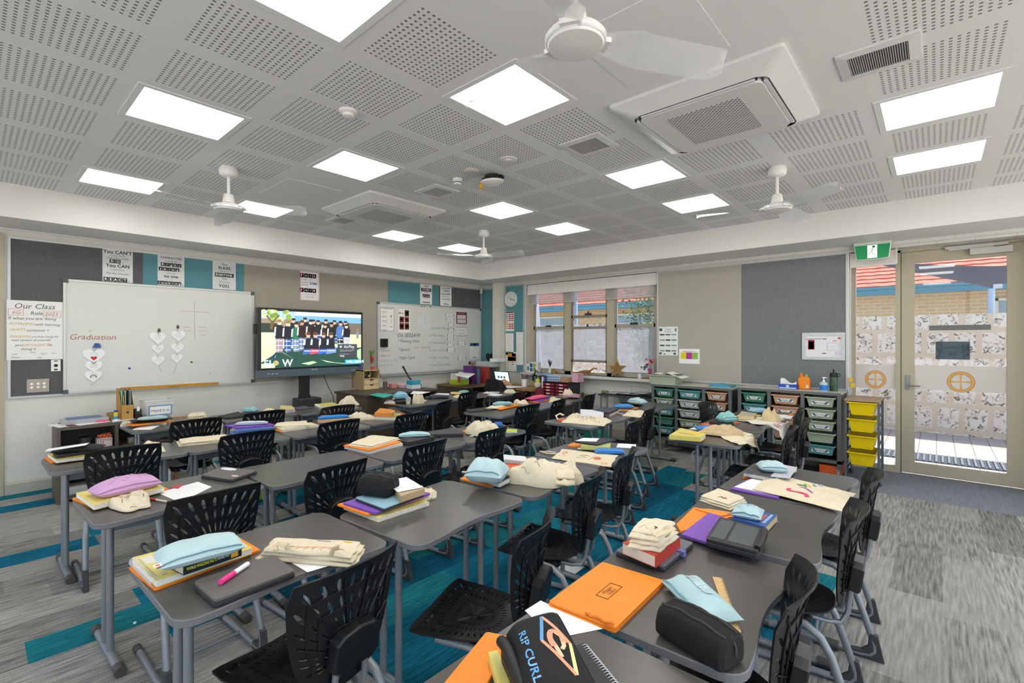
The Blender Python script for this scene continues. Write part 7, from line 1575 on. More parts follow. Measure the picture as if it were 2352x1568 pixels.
spiral(L_((770, 600), (830, 628), (1020, 605), (960, 580)), T_, .022, 'D0C060', 'yellow spiral notebook in front of the screen stand', coil='E8E8E8')
bundle(L_((1130, 580), (0, 0))[0], .13, .06, .09, 1.0, T_, 'cream tote beside the power cable', 21)
folder(J((395, 520), (530, 530), (550, 505), (430, 495)), T_, 'E07A24', 'orange folder beside the clear cup desk edge')
book(J((405, 505), (525, 505), (520, 480), (440, 475)), T_+.01, .02, 'D8D4D0', 'pale book on the orange folder by the clear cup', pages='E0DCD4')
pouch(J((510, 500), (0, 0))[0], J((720, 490), (0, 0))[0], .15, .06, T_, '2B2C2F', 'black soft case behind the clear cup', seed=27, zipc='4A4A4C', wr=.006)
book(J((495, 465), (690, 465), (690, 445), (520, 440)), T_+.045, .014, 'CFC6A0', 'cream book under the shark pouch', pages='E0D8C0')
def shark(t, w):
 f = MB(); f.poly([w(.9, .5+.1*math.cos(2*PI*j/10)) if False else w(.85+.03*math.cos(2*PI*j/10), .4+.07*math.sin(2*PI*j/10)) for j in range(10)]); build('eye', f, ink, t)
pouch(J((515, 440), (0, 0))[0], J((665, 430), (0, 0))[0], .11, .085, T_+.06, '86B4CC', 'small blue fish-shaped pouch on the cream book', seed=28, prints=shark, wr=.007)
t = thing('plastic_cup', 'clear plastic cup with a little yellow drink', 'cup', at(*J((675, 530), (0, 0))[0], T_)); p = t.location
f = MB(); f.lathe([(.026, 0), (.034, .085), (.036, .087)], 20, 0, Matrix.Translation(p)); build('cup_wall', f, mat('E6E8EA', .15, al=.45), t)
f = MB(); f.lathe([(.0255, .002), (.029, .03), (0, .03)], 20, 0, Matrix.Translation(p)); build('drink', f, mat('D8CE7A', .2), t)
bundle(J((785, 470), (0, 0))[0], .07, .055, .13, .9, T_, 'peaked cream tote right of the clear cup', 24); tote(J((735, 500), (885, 485), (870, 475), (750, 480)), T_, 'flat cream tote hem beside the peaked tote', .008, .01, 66)
tabletcase(J((860, 445), (950, 465), (1120, 440), (1030, 425)), T_, .012, '6A8A8A', 'greenish folder under the dark book stack, desk with shark pouch', .004, 'folio', 'folio')
book(J((900, 445), (1130, 440), (1110, 415), (930, 420)), T_+.013, .022, '2E3248', 'dark navy book left of the fan-backed far chair', pages='5A5A66')
paper_sheet(J((960, 418), (1130, 425), (1140, 408), (1010, 405)), T_+.037, 'white sheet on the dark navy book')
folder(J((1140, 400), (1280, 425), (1300, 405), (1200, 390)), T_, 'E0963C', 'orange folder by the far fan-backed chair')
book(J((1150, 405), (1270, 405), (1260, 390), (1160, 390)), T_+.009, .015, 'DCD08A', 'yellow book by the far fan-backed chair', pages='E4DCB0')
pouch(J((1240, 395), (0, 0))[0], J((1355, 390), (0, 0))[0], .11, .04, T_+.01, '8FC0BC', 'aqua case by the far fan-backed chair', seed=30)
tote(J((1170, 440), (1290, 460), (1300, 435), (1210, 420)), T_, 'cream tote below the aqua case', .015, .01, 68)
for k, (a, b, c, d) in enumerate((((1510, 405), (1700, 420), (1760, 425), (1560, 385)), ((1560, 425), (1650, 438), (1740, 425), (1640, 405)), ((1590, 395), (1700, 400), (1700, 385), (1610, 382)))):
 paper_sheet(J(a, b, c, d), T_+.001+.001*k, ['scattered white paper in front of the jacket chair', 'second scattered paper nearer the class', 'small paper close to the black slate'][k])
tabletcase(J((1580, 380), (1680, 385), (1760, 378), (1690, 365)), T_, .012, '222326', 'black slate on the desk before the jacket chair', .006, 'tablet', 'tablet')
bundle(J((1820, 385), (0, 0))[0], .1, .07, .06, .1, T_, 'coiled cream tote right of the scattered papers', 29)
folder(D((395, 1005), (612, 1050), (330, 1520), (-30, 1520)), T_, ORG, 'orange folder at the very bottom under the printed black case')
book(D((410, 1165), (505, 1500), (620, 1500), (480, 1150)), T_+.009, .024, 'D9CE74', 'yellow notepad under the rugged black case', pages='E8E0B8')
t = thing('rugged_tablet_case', 'rugged black tablet case with carry handle at the bottom edge', 'tablet case', at(*D((640, 1250), (0, 0))[0], T_+.04))
P = V2(D((485, 1100), (650, 1470), (900, 1420), (700, 1075)), T_+.07)
f = MB(); f.prism(rpoly([(p.x, p.y) for p in P], .03), T_+.034, T_+.07, .008); build('shell', f, mat('1B1B1C', .6), t)
f = MB(); q = [P[0].lerp(P[1], .1), P[0].lerp(P[1], .1).lerp(P[3], .22), P[1].lerp(P[2], .2).lerp(P[0], .1), P[1].lerp(P[0], .1)]
f.tube([lift(P[0].lerp(P[3], .12), .004), lift(P[0].lerp(P[1], .22).lerp(P[3], .1), .016), lift(P[0].lerp(P[1], .5).lerp(P[3], .1), .02), lift(P[0].lerp(P[1], .8).lerp(P[3], .1), .016), lift(P[1].lerp(P[2], .12), .004)], .014, 10); build('handle', f, mat('202021', .5), t)
paper_sheet(D((690, 845), (920, 1060), (1292, 985), (812, 768)), T_+.001, 'white drawing paper beside the printed black case', 0)
spiral(D((1150, 1095), (1440, 1450), (1180, 1500), (960, 1160)), T_+.002, .014, '2A2B2E', 'black notebook with a big white coil under the printed case', coil='E4E4E6', pitch=.009)
a4 = D((570, 905), (935, 812), (1330, 1480), (760, 1520))
t = thing('pencil_case', 'big black soft pencil case with bright printed emblem and lettering', 'pencil case', at(*D((900, 1150), (0, 0))[0], T_+.06))
zt_ = (T_+.125, T_+.105, T_+.10, T_+.12)
Pq = [at(x, y, z) for (x, y), z in zip(a4, zt_)]
def big(u, v, d=0):
 p = Pq[0].lerp(Pq[1], u).lerp(Pq[3].lerp(Pq[2], u), v); U, V = 2*u-1, 2*v-1
 e = (max(0, 1-abs(U)**6))**.5*(max(0, 1-abs(V)**8))**.5
 return Vector((p.x, p.y, p.z-.03*(1-e)+d+.006*math.sin(3*v+2*u)))
f = MB(); f.grid(lambda u, v: tuple(big(u, v)), 24, 24); f.grid(lambda u, v: tuple(Vector((big(1-u, v).x, big(1-u, v).y, T_+.045+.02*(1-min(1, 6*min(u, 1-u)))*0))), 24, 24)
for sd in range(4): f.grid(lambda u, v, sd=sd: tuple((lambda q: Vector((q.x+(.012*math.sin(PI*v))*((-1, 1, 0, 0)[sd] if sd < 2 else 0), q.y, q.z+(T_+.045-q.z)*v)))((big(0, 1-u), big(1, u), big(u, 0), big(1-u, 1))[sd])), 24, 4)
bb = build('body', f, mat('17171A', .85, nz=(60, .12)), t)
f = MB(); f.tube([big(.99, .02+.96*k/20, -.012)+Vector((.008, 0, 0)) for k in range(21)], .004, 6); f.tube([big(.97, .02+.96*k/20, .001) for k in range(21)], .0016, 5); build('zip', f, mat('0C0C0D', .5), t)
f = MB(); cmap = ['5FA0D8', '7FB4E0', 'F0A080', 'F0C8A0', 'E8E0A0']
def onbig(x, y, d=.0012): return big(x, y, d)
def surftext(s, u0, v0, du, dv, size, mi):
 x = 0
 for q, ch in enumerate(s):
  g, w = glyph(ch, True)
  if g: f.add([onbig(u0+(x+gx)*du*size+(gy)*dv*size*1.15, v0+(x+gx)*dv*size-(gy)*du*size*1.0) for gx, gy, gz in g[0]], g[1], (mi if q % 2 else 0))
  x += w*.98
surftext('RIP CURL', .13, .24, .0, 1., .145, 1)
def strokebig(pts, r, mi):
 path = []
 for p, q in zip(pts, pts[1:]):
  for k in range(6): path.append(onbig(p[0]+(q[0]-p[0])*k/6, p[1]+(q[1]-p[1])*k/6, .001))
 path.append(onbig(*pts[-1], .001)); f.tube(path, r, 6, mi=mi, flat=.2)
strokebig([(.58, .12), (.40, .42)], .0042, 0); strokebig([(.40, .42), (.55, .58), (.72, .80)], .0042, 2); strokebig([(.72, .80), (.86, .48)], .0042, 4); strokebig([(.86, .48), (.74, .3), (.58, .12)], .0042, 2)
strokebig([(.66+.11*math.cos(a), .44+.12*math.sin(a)) for a in [R_(150+25*k) for k in range(10)]], .007, 2); strokebig([(.66, .32), (.76, .4), (.74, .5), (.68, .54)], .005, 3); strokebig([(.56, .42), (.6, .52), (.62, .62)], .005, 3)
build('surf_print', f, [mat(c, .6) for c in cmap], bb)
t = folder(D((1290, 467), (868, 775), (1390, 985), (1772, 612)), T_, ORG, 'large orange folder with a hand-drawn name box', .014)
P = V2(D((1290, 467), (868, 775), (1390, 985), (1772, 612)), T_+.015); w = lambda u, v: P[0].lerp(P[1], u).lerp(P[3].lerp(P[2], u), v)
f = MB()
for a, b in (((.36, .42), (.64, .42)), ((.64, .42), (.64, .6)), ((.64, .6), (.36, .6)), ((.36, .6), (.36, .42))): f.tube([w(*a), w(*b)], .001, 4)
e1_ = (w(.3, .5)-w(.7, .5)).normalized(); n1_ = (w(.5, .42)-w(.5, .6)).normalized(); 
Tm = Matrix(((-e1_.x*-1, -n1_.x*-1*-1, 0, w(.5, .47).x), (e1_.y, n1_.y, 0, w(.5, .47).y), (0, 0, 1, T_+.0158), (0, 0, 0, 1)))
def handtxt(s, u, v, size):
 ex, ey = (w(.8, .5)-w(.2, .5)).normalized(), (w(.5, .2)-w(.5, .8)).normalized()
 if ex.cross(ey).z < 0: ex = -ex
 f.text(s, size, Matrix(((ex.x, ey.x, 0, w(u, v).x), (ex.y, ey.y, 0, w(u, v).y), (0, 0, 1, T_+.0158), (0, 0, 0, 1))), 0, False, 'c', .1)
handtxt('Maggie', .5, .48, .019); handtxt('Oshre', .5, .55, .017)
build('name_box', f, mat('6A4420', .6), t)
f = MB(); f.tube([w(.97, .55+.4*k/8)+Vector((.004*math.sin(k*2), .004*math.cos(k*1.7), .003+.003*(k % 2))) for k in range(9)], .005, 6, flat=.6); build('creased_flap', f, mat('E07E1E', .55), t)
t2 = tabletcase(E_((-108, 680), (215, 790), (418, 625), (110, 540)), T_, .022, '66666E', 'scuffed grey tablet folio with a purple clasp', .01)
f = MB(); q = at(*E_((335, 700), (0, 0))[0], T_+.015); f.box((q.x-.016, q.y-.012, T_+.006), (q.x+.014, q.y+.012, T_+.026)); build('clasp', f, mat('6A72B0', .5), t2)
book(E_((165, 725), (330, 590), (200, 555), (-60, 640)) and D((1700, 425), (1890, 275), (1700, 215), (1440, 320)), T_+.023, .042, 'B83A2A', 'thick cream-paged paperback under the folded tote', pages='DDD4C4', art=[(.7, .0, 1, 1, '3A6AA8')])
tote(D((1480, 265), (1730, 305), (1880, 195), (1590, 155)), T_+.066, 'folded cream tote on the thick paperback', .04, .03, 71, 0, [([(.2, .15), (.4, .2), (.55, .12)], 'C88A84', .0012), ([(.75, .12), (.78, .22), (.7, .2), (.82, .2)], '3A3630', .0018)], [[D((1690, 270), (0, 0))[0]+(.074,), D((1760, 240), (0, 0))[0]+(.08,), D((1840, 215), (0, 0))[0]+(.074,), D((1800, 190), (0, 0))[0]+(.07,)]], layers=4)
def beadstrip(t, w):
 for k in range(5):
  f = MB(); v0 = .42; u0 = .22+.095*k; f.quad(w(u0, v0), w(u0+.085, v0), w(u0+.085, v0+.22), w(u0, v0+.22)); build('letter_tile', f, mat('B8D0D4', .25), t)
pouch(D((1890, 600), (0, 0))[0], D((2215, 925), (0, 0))[0], .135, .055, T_, 'AECDD3', 'light blue pouch with clear letter tiles beside the wooden ruler', zipc='7AB0C4', seed=33, prints=beadstrip, wr=.006)
P = V2(D((2137, 583), (2215, 592), (2362, 1012), (2290, 1008)), T_+.004)
f = MB(); f.prism([(p.x, p.y) for p in P], T_, T_+.004, .0008); rl = build('wooden_ruler', f, mat('D2AE7A', .5, nz=(14, .12)), label='wooden ruler right of the light blue tiled pouch', cat='ruler')
f = MB(); c0, c1 = P[1], P[2]; ee = (P[0]-P[1]).normalized()
for k in range(60): a = c0.lerp(c1, .02+.96*k/60); b = a+ee*(.009 if k % 5 == 0 else .005); f.tube([lift(a, .0004), lift(b, .0004)], .0004, 4)
build('graduations', f, ink, rl)
paper_sheet(D((2075, 950), (2130, 995), (2250, 985), (2190, 925)), T_+.0012, 'red card peeking from under the tiled pouch', 0, 'card', mat('C4202E', .5), 'card')
boxcase(E_((235, 1200), (0, 0))[0], E_((690, 1480), (0, 0))[0], .115, .088, T_, '111112', 'black oblong zip case beside the nearest right-hand chair')
folder(E_((300, 505), (330, 555), (690, 450), (420, 390)), T_, ORG, 'orange folder half under the purple folder on the right row'); folder(E_((420, 400), (520, 402), (700, 430), (600, 450)), T_+.0085, 'EE9030', 'second orange folder under the book on the right row', .005)
folder(E_((330, 572), (745, 703), (880, 545), (520, 425)), T_+.014, PUR, 'purple folder under the clear-backed tablet')
t = tabletcase(E_((495, 600), (850, 690), (915, 540), (590, 455)), T_+.024, .03, '2B2C2E', 'black tablet case with clear back panels on the purple folder', .014)
P = V2(E_((495, 600), (850, 690), (915, 540), (590, 455)), T_+.055); w = lambda u, v: P[0].lerp(P[1], u).lerp(P[3].lerp(P[2], u), v)
for u0, u1 in ((.06, .34), (.4, .86)):
 f = MB(); f.poly([w(u0, .12), w(u1, .12), w(u1, .92), w(u0, .92)]); build('clear_panel', f, mat('5A5E62', .12), t)
f = MB(); f.tube([w(.96, .1), w(.99, .3), w(.98, .7), w(.95, .92)], .012, 8); build('hand_strap', f, black, t)
paper_sheet(E_((640, 460), (890, 530), (985, 488), (760, 430)), T_+.001, 'white sheet under the blue-covered book')
book(E_((672, 460), (900, 525), (980, 440), (800, 410)), T_+.002, .03, '3E5E9A', 'blue-covered paperback under the sketched blue pouch', pages='DCC896', art=[(.6, .3, .75, .8, 'C87070'), (.8, .2, .9, .9, '9CB4D8')])
def sk(t, w):
 f = MB()
 for k in range(6): f.tube([w(.2+.1*k, .3+.06*(k % 3)), w(.26+.1*k, .5), w(.3+.08*k, .65)], .0009, 4)
 build('sketch', f, mat('7A6A8A', .7), t)
pouch(E_((685, 405), (0, 0))[0], E_((880, 440), (0, 0))[0], .14, .045, T_+.032, 'AECACE', 'light blue pouch with faint sketches on the blue book', seed=35, prints=sk, wr=.007)
tote(E_((450, 318), (660, 382), (775, 330), (575, 262)), T_, 'folded cream tote with dark scrawl at the seam of the right row', .012, .02, 73, 0, [([(.5, .2), (.6, .32), (.52, .36), (.66, .22), (.72, .3)], '3E3630', .0022), ([(.68, .18), (.78, .24), (.7, .28)], 'B84A5A', .004)], layers=3)
folder(E_((660, 265), (985, 330), (1040, 240), (830, 180)), T_, '8256B0', 'purple plastic folder under the painted tote')
paper_sheet(E_((690, 255), (960, 310), (1000, 240), (840, 185)), T_+.0095, 'pale printed sheets on the purple plastic folder', 0)
folder(E_((745, 190), (880, 195), (900, 150), (800, 150)), T_+.002, ORG, 'orange folder below the black notebook, right row far end')
spiral(E_((750, 160), (960, 200), (1110, 130), (870, 90)), T_+.012, .022, '4A474A', 'black notebook under the small blue pouch, right row', coil='8A8A8C')
paper_sheet(E_((930, 185), (1060, 200), (1112, 125), (1010, 105)), T_+.036, 'grey worksheet on the black notebook, right row', 6, colour=mat('BDC0C6', .6))
pouch(E_((850, 115), (0, 0))[0], E_((1030, 125), (0, 0))[0], .14, .055, T_+.037, LBL, 'light blue pouch on the black notebook, right row far end', seed=37)
pt = [([(.36, .35), (.40, .26), (.58, .22), (.62, .12)], 'D8487A', .011), ([(.46, .5), (.56, .42), (.62, .36)], '9A5AA8', .005), ([(.42, .62), (.52, .56), (.5, .72), (.54, .5)], '5A9A4A', .006), ([(.52, .68), (.58, .6)], 'E0A03A', .006), ([(.56, .8), (.62, .72), (.58, .72)], '4A8AA8', .004), ([(.64+.02*math.cos(a), .84+.04*math.sin(a)) for a in [2*PI*k/8 for k in range(9)]], '6A9AC0', .003)]
tote(E_((810, 258), (1415, 405), (1506, 290), (935, 152)), T_+.012, 'cream tote painted with pink bone and coloured letters', .02, .006, 77, 0, pt)
folder(G((685, 490), (1010, 522), (1040, 485), (800, 465)), T_, ORG, 'orange folder under the yellow labelled book'); 
book(G((645, 465), (985, 490), (1042, 450), (770, 388)), T_+.012, .035, 'D9C968', 'yellow labelled book on orange folders near the trays', pages='D8D0B8', art=[(.5, .5, .8, .8, 'E8C83A'), (.2, .35, .7, .4, '6A6A50')])
paper_sheet(G((860, 400), (960, 370), (1060, 380), (1000, 410)), T_+.001, 'white sheet beside the flat blue case near the trays')
pouch(G((940, 390), (0, 0))[0], G((1195, 385), (0, 0))[0], .13, .035, T_+.012, '3E7CC0', 'flat blue case near the peach trays', seed=39)
def loft(rows, name, label, m, strokes=(), nu=24, nv=24, seed=1, amp=.006):
 c = sum((p for r in rows for p in r), Vector())/sum(len(r) for r in rows); t = thing(name, label, 'tote bag', (c.x, c.y, c.z))
 def cat(P, u):
  x = u*(len(P)-1); i = min(int(x), len(P)-2); f_ = x-i; f_ = f_*f_*(3-2*f_)*.5+f_*.5; return P[i].lerp(P[i+1], f_)
 def s(u, v, d=0):
  p = cat([cat(r, u) for r in rows], v); n = noise.noise(Vector((u*5+seed, v*5, 2)))*amp; return Vector((p.x+n*.6, p.y-n*.6, p.z+n+d))
 f = MB(); f.grid(lambda u, v: tuple(s(u, v)), nu, nv); f.grid(lambda u, v: tuple(s(1-u, v)+Vector((-.0015, .0015, -.003))), nu, nv); b = build('cloth', f, m, t)
 if strokes:
  f = MB(); ms = []
  for pts, hx, r in strokes:
   mm = mat(hx, .7)
   if mm not in ms: ms.append(mm)
   path = []
   for (u0, v0), (u1, v1) in zip(pts, pts[1:]):
    for k in range(6): path.append(s(u0+(u1-u0)*k/6, v0+(v1-v0)*k/6, .0015)+Vector((.0015, -.0015, 0)))
   f.tube(path, r, 5, mi=ms.index(mm), flat=.3)
  build('drawing', f, ms, b)
 return t
def gz(x, y, z): return at(1400+x/4.704, 900+y/4.704, z)
def hang(x, y, X, Yd): 
 p = atX(1400+x/4.704, 900+y/4.704, X); return p
loft([[gz(1050, 455, T_+.012), gz(1200, 480, T_+.008), gz(1300, 530, T_+.01), gz(1400, 570, T_+.008)], [gz(1180, 440, T_+.014), gz(1300, 460, T_+.01), gz(1440, 500, T_+.014), gz(1490, 560, T_+.004)], [gz(1330, 430, T_+.012), gz(1470, 445, T_+.01), gz(1560, 480, T_+.008), hang(1600, 600, -1.125, 0)], [gz(1400, 425, T_+.01), gz(1540, 450, T_+.006), hang(1590, 520, -1.12, 0), hang(1622, 655, -1.115, 0)]], 'tote_bag', 'cream tote spread flat with its corner hanging off the near tray-side desk', cloth, [([(.55, .55), (.6, .62), (.56, .66)], '3A3630', .003), ([(.65, .6), (.7, .68)], 'B8646A', .003), ([(.8, .8), (.85, .9), (.78, .88)], '3A3630', .004)], seed=4, amp=.012)
bundle((1400+1190/4.704, 900+420/4.704), .17, .06, .07, .5, T_+.01, 'rolled beige tote lying on the spread tote', 31, colour=mat('C8AE88', .9, nz=(60, .06)))
folder(G((975, 345), (1150, 375), (1415, 325), (1260, 305)), T_, 'E0702A', 'orange folder under the black case near the Callum tray')
tabletcase(G((1075, 315), (1290, 355), (1345, 330), (1140, 285)), T_+.009, .028, '26282C', 'black hard case under the bright pouch near the trays', .008, 'hard_case', 'case')
pouch(G((1185, 285), (0, 0))[0], G((1345, 280), (0, 0))[0], .14, .085, T_+.038, '8CBCB8', 'puffed teal and cream pouch on the black case', seed=41, wr=.012)
folder(G((1345, 265), (1600, 275), (1640, 245), (1420, 235)), T_, 'D8C06A', 'yellow folder under the tan-paged book near the trays')
book(G((1390, 255), (1560, 262), (1592, 230), (1425, 205)), T_+.009, .04, 'C8B890', 'tan-paged book on the yellow folder near the trays', pages='C8A868', art=[(.1, .1, .9, .9, 'B8B4A0')])
pouch(G((1530, 205), (0, 0))[0], G((1690, 195), (0, 0))[0], .12, .05, T_+.01, '9CBCD0', 'pale blue pouch behind the tan-paged book', seed=43)
paper_sheet(G((1790, 285), (1960, 290), (1990, 250), (1820, 240)), T_+.001, 'white sheet at the far tray-side desk'); folder(G((1925, 245), (1985, 250), (1990, 235), (1935, 228)), T_+.003, 'E07A30', 'orange folder corner near the Lily tray')
bundle((1400+1740/4.704, 900+265/4.704), .08, .07, .12, .3, T_, 'peaked beige tote on the far tray-side desk', 35, colour=mat('CDB690', .9, nz=(60, .06)))
loft([[gz(1370, 300, T_+.01), gz(1500, 325, T_+.008), gz(1600, 350, T_+.014), gz(1720, 350, T_+.006)], [gz(1470, 285, T_+.012), gz(1620, 310, T_+.01), gz(1760, 345, T_+.012), hang(1830, 430, -1.14, 0)], [gz(1600, 275, T_+.01), gz(1760, 290, T_+.014), hang(1850, 350, -1.14, 0), hang(1860, 500, -1.13, 0)], [gz(1760, 265, T_+.01), gz(1900, 285, T_+.008), hang(1960, 330, -1.14, 0), hang(1880, 590, -1.12, 0)]], 'tote_bag', 'white tote with pink drawing hanging over the far tray-side desk', mat('E0DACE', .9, nz=(60, .05)), [([(.6, .45), (.7, .6), (.75, .75)], 'D0506A', .008), ([(.66, .4), (.76, .55), (.8, .68)], 'E08890', .007), ([(.72, .38), (.82, .5)], 'C8B84A', .006)], seed=7, amp=.014)
# ================================================================== SHELF, SILL AND CUPBOARD-TOP THINGS
def lathed(name, label, cat, p, parts):
 t = thing(name, label, cat, p)
 for nm, prof, m in parts: f = MB(); f.lathe(prof, 20, 0, Matrix.Translation(p)); build(nm, f, m, t)
 return t
def boxy(name, label, cat, a, b, m, bev=.004, parent=None):
 f = MB(); f.prism(rrect(a[0], a[1], b[0], b[1], max(bev*1.5, .002)), a[2], b[2], bev)
 return build(name, f, m, parent, None if parent else label, None if parent else cat)
zs = .7155
t = thing('plastic_box', 'flat clear plastic box full of strips on the low shelf', 'box', (-6.42, .72, zs))
boxy('base', '', '', (-6.52, .6, zs), (-6.3, .95, zs+.045), mat('B9B9BC', .3, al=.75), .003, t); boxy('contents', '', '', (-6.5, .64, zs+.046), (-6.34, .9, zs+.052), mat('5E74A0', .5), .001, t)
paper_sheet(N_((160, 565), (330, 600), (450, 580), (290, 540)), zs+.002, 'white paper hanging over the low shelf corner'); paper_sheet(N_((420, 525), (600, 572), (1030, 515), (900, 468)), zs+.003, 'large white paper flat on the low shelf'); paper_sheet(N_((1025, 480), (1050, 525), (1370, 480), (1290, 450)), zs+.002, 'white paper right of the glue stick'); paper_sheet(N_((370, 540), (420, 570), (520, 560), (440, 530)), zs+.0045, 'small red and green card on the low shelf', 0, 'card', mat('A0503E', .6), 'card')
boxy('eraser', 'pink block in front of the flat plastic box', 'eraser', (-6.31, .85, zs), (-6.28, .95, zs+.02), mat('E0507E', .5)); boxy('cardboard_box', 'small brown box with green square behind the glue stick', 'box', (-6.5, .96, zs), (-6.42, 1.04, zs+.07), mat('9A7C50', .7))
lathed('glue_stick', 'yellow glue stick with blue cap on the low shelf', 'glue stick', Vector((-6.27, 1.0, zs)), [('base', [(.018, 0), (.018, .02)], mat('D8DCE0', .4)), ('barrel', [(.017, .02), (.017, .05)], mat('3A9AC0', .4)), ('label_band', [(.0172, .05), (.0172, .09)], mat('E0C82A', .4)), ('cap', [(.0175, .09), (.0175, .11), (0, .112)], mat('2A4A80', .4))])
t = thing('magazine_file', 'tan cardboard magazine file with folders on the low shelf', 'file', (-6.42, 1.09, zs)); mf = mat('B98A4A', .65); y0, y1, xa, xb = 1.045, 1.15, -6.54, -6.3
f = MB(); 
for y in (y0, y1-.003): f.prism([(xa, zs), (xb, zs), (xb, zs+.15), (xa+.12, zs+.31), (xa, zs+.31)], y, y+.003, 0, 0, None, Matrix(((1, 0, 0, 0), (0, 0, 1, 0), (0, 1, 0, 0), (0, 0, 0, 1))))
f.box((xb-.003, y0, zs), (xb, y1, zs+.15)); f.box((xa, y0, zs), (xa+.003, y1, zs+.31)); f.box((xa, y0, zs), (xb, y1, zs+.003)); build('body', f, mf, t)
f = MB(); f.lathe([(.011, 0), (.011, .0006), (0, .0006)], 16, 0, Matrix(((0, 0, 1, xb), (1, 0, 0, 1.1), (0, 1, 0, zs+.075), (0, 0, 0, 1)))); build('finger_hole', f, ink, t)
for k, (hx, y, h_) in enumerate((('9AB8A0', 1.055, .3), ('C8B44A', 1.07, .25), ('B8C8B8', 1.085, .3), ('3A4A5A', 1.11, .3), ('C8C8CC', 1.122, .3), ('4A5A52', 1.134, .29))):
 f = MB(); f.box((xa+.01, y, zs+.01), (xb-.03, y+.006, zs+h_)); build('document_folder', f, mat(hx, .5), label=['sage folder leftmost in the magazine file', 'yellow folder in the magazine file', 'pale green folder in the magazine file', 'dark blue folder in the magazine file', 'light grey folder in the magazine file', 'dark green folder rightmost in the magazine file'][k], cat='folder', group='folders in the magazine file')
t = thing('tape_dispenser', 'black tape dispenser beside the magazine file', 'tape dispenser', (-6.32, 1.19, zs)); f = MB(); f.prism([(-.06, 0), (.06, 0), (.062, .03), (.03, .05), (.02, .09), (-.03, .1), (-.055, .06)], 1.16, 1.22, .006, 0, None, Matrix(((1, 0, 0, -6.33), (0, 0, 1, 0), (0, 1, 0, zs), (0, 0, 0, 1)))); build('body', f, black, t); f = MB(); f.lathe([(.035, -.012), (.035, .012)], 18, 0, Matrix.Translation((-6.34, 1.19, zs+.085)) @ Matrix.Rotation(PI/2, 4, 'X')); build('tape_roll', f, mat('E4E2DA', .4), t)
t = thing('plastic_tub', 'clear tub labelled Hand it in on the low shelf', 'tub', (-6.4, 1.37, zs)); cl = mat('DCDDDE', .25, al=.5)
f = MB(); A_ = [(-6.53, 1.24), (-6.27, 1.24), (-6.27, 1.5), (-6.53, 1.5)]; B_ = [(-6.51, 1.265), (-6.29, 1.265), (-6.29, 1.475), (-6.51, 1.475)]
f.add([(x, y, zs) for x, y in B_]+[(x, y, zs+.17) for x, y in A_], [(3, 2, 1, 0), (0, 1, 5, 4), (1, 2, 6, 5), (2, 3, 7, 6), (3, 0, 4, 7)]); build('bin', f, cl, t)
f = MB(); f.tube([(x, y, zs+.17) for x, y in A_], .006, 6, True); build('rim', f, mat('E2E3E4', .3, al=.8), t)
HT = Matrix(((0, 0, 1, -6.272), (1, 0, 0, 1.375), (0, 1, 0, zs+.07), (0, 0, 0, 1)))
f = MB(); f.box((-.105, -.055, 0), (.105, .055, .001), 0, HT); f.box((-.092, -.042, .001), (.092, .042, .0016), 1, HT); lb_ = build('label_card', f, [mat('6F93BC', .5), paper], t); f = MB(); f.text('Hand it in', .042, HT @ Matrix.Translation((0, 0, .0024))); build('lettering', f, ink, lb_)
lathed('pencil_cup', 'black wire cup on the upper shelf board', 'cup', Vector((-6.24, .76, .48)), [('mesh_wall', [(.038, 0), (.048, .11)], mat('3A3B3D', .5)), ('rim', [(.048, .11), (.051, .113), (.047, .116)], black)])
t = thing('storage_basket', 'white basket of orange counters on the upper shelf board', 'basket', (-6.24, .9, .48)); boxy('basket', '', '', (-6.3, .84, .481), (-6.17, .96, .57), mat('C8BCBC', .5), .006, t)
f = MB(); rb = random.Random(2)
for k in range(26): f.sphere((-6.235+rb.uniform(-.05, .05), .9+rb.uniform(-.05, .05), .575+rb.uniform(0, .025)), .014, 8, 0)
build('counters', f, mat('D9683A', .5), t, kind='stuff'); f = MB(); f.box((-6.1695, .89, .49), (-6.168, .95, .54)); build('label_card', f, mat('E0C8C4', .5), t)
f = MB()
for k in range(24): f.box((-6.1695, .845+.018*(k % 6), .5+.018*(k//6)), (-6.169, .853+.018*(k % 6), .508+.018*(k//6)))
build('hole_pattern', f, mat('7A4A3A', .6), t)
t = thing('glass_jar', 'small clear jar on the right shelf board', 'jar', (-6.25, 1.12, .48)); lathed; f = MB(); f.lathe([(.03, .001), (.032, .05), (.03, .055), (0, .055)], 14, 0, Matrix.Translation((-6.25, 1.12, .48))); build('body', f, mat('9A948A', .2), t)
boxy('storage_box', 'dark box on the right shelf board', 'box', (-6.34, 1.22, .481), (-6.2, 1.36, .53), mat('55565A', .5)); boxy('storage_box', 'bright blue folder box on the lower left shelf', 'box', (-6.4, .62, .271), (-6.16, .84, .33), mat('3C9AC8', .45)); boxy('paper_bag', 'grey plastic bag on the bottom left shelf', 'bag', (-6.38, .62, .051), (-6.17, .84, .14), mat('A8AAA8', .6), .02)
t = thing('plastic_tub', 'lime green tub with a white science label under the left desks', 'tub', (-5.0, 1.85, 0)); boxy('bin', '', '', (-5.12, 1.7, .002), (-4.86, 2.02, .24), mat('A4C82A', .4), .01, t); boxy('label_card', '', '', (-4.859, 1.74, .09), (-4.857, 1.9, .2), paper, .0004, t); f = MB(); f.text('Science', .04, Matrix(((0, 0, 1, -4.8555), (1, 0, 0, 1.82), (0, 1, 0, .15), (0, 0, 0, 1)))); build('lettering', f, ink, t)
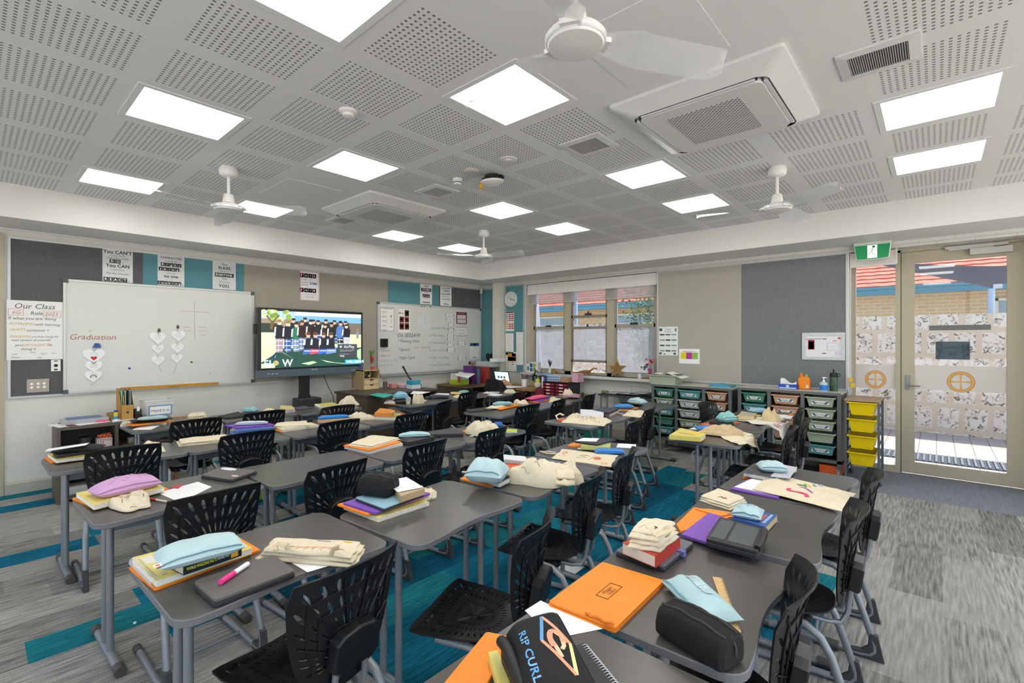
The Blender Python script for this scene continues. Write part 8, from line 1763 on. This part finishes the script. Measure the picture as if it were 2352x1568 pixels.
boxy('plastic_tub', 'dark green tub on the floor in the third row', 'tub', (-5.05, 2.3, .002), (-4.75, 2.75, .2), mat('3F7A58', .45), .015); boxy('plastic_tub', 'teal tub on the floor beneath the far white desk', 'tub', (-3.2, 5.55, .002), (-2.95, 5.9, .2), mat('2FA08C', .4), .02); boxy('plastic_tub', 'teal tub on the floor near the window wall', 'tub', (-3.95, 6.05, .002), (-3.65, 6.3, .22), mat('2F9A88', .4), .02)
paper_sheet([(1275, 1310), (1310, 1325), (1345, 1300), (1300, 1285)], .002, 'white sheet on the teal carpet behind the orange folder'); paper_sheet(G((560, 610), (730, 625), (800, 600), (690, 590)), .003, 'loose paper on the floor under the tray-side desks')
for k, (x, y) in enumerate(((235, 1225), (310, 1430), (905, 1268))): f = MB(); f.sphere((*at(x, y, .006).xy, .006), (.012, .009, .006), 6); build('paper_scrap', f, paperw, label=['crumb of white paper on the teal strip left', 'crumb of paper near the left table foot', 'crumb of paper beyond the boxy case'][k], cat='paper scrap')
zc = .8105
def animal(name, label, p, m, s=1, tail=False):
 f = MB(); p = Vector(p); f.sphere(p+Vector((0, 0, .025*s)), (.02*s, .028*s, .026*s), 10); f.sphere(p+Vector((0, .02*s, .055*s)), .016*s, 10)
 for q in (-1, 1): f.tube([p+Vector((q*.007*s, .02*s, .065*s)), p+Vector((q*.011*s, .012*s, .1*s))], [.005*s, .002*s], 6)
 return build(name, f, m, label=label, cat='ornament')
animal('rabbit_ornament', 'silver rabbit ornament inside the plywood tower', (-6.4, 4.0, .978), mat('C8C2B8', .25, .6), 1.0); animal('rabbit_ornament', 'small pale rabbit ornament at the left inside the plywood tower', (-6.42, 3.91, .978), mat('B8A890', .4), .9)
f = MB(); q = Vector((-6.45, 3.9, 1.1005)); f.tube([q, q+Vector((0, .01, .05)), q+Vector((0, -.01, .08)), q+Vector((0, .02, .1))], [.016, .013, .01, .005], 8); f.tube([q+Vector((0, 0, .05)), q+Vector((0, .04, .085))], .005, 6); f.tube([q+Vector((0, 0, .05)), q+Vector((0, -.035, .07))], .005, 6); build('figurine', f, mat('4A4A8A', .5), label='small blue-purple figurine on the plywood tower', cat='figurine')
boxy('toy_block', 'small red block ornament on the plywood tower', 'ornament', (-6.42, 4.03, 1.1005), (-6.38, 4.09, 1.15), mat('B8503E', .5))
f = MB(); q = Vector((-6.9, 4.36, 1.18)); f.tube([q+Vector((0, 0, 0)), q+Vector((.01, .01, .06)), q+Vector((0, -.01, .12))], [.012, .022, .012], 8)
for k in range(5): f.tube([q+Vector((0, 0, .12)), q+Vector((.01*k-.02, -.05+.025*k, .2))], [.008, .003], 6, mi=1)
build('hanging_toy', f, [mat('C8402A', .5), mat('5A9A3A', .5)], label='red and green hanging toy between screen and second whiteboard', cat='toy')
folder(L_((1360, 500), (1520, 530), (1630, 495), (1440, 480)), zc, '2FA898', 'teal plastic folder on the brown cupboard'); 
t = lathed('pencil_cup', 'dark pencil cup beside the plywood tower', 'cup', Vector((-6.28, 4.2, zc)), [('cup_wall', [(.035, 0), (.035, .1), (.032, .1), (.032, .01)], mat('5A4A48', .5))])
for k in range(5): f = MB(); f.tube([(-6.28+.01*k-.02, 4.2+.008*(k % 3), zc+.02), (-6.28+.014*k-.028, 4.2+.02*(k % 3)-.02, zc+.14+.01*(k % 2))], .004, 6); build('pencil', f, mat(['C8503A', '3A6AA0', 'D8B03A', '3A3A3C', '5A9A5A'][k], .5), label=['red pencil in the dark cup', 'blue pencil in the dark cup', 'yellow pencil in the dark cup', 'black pencil in the dark cup', 'green pencil in the dark cup'][k], cat='pencil', group='pencils in the dark cup')
boxy('tissue_box', 'red and white carton beside the pencil cup', 'carton', (-6.3, 4.27, zc), (-6.2, 4.36, zc+.07), mat('C8847A', .5)); t = thing('tissue_box', 'teal and white tissue box on the brown cupboard', 'tissue box', (-5.95, 4.48, zc)); boxy('lower_half', '', '', (-6.02, 4.4, zc), (-5.88, 4.56, zc+.06), mat('D0D8DC', .5), .002, t); boxy('upper_half', '', '', (-6.021, 4.399, zc+.06), (-5.879, 4.561, zc+.125), mat('3A9AB0', .5), .002, t)
paper_sheet(L_((1800, 490), (1900, 495), (2020, 470), (1830, 460)), zc+.003, 'spread of white papers on the brown cupboard'); boxy('pink_tray', 'clear pink-edged tray behind the tissue box', 'tray', (-6.4, 4.4, zc), (-6.1, 4.62, zc+.05), mat('D8B8BC', .3))
f = MB(); f.tube([(-6.5, 4.68, zc+.31), (-6.4, 4.72, zc+.14), (-6.3, 4.78, zc+.012)], [.018, .011, .02], 8); f.tube([(-6.36, 4.74, zc+.02), (-6.2, 4.82, zc+.012)], .012, 8); build('desk_lamp_arm', f, black, label='black angled arm leaning against the wall behind the cupboard', cat='lamp arm')
zt = .7405
t = thing('storage_box', 'lime and white box with a fox picture on the teacher desk', 'box', (-6.55, 5.9, zt)); boxy('lower_box', '', '', (-6.66, 5.82, zt), (-6.4, 6.06, zt+.09), mat('B4CC34', .5), .003, t); boxy('upper_box', '', '', (-6.66, 5.84, zt+.091), (-6.4, 6.06, zt+.2), mat('E2DEDC', .5), .003, t); boxy('fox_picture', '', '', (-6.44, 5.815, zt+.04), (-6.395, 5.84, zt+.19), mat('C8603A', .5), .003, t)
for k in range(4): boxy('label_card', '', '', (-6.399, 5.9+.075*(k % 2), zt+.1+.05*(k//2)), (-6.396, 5.965+.075*(k % 2), zt+.14+.05*(k//2)), paper, .0003, t)
paper_sheet([(1045, 862), (1075, 868), (1092, 858), (1055, 853)], zt+.203, 'papers on top of the fox box'); boxy('binder', 'purple binder standing behind the blue bottle', 'binder', (-6.62, 6.12, zt), (-6.36, 6.2, zt+.33), mat('5A2A70', .5)); boxy('binder', 'red binder standing beside the purple one', 'binder', (-6.5, 6.36, zt), (-6.25, 6.46, zt+.3), mat('A83A34', .5)); boxy('binder', 'dark binder at the right of the red binder', 'binder', (-6.5, 6.47, zt), (-6.25, 6.6, zt+.28), mat('3A3E44', .5))
lathed('water_bottle', 'tall navy bottle standing on the teacher desk', 'bottle', Vector((-6.3, 6.2, zt)), [('body', [(.036, 0), (.038, .02), (.038, .24), (.03, .27)], mat('3A5474', .4)), ('cap', [(.026, .27), (.026, .31), (0, .315)], mat('2E3E58', .4))])
t = thing('printer', 'white printer on the binders in the corner', 'printer', (-6.45, 6.6, zt+.3)); boxy('body', '', '', (-6.6, 6.42, zt+.301), (-6.2, 6.72, zt+.4), mat('B8BCBC', .4), .01, t); boxy('paper_tray', '', '', (-6.3, 6.5, zt+.401), (-6.1, 6.72, zt+.46), paper, .003, t)
t = thing('laptop', 'open laptop with bright screen behind the jacket chair', 'laptop', (-5.95, 6.32, zt)); boxy('base', '', '', (-6.05, 6.16, zt), (-5.7, 6.4, zt+.016), mat('3A3C40', .4), .003, t); T = Matrix.Translation((-5.875, 6.42, zt+.016)) @ Matrix.Rotation(R_(105), 4, 'X'); f = MB(); f.box((-.18, 0, 0), (.18, .24, .008), 0, T); build('lid', f, mat('3A3C40', .4), t); f = MB(); f.box((-.165, .012, .0081), (.165, .228, .009), 0, T); sc_ = build('display', f, mat('C8D4E0', .3, em=.6), t); f = MB(); 
for k in range(3): f.box((-.1+.07*k, .11, .0092), (-.06+.07*k, .15, .0096), 0, T)
build('display_content', f, mat('4A5058', .4, em=.3), sc_)
lathed('pencil_cup', 'white pot of pens on the teacher desk return', 'pot', Vector((-5.38, 6.42, zt)), [('pot_wall', [(.045, 0), (.055, .13), (.05, .13), (.042, .01)], mat('E6E4E0', .4))])
for k in range(7): a = k*.9; f = MB(); f.tube([(-5.38+.02*math.cos(a), 6.42+.02*math.sin(a), zt+.02), (-5.38+.05*math.cos(a), 6.42+.05*math.sin(a), zt+.2+.012*(k % 3))], .005, 6); build('pen', f, mat(['2A2A2C', '3A4A8A', 'A03A3A', '4A4A4C', '2A2A2C', '6A4A3A', '3A6A5A'][k], .5), label=['black pen at the front of the white pot', 'blue pen in the white pot', 'red pen in the white pot', 'grey pen in the white pot', 'black pen at the back of the white pot', 'brown pen in the white pot', 'green pen in the white pot'][k], cat='pen', group='pens in the white pot')
t = thing('wooden_box', 'light wooden desk box with a finger hole', 'box', (-5.15, 6.55, zt)); boxy('body', '', '', (-5.28, 6.48, zt), (-5.0, 6.64, zt+.1), mat('B48E54', .5, nz=(8, .12)), .003, t); boxy('finger_hole', '', '', (-5.2, 6.476, zt+.06), (-5.16, 6.481, zt+.075), ink, .001, t)
lathed('plant_pot', 'cream pot with a round yellow-green top on the desk return', 'pot', Vector((-5.07, 6.4, zt)), [('pot_wall', [(.035, 0), (.06, .04), (.062, .09), (0, .09)], mat('E0D8C8', .5)), ('cactus_ball', [(.035, .09), (.042, .12), (.03, .15), (0, .16)], mat('C8C84A', .6))])
f = MB(); f.box((-5.32, 6.56, zt), (-5.27, 6.62, zt+.2)); f.tube([(-5.3, 6.59, zt+.2), (-5.26, 6.59, zt+.28), (-5.22, 6.59, zt+.24)], .012, 6); build('desk_organiser', f, black, label='black gadget standing behind the pen pot', cat='gadget')
paper_sheet(K_((590, 420), (720, 430), (890, 412), (700, 400)), zt+.004, 'white papers on the desk return'); bundle((1020+640/4.704, 800+375/4.704), .16, .07, .08, .1, zt, 'tan paper bag crumpled beside the laptop', 44, colour=mat('B89464', .8))
zd = .8605
t = thing('storage_basket', 'blue and white patterned basket on the red paper drawers', 'basket', (-4.75, 6.52, zd)); boxy('basket', '', '', (-4.9, 6.42, zd), (-4.62, 6.62, zd+.1), mat('B4C4DC', .5), .006, t); f = MB()
for k in range(12): f.box((-4.89+.045*(k % 6), 6.4185, zd+.02+.045*(k//6)), (-4.865+.045*(k % 6), 6.4195, zd+.04+.045*(k//6)))
build('pattern', f, mat('5A6A9A', .6), t)
for k, (hx, x) in enumerate((('2F7A80', -5.17), ('B87A3A', -5.1), ('2A2E40', -5.05), ('E4E4E6', -5.005), ('3A6AB0', -4.96))):
 boxy('ring_binder', ['teal binder leftmost under the blue sheet', 'tan binder beside the teal one', 'navy binder in the row by the drawers', 'white binder in the row by the drawers', 'blue binder touching the red drawers'][k], 'binder', (x, 6.42, .641), (x+.042, 6.66, .641+.29), mat(hx, .5), .003)
boxy('low_cupboard', 'small low cupboard carrying the row of binders', 'cupboard', (-5.22, 6.38, .001), (-5.03, 6.7, .64), mat('3A3633', .5)); f = MB(); f.grid(lambda u, v: (-5.26+.42*u, 6.38+.3*v, .96+.03*math.sin(u*PI)-.02*u), 10, 4); f.grid(lambda u, v: (-5.26+.42*(1-u), 6.38+.3*v, .955+.03*math.sin((1-u)*PI)-.02*(1-u)), 10, 4); build('blue_sheet', f, mat('8AA0C4', .5), label='curved blue sheet draped over the row of binders', cat='sheet')
boxy('cardboard_box', 'open pink and brown carton on the right drawers', 'carton', (-4.6, 6.4, zd), (-4.46, 6.52, zd+.08), mat('B48A68', .6)); boxy('gift_box', 'pink box at the right end of the drawers', 'box', (-4.45, 6.5, zd), (-4.33, 6.68, zd+.14), mat('D8A8BC', .5))
t = thing('cap', 'maroon cap resting below the binders', 'cap', (-5.0, 6.2, .641)); c_ = at(1225, 905, .66); f = MB(); q = Vector((-4.93, 6.26, .6405)); f.grid(lambda u, v: (q.x+.095*math.cos(2*PI*u)*math.sin(v*PI/2), q.y+.075*math.sin(2*PI*u)*math.sin(v*PI/2)+.0, q.z+.13*math.cos(v*PI/2)), 20, 8, 0, None, True, True); build('crown', f, mat('6A1E2A', .8), t); f = MB(); f.prism([(q.x+.1*math.cos(a)*1.0, q.y-.05+.1*math.sin(a)) for a in [PI+PI*k/12 for k in range(13)]], q.z, q.z+.006, .001); build('peak', f, mat('5A1822', .8), t)
zw = .9505
def P(px, py, Y=6.93): return atY(px, py, Y)
t = thing('star_ornament', 'wooden star standing on the window sill', 'ornament', (-3.88, 6.93, zw)); st = [(math.sin(2*PI*k/10)*(.16 if k % 2 == 0 else .068), math.cos(2*PI*k/10)*(.16 if k % 2 == 0 else .068)) for k in range(10)]
SM = Matrix(((1, 0, 0, -3.87), (0, 0, -1, 6.95), (0, 1, 0, zw+.13), (0, 0, 0, 1))) @ Matrix.Rotation(R_(25), 4, 'Y'); f = MB(); f.prism(st, -.03, .03, .002, 0, None, SM); build('star', f, mat('B48A50', .6, nz=(9, .15)), t); f = MB(); f.prism([(x*.82, y*.82) for x, y in st], .03, .034, 0, 0, None, SM); build('bark_inlay', f, mat('8A6A38', .8, nz=(60, .5)), t)
f = MB(); d0 = Vector((-4.44, 6.9, zw)); br = [(-.2, 0, .03), (-.12, 0, .055), (-.05, 0, .06), (.02, 0, .062), (.08, 0, .07), (.12, 0, .1), (.17, 0, .125), (.22, 0, .122)]; f.tube([d0+Vector(p) for p in br], [.004, .012, .026, .03, .022, .013, .01, .012], 10)
for x, y in ((-.05, -.018), (-.05, .018), (.05, -.018), (.05, .018)): f.tube([d0+Vector((x, y, .055)), d0+Vector((x+.004, y, 0))], [.013, .009], 8)
build('dinosaur_toy', f, mat('9A6430', .5, nz=(30, .3)), label='brown long-necked dinosaur toy on the window sill', cat='toy')
q = P(1263, 852); q.z = zw; t = lathed('bud_vase', 'small white vase of dried dark leaves on the sill', 'vase', q, [('vase', [(.03, 0), (.034, .05), (.02, .09), (.022, .1)], mat('D8DADC', .3))]); f = MB()
for k in range(16): a = k*2.4; d = Vector((.05*math.cos(a), .03*math.sin(a), .12+.06*((k*7) % 5)/5)); e = Vector((-math.sin(a), math.cos(a), 0))*.008; o_ = q+Vector((0, 0, .1)); f.add([o_, o_+d*.6+e, o_+d, o_+d*.6-e], [(0, 1, 2, 3)])
build('dried_leaves', f, mat('4A3A40', .8), t)
q = P(1273, 852); q.z = zw; lathed('pumpkin_jar', 'amber pumpkin-shaped jar on the sill', 'jar', q, [('jar', [(.02, 0), (.04, .02), (.042, .045), (.02, .065)], mat('B8842A', .3, nz=(40, .5))), ('stopper', [(.01, .065), (.008, .085), (0, .09)], mat('5A5A2A', .6))])
t = thing('photo_cube', 'white box with four small coloured pictures on the sill', 'photo frame', (-5.56, 6.95, zw)); boxy('frame', '', '', (-5.66, 6.9, zw), (-5.47, 7.0, zw+.19), mat('E4E6E8', .4), .003, t)
for k in range(4): x, z = -5.65+.075*(k % 2), zw+.02+.08*(k//2); boxy('picture', '', '', (x, 6.897, z), (x+.062, 6.901, z+.068), mat(['3A6A9A', '8A9A4A', '2A5A9A', 'B8A03A'][k], .4), .0005, t)
t = thing('greeting_card', 'card with a blue bird leaning by the photo box', 'card', (-5.72, 6.93, zw)); boxy('card', '', '', (-5.76, 6.93, zw), (-5.68, 6.934, zw+.16), paper, .0008, t); f = MB(); f.poly([(-5.72+.022*math.cos(a), 6.9295, zw+.07+.045*math.sin(a)) for a in [2*PI*k/12 for k in range(12)]]); build('bird_print', f, mat('4A74B8', .5), t)
q = P(1493, 866, 6.9); q.z = zw; q.x -= .0; t = thing('flower_vase', 'pink glass vase of pink and red flowers on the sill end', 'vase', q); f = MB(); f.lathe([(.035, 0), (.03, .06), (.026, .1), (.038, .16)], 18, 0, Matrix.Translation(q)); build('vase', f, mat('C83A80', .1, al=.6), t); rb = random.Random(9)
f = MB()
for k in range(6): f.tube([q+Vector((0, 0, .02)), q+Vector((rb.uniform(-.05, .05), rb.uniform(-.04, .04), .22))], .0025, 5)
build('stems', f, mat('4A6A3A', .6), t)
for k in range(8):
 c = q+Vector((rb.uniform(-.07, .08), rb.uniform(-.05, .05), .2+rb.uniform(0, .1))); f = MB()
 for j in range(18): a = j*2.4; d = Vector((math.cos(a)*.03, math.sin(a)*.03, rb.uniform(-.01, .03)))*(1-.02*j); e = Vector((-math.sin(a), math.cos(a), .3))*.014; f.add([c, c+d*.6+e, c+d*1.1, c+d*.6-e], [(0, 1, 2, 3)])
 f.sphere(c, .018, 8); build('flower', f, mat(['D8486A', 'E8909A', 'C82A4A', 'E8A8A8'][k % 4], .7), t)
f = MB()
for k in range(10): c = q+Vector((-.06+rb.uniform(-.05, .03), rb.uniform(-.04, .04), .17+rb.uniform(-.03, .04))); f.add([c, c+Vector((-.03, 0, .01)), c+Vector((-.05, .01, -.005)), c+Vector((-.03, .01, -.012))], [(0, 1, 2, 3)])
build('foliage', f, mat('4A7A4A', .6), t)
q = P(1469, 862, 6.9); q.z = zw; lathed('small_jar', 'small white lidded jar beside the pink vase', 'jar', q, [('jar', [(.028, 0), (.032, .03), (.03, .055)], mat('D8DAE0', .3)), ('lid', [(.024, .055), (.024, .07), (0, .072)], mat('E8E8EA', .4))])
z1 = .9255; tray('storage_tray', 'sage tray heaped with papers on top of the first tray unit', -3.08, -2.68, 6.42, z1, .12, 's', '', .3, 'storage trays'); 
for k, (a, b, c, d) in enumerate((((-3.05, 6.5), (-2.85, 6.45), (-2.8, 6.66), (-3.0, 6.7)), ((-2.9, 6.46), (-2.64, 6.44), (-2.62, 6.62), (-2.88, 6.66)), ((-2.8, 6.4), (-2.6, 6.42), (-2.56, 6.6), (-2.78, 6.58)))):
 f = MB(); zz_ = z1+.132+.012*k; f.add([(a[0], a[1], zz_+.01), (b[0], b[1], zz_-(.06 if k == 2 else 0)), (c[0], c[1], zz_-(.05 if k == 2 else 0)), (d[0], d[1], zz_+.02)], [(0, 1, 2, 3)]); f.add([(a[0], a[1], zz_+.008), (b[0], b[1], zz_-.002-(.06 if k == 2 else 0)), (c[0], c[1], zz_-.002-(.05 if k == 2 else 0)), (d[0], d[1], zz_+.018)], [(3, 2, 1, 0)]); build('paper_sheet', f, [paperw, mat('8A8C90', .5), paper][k], label=['white papers heaped in the sage tray', 'grey folder lying across the sage tray', 'white sheet drooping out of the sage tray'][k], cat='paper')
f = MB(); f.grid(lambda u, v: (-2.05-.14+.28*u*1.0-.1, 6.5+.2*v, z1+.02+.03*math.sin(PI*u)*math.sin(PI*v)), 10, 8); f.box((-2.24, 6.5, z1), (-1.98, 6.7, z1+.02)); build('cushion_pouch', f, mat('4A9AB0', .6), label='flat teal pouch on top of the first tray unit', cat='pouch')
z2 = .9505
t = thing('tissue_box', 'blue tissue box with a white tissue on the second tray unit', 'tissue box', (-1.35, 6.62, z2)); boxy('carton', '', '', (-1.45, 6.56, z2), (-1.25, 6.69, z2+.055), mat('1E4AA8', .4), .002, t); f = MB(); f.box((-1.44, 6.5585, z2+.006), (-1.26, 6.5595, z2+.02)); f.poly([(-1.35+.02*math.cos(a), 6.5588, z2+.036+.014*math.sin(a)) for a in [2*PI*k/12 for k in range(12)]]); build('carton_print', f, mat('C8D4F0', .4), t); f = MB(); f.grid(lambda u, v: (-1.44+.17*u, 6.62+.03*v+.015*math.sin(u*7), z2+.055+.07*(v*2 if v < .5 else 2-v*2)*(.6+.4*math.sin(u*5+1))), 14, 6); build('tissue', f, mat('E4E4E2', .8), t)
t = thing('sunscreen_bottle', 'orange jug-shaped sunscreen bottle on the second tray unit', 'bottle', (-1.18, 6.66, z2)); bo_ = mat('F08A1E', .4); f = MB(); f.prism([(-.062, 0), (.062, 0), (.062, .11), (.045, .15), (-.03, .155), (-.062, .13)], -.035, .035, .01, 0, None, Matrix(((1, 0, 0, -1.19), (0, 0, -1, 6.66), (0, 1, 0, z2), (0, 0, 0, 1)))); build('body', f, bo_, t); f = MB(); f.lathe([(.018, .15), (.018, .185), (.012, .195), (0, .195)], 14, 0, Matrix.Translation((-1.225, 6.66, z2))); build('cap', f, mat('E0761A', .4), t); f = MB(); f.lathe([(.012, .15), (.012, .18), (0, .182)], 12, 0, Matrix.Translation((-1.17, 6.66, z2))); build('nozzle', f, mat('A8C850', .4), t); f = MB(); f.box((-1.17, 6.6238, z2+.02), (-1.14, 6.6245, z2+.055)); build('label_patch', f, mat('D8D0C0', .5), t)
q = Vector((-.985, 6.6, z2)); t = lathed('pump_bottle', 'clear hand sanitiser pump bottle with blue label on the tray unit', 'bottle', q, [('body', [(.042, 0), (.043, .08), (.035, .1), (.016, .108)], mat('D4E0E8', .15, al=.7)), ('pump', [(.014, .106), (.014, .12), (.006, .122), (.006, .15), (.02, .152), (.016, .16), (0, .161)], paperw)]); f = MB(); f.tube([q+Vector((0, 0, .155)), q+Vector((.035, -.01, .152))], .005, 6); build('spout', f, paperw, t); f = MB(); f.lathe([(.0435, .01), (.0437, .07)], 20, 0, Matrix.Translation(q)); build('label_band', f, mat('2A7AD0', .4), t)
q = Vector((-.895, 6.66, z2)); t = lathed('drink_bottle', 'dark green camouflage drink bottle with black lid beside the door', 'bottle', q, [('body', [(.04, 0), (.042, .01), (.042, .15), (.036, .165)], mat('35503A', .3, nz=(24, .8))), ('lid', [(.04, .16), (.04, .2), (.03, .212), (0, .212)], black)]); f = MB(); f.tube([q+Vector((0, 0, .21)), q+Vector((.0, 0, .25))], .009, 8); f.tube([q+Vector((.03, 0, .2)), q+Vector((.06, 0, .2)), q+Vector((.062, 0, .175)), q+Vector((.04, 0, .17))], .005, 6); build('carry_loop', f, black, t)
for k, z in enumerate((1.05, .985)): boxy('wall_pocket', ['upper yellow-labelled pocket hanging at the sidelight edge', 'lower yellow pocket hanging at the sidelight edge'][k], 'pocket', (-.778+.02*k, 6.85, z), (-.735+.02*k, 6.9, z+.05), mat(['D8B83A', 'E0C030'][k], .4))
for k, (x0, x1, y0, y1) in enumerate(((-3.86, -3.5, 6.46, 6.76), (-3.6, -3.2, 6.44, 6.7), (-3.4, -3.12, 6.48, 6.8))):
 f = MB(); z = .721+.014*k; f.prism([(x0, y0), (x1, y0+.03), (x1-.02, y1), (x0+.02, y1-.02)], z, z+.012, .002); o = build('document_folder', f, mat('26282E', .4), label=['black folder at the left on the side table', 'black folder in the middle on the side table', 'black folder at the right on the side table'][k], cat='folder'); f = MB(); f.prism([(x0+.05, y0-.01), (x1-.06, y0+.01), (x1-.08, y1-.05), (x0+.06, y1-.06)], z+.0125, z+.0135, 0); build('loose_sheet', f, mat('B8BCC8', .5), o)
boxy('desk_organiser', 'small brass-coloured plug box on the block wall', 'plug box', (-4.1, 6.84, .62), (-4.0, 6.905, .72), mat('8A7A4A', .4))
# ================================================================== LIGHT, SKY, CAMERA
W = bpy.data.worlds.new('sky'); SC.world = W; W.use_nodes = True; nt = W.node_tree; bg = nt.nodes['Background']
sky = nt.nodes.new('ShaderNodeTexSky'); sky.sky_type = 'NISHITA'; sky.sun_disc = False; sky.sun_elevation = R_(55); sky.sun_rotation = R_(50); sky.air_density = 1; sky.dust_density = 1.5
nt.links.new(sky.outputs[0], bg.inputs['Color']); bg.inputs['Strength'].default_value = .22
sn = bpy.data.lights.new('sun', 'SUN'); sn.energy = 5.2; sn.angle = R_(2); sn.color = (1, .95, .88)
so = bpy.data.objects.new('sun', sn); COL.objects.link(so); so.rotation_euler = Vector((.42, .34, .84)).to_track_quat('Z', 'Y').to_euler(); so.location = (0, 0, 12)
for nm, x0, x1, z0, z1, y, e in ():
 a = bpy.data.lights.new(nm, 'AREA'); a.shape = 'RECTANGLE'; a.size = x1-x0; a.size_y = z1-z0; a.energy = e; a.color = (.86, .93, 1)
 a.cycles.is_portal = True
 o = bpy.data.objects.new(nm, a); COL.objects.link(o); o.location = ((x0+x1)/2, y, (z0+z1)/2); o.rotation_euler = (R_(-90), 0, 0)
cam = bpy.data.cameras.new('camera'); cam.sensor_fit = 'HORIZONTAL'; cam.sensor_width = 36; cam.lens = 36*CAM_F/2352; cam.clip_start = .05; cam.shift_y = (CAM_CY-784)/2352
co = bpy.data.objects.new('camera', cam); COL.objects.link(co); co.location = (0, 0, CAM_H); co.rotation_euler = (PI/2, 0, YAW); SC.camera = co
SC.view_settings.view_transform = 'Standard'; SC.view_settings.look = 'None'; SC.view_settings.gamma = 1; SC.view_settings.use_curve_mapping = False; SC.view_settings.exposure = 1.0
SC.cycles.use_denoising = True; SC.cycles.max_bounces = 7; SC.cycles.diffuse_bounces = 4; SC.cycles.glossy_bounces = 3; SC.cycles.transmission_bounces = 4; SC.cycles.transparent_max_bounces = 12
SC.cycles.caustics_reflective = False; SC.cycles.caustics_refractive = False; SC.cycles.sample_clamp_indirect = 6
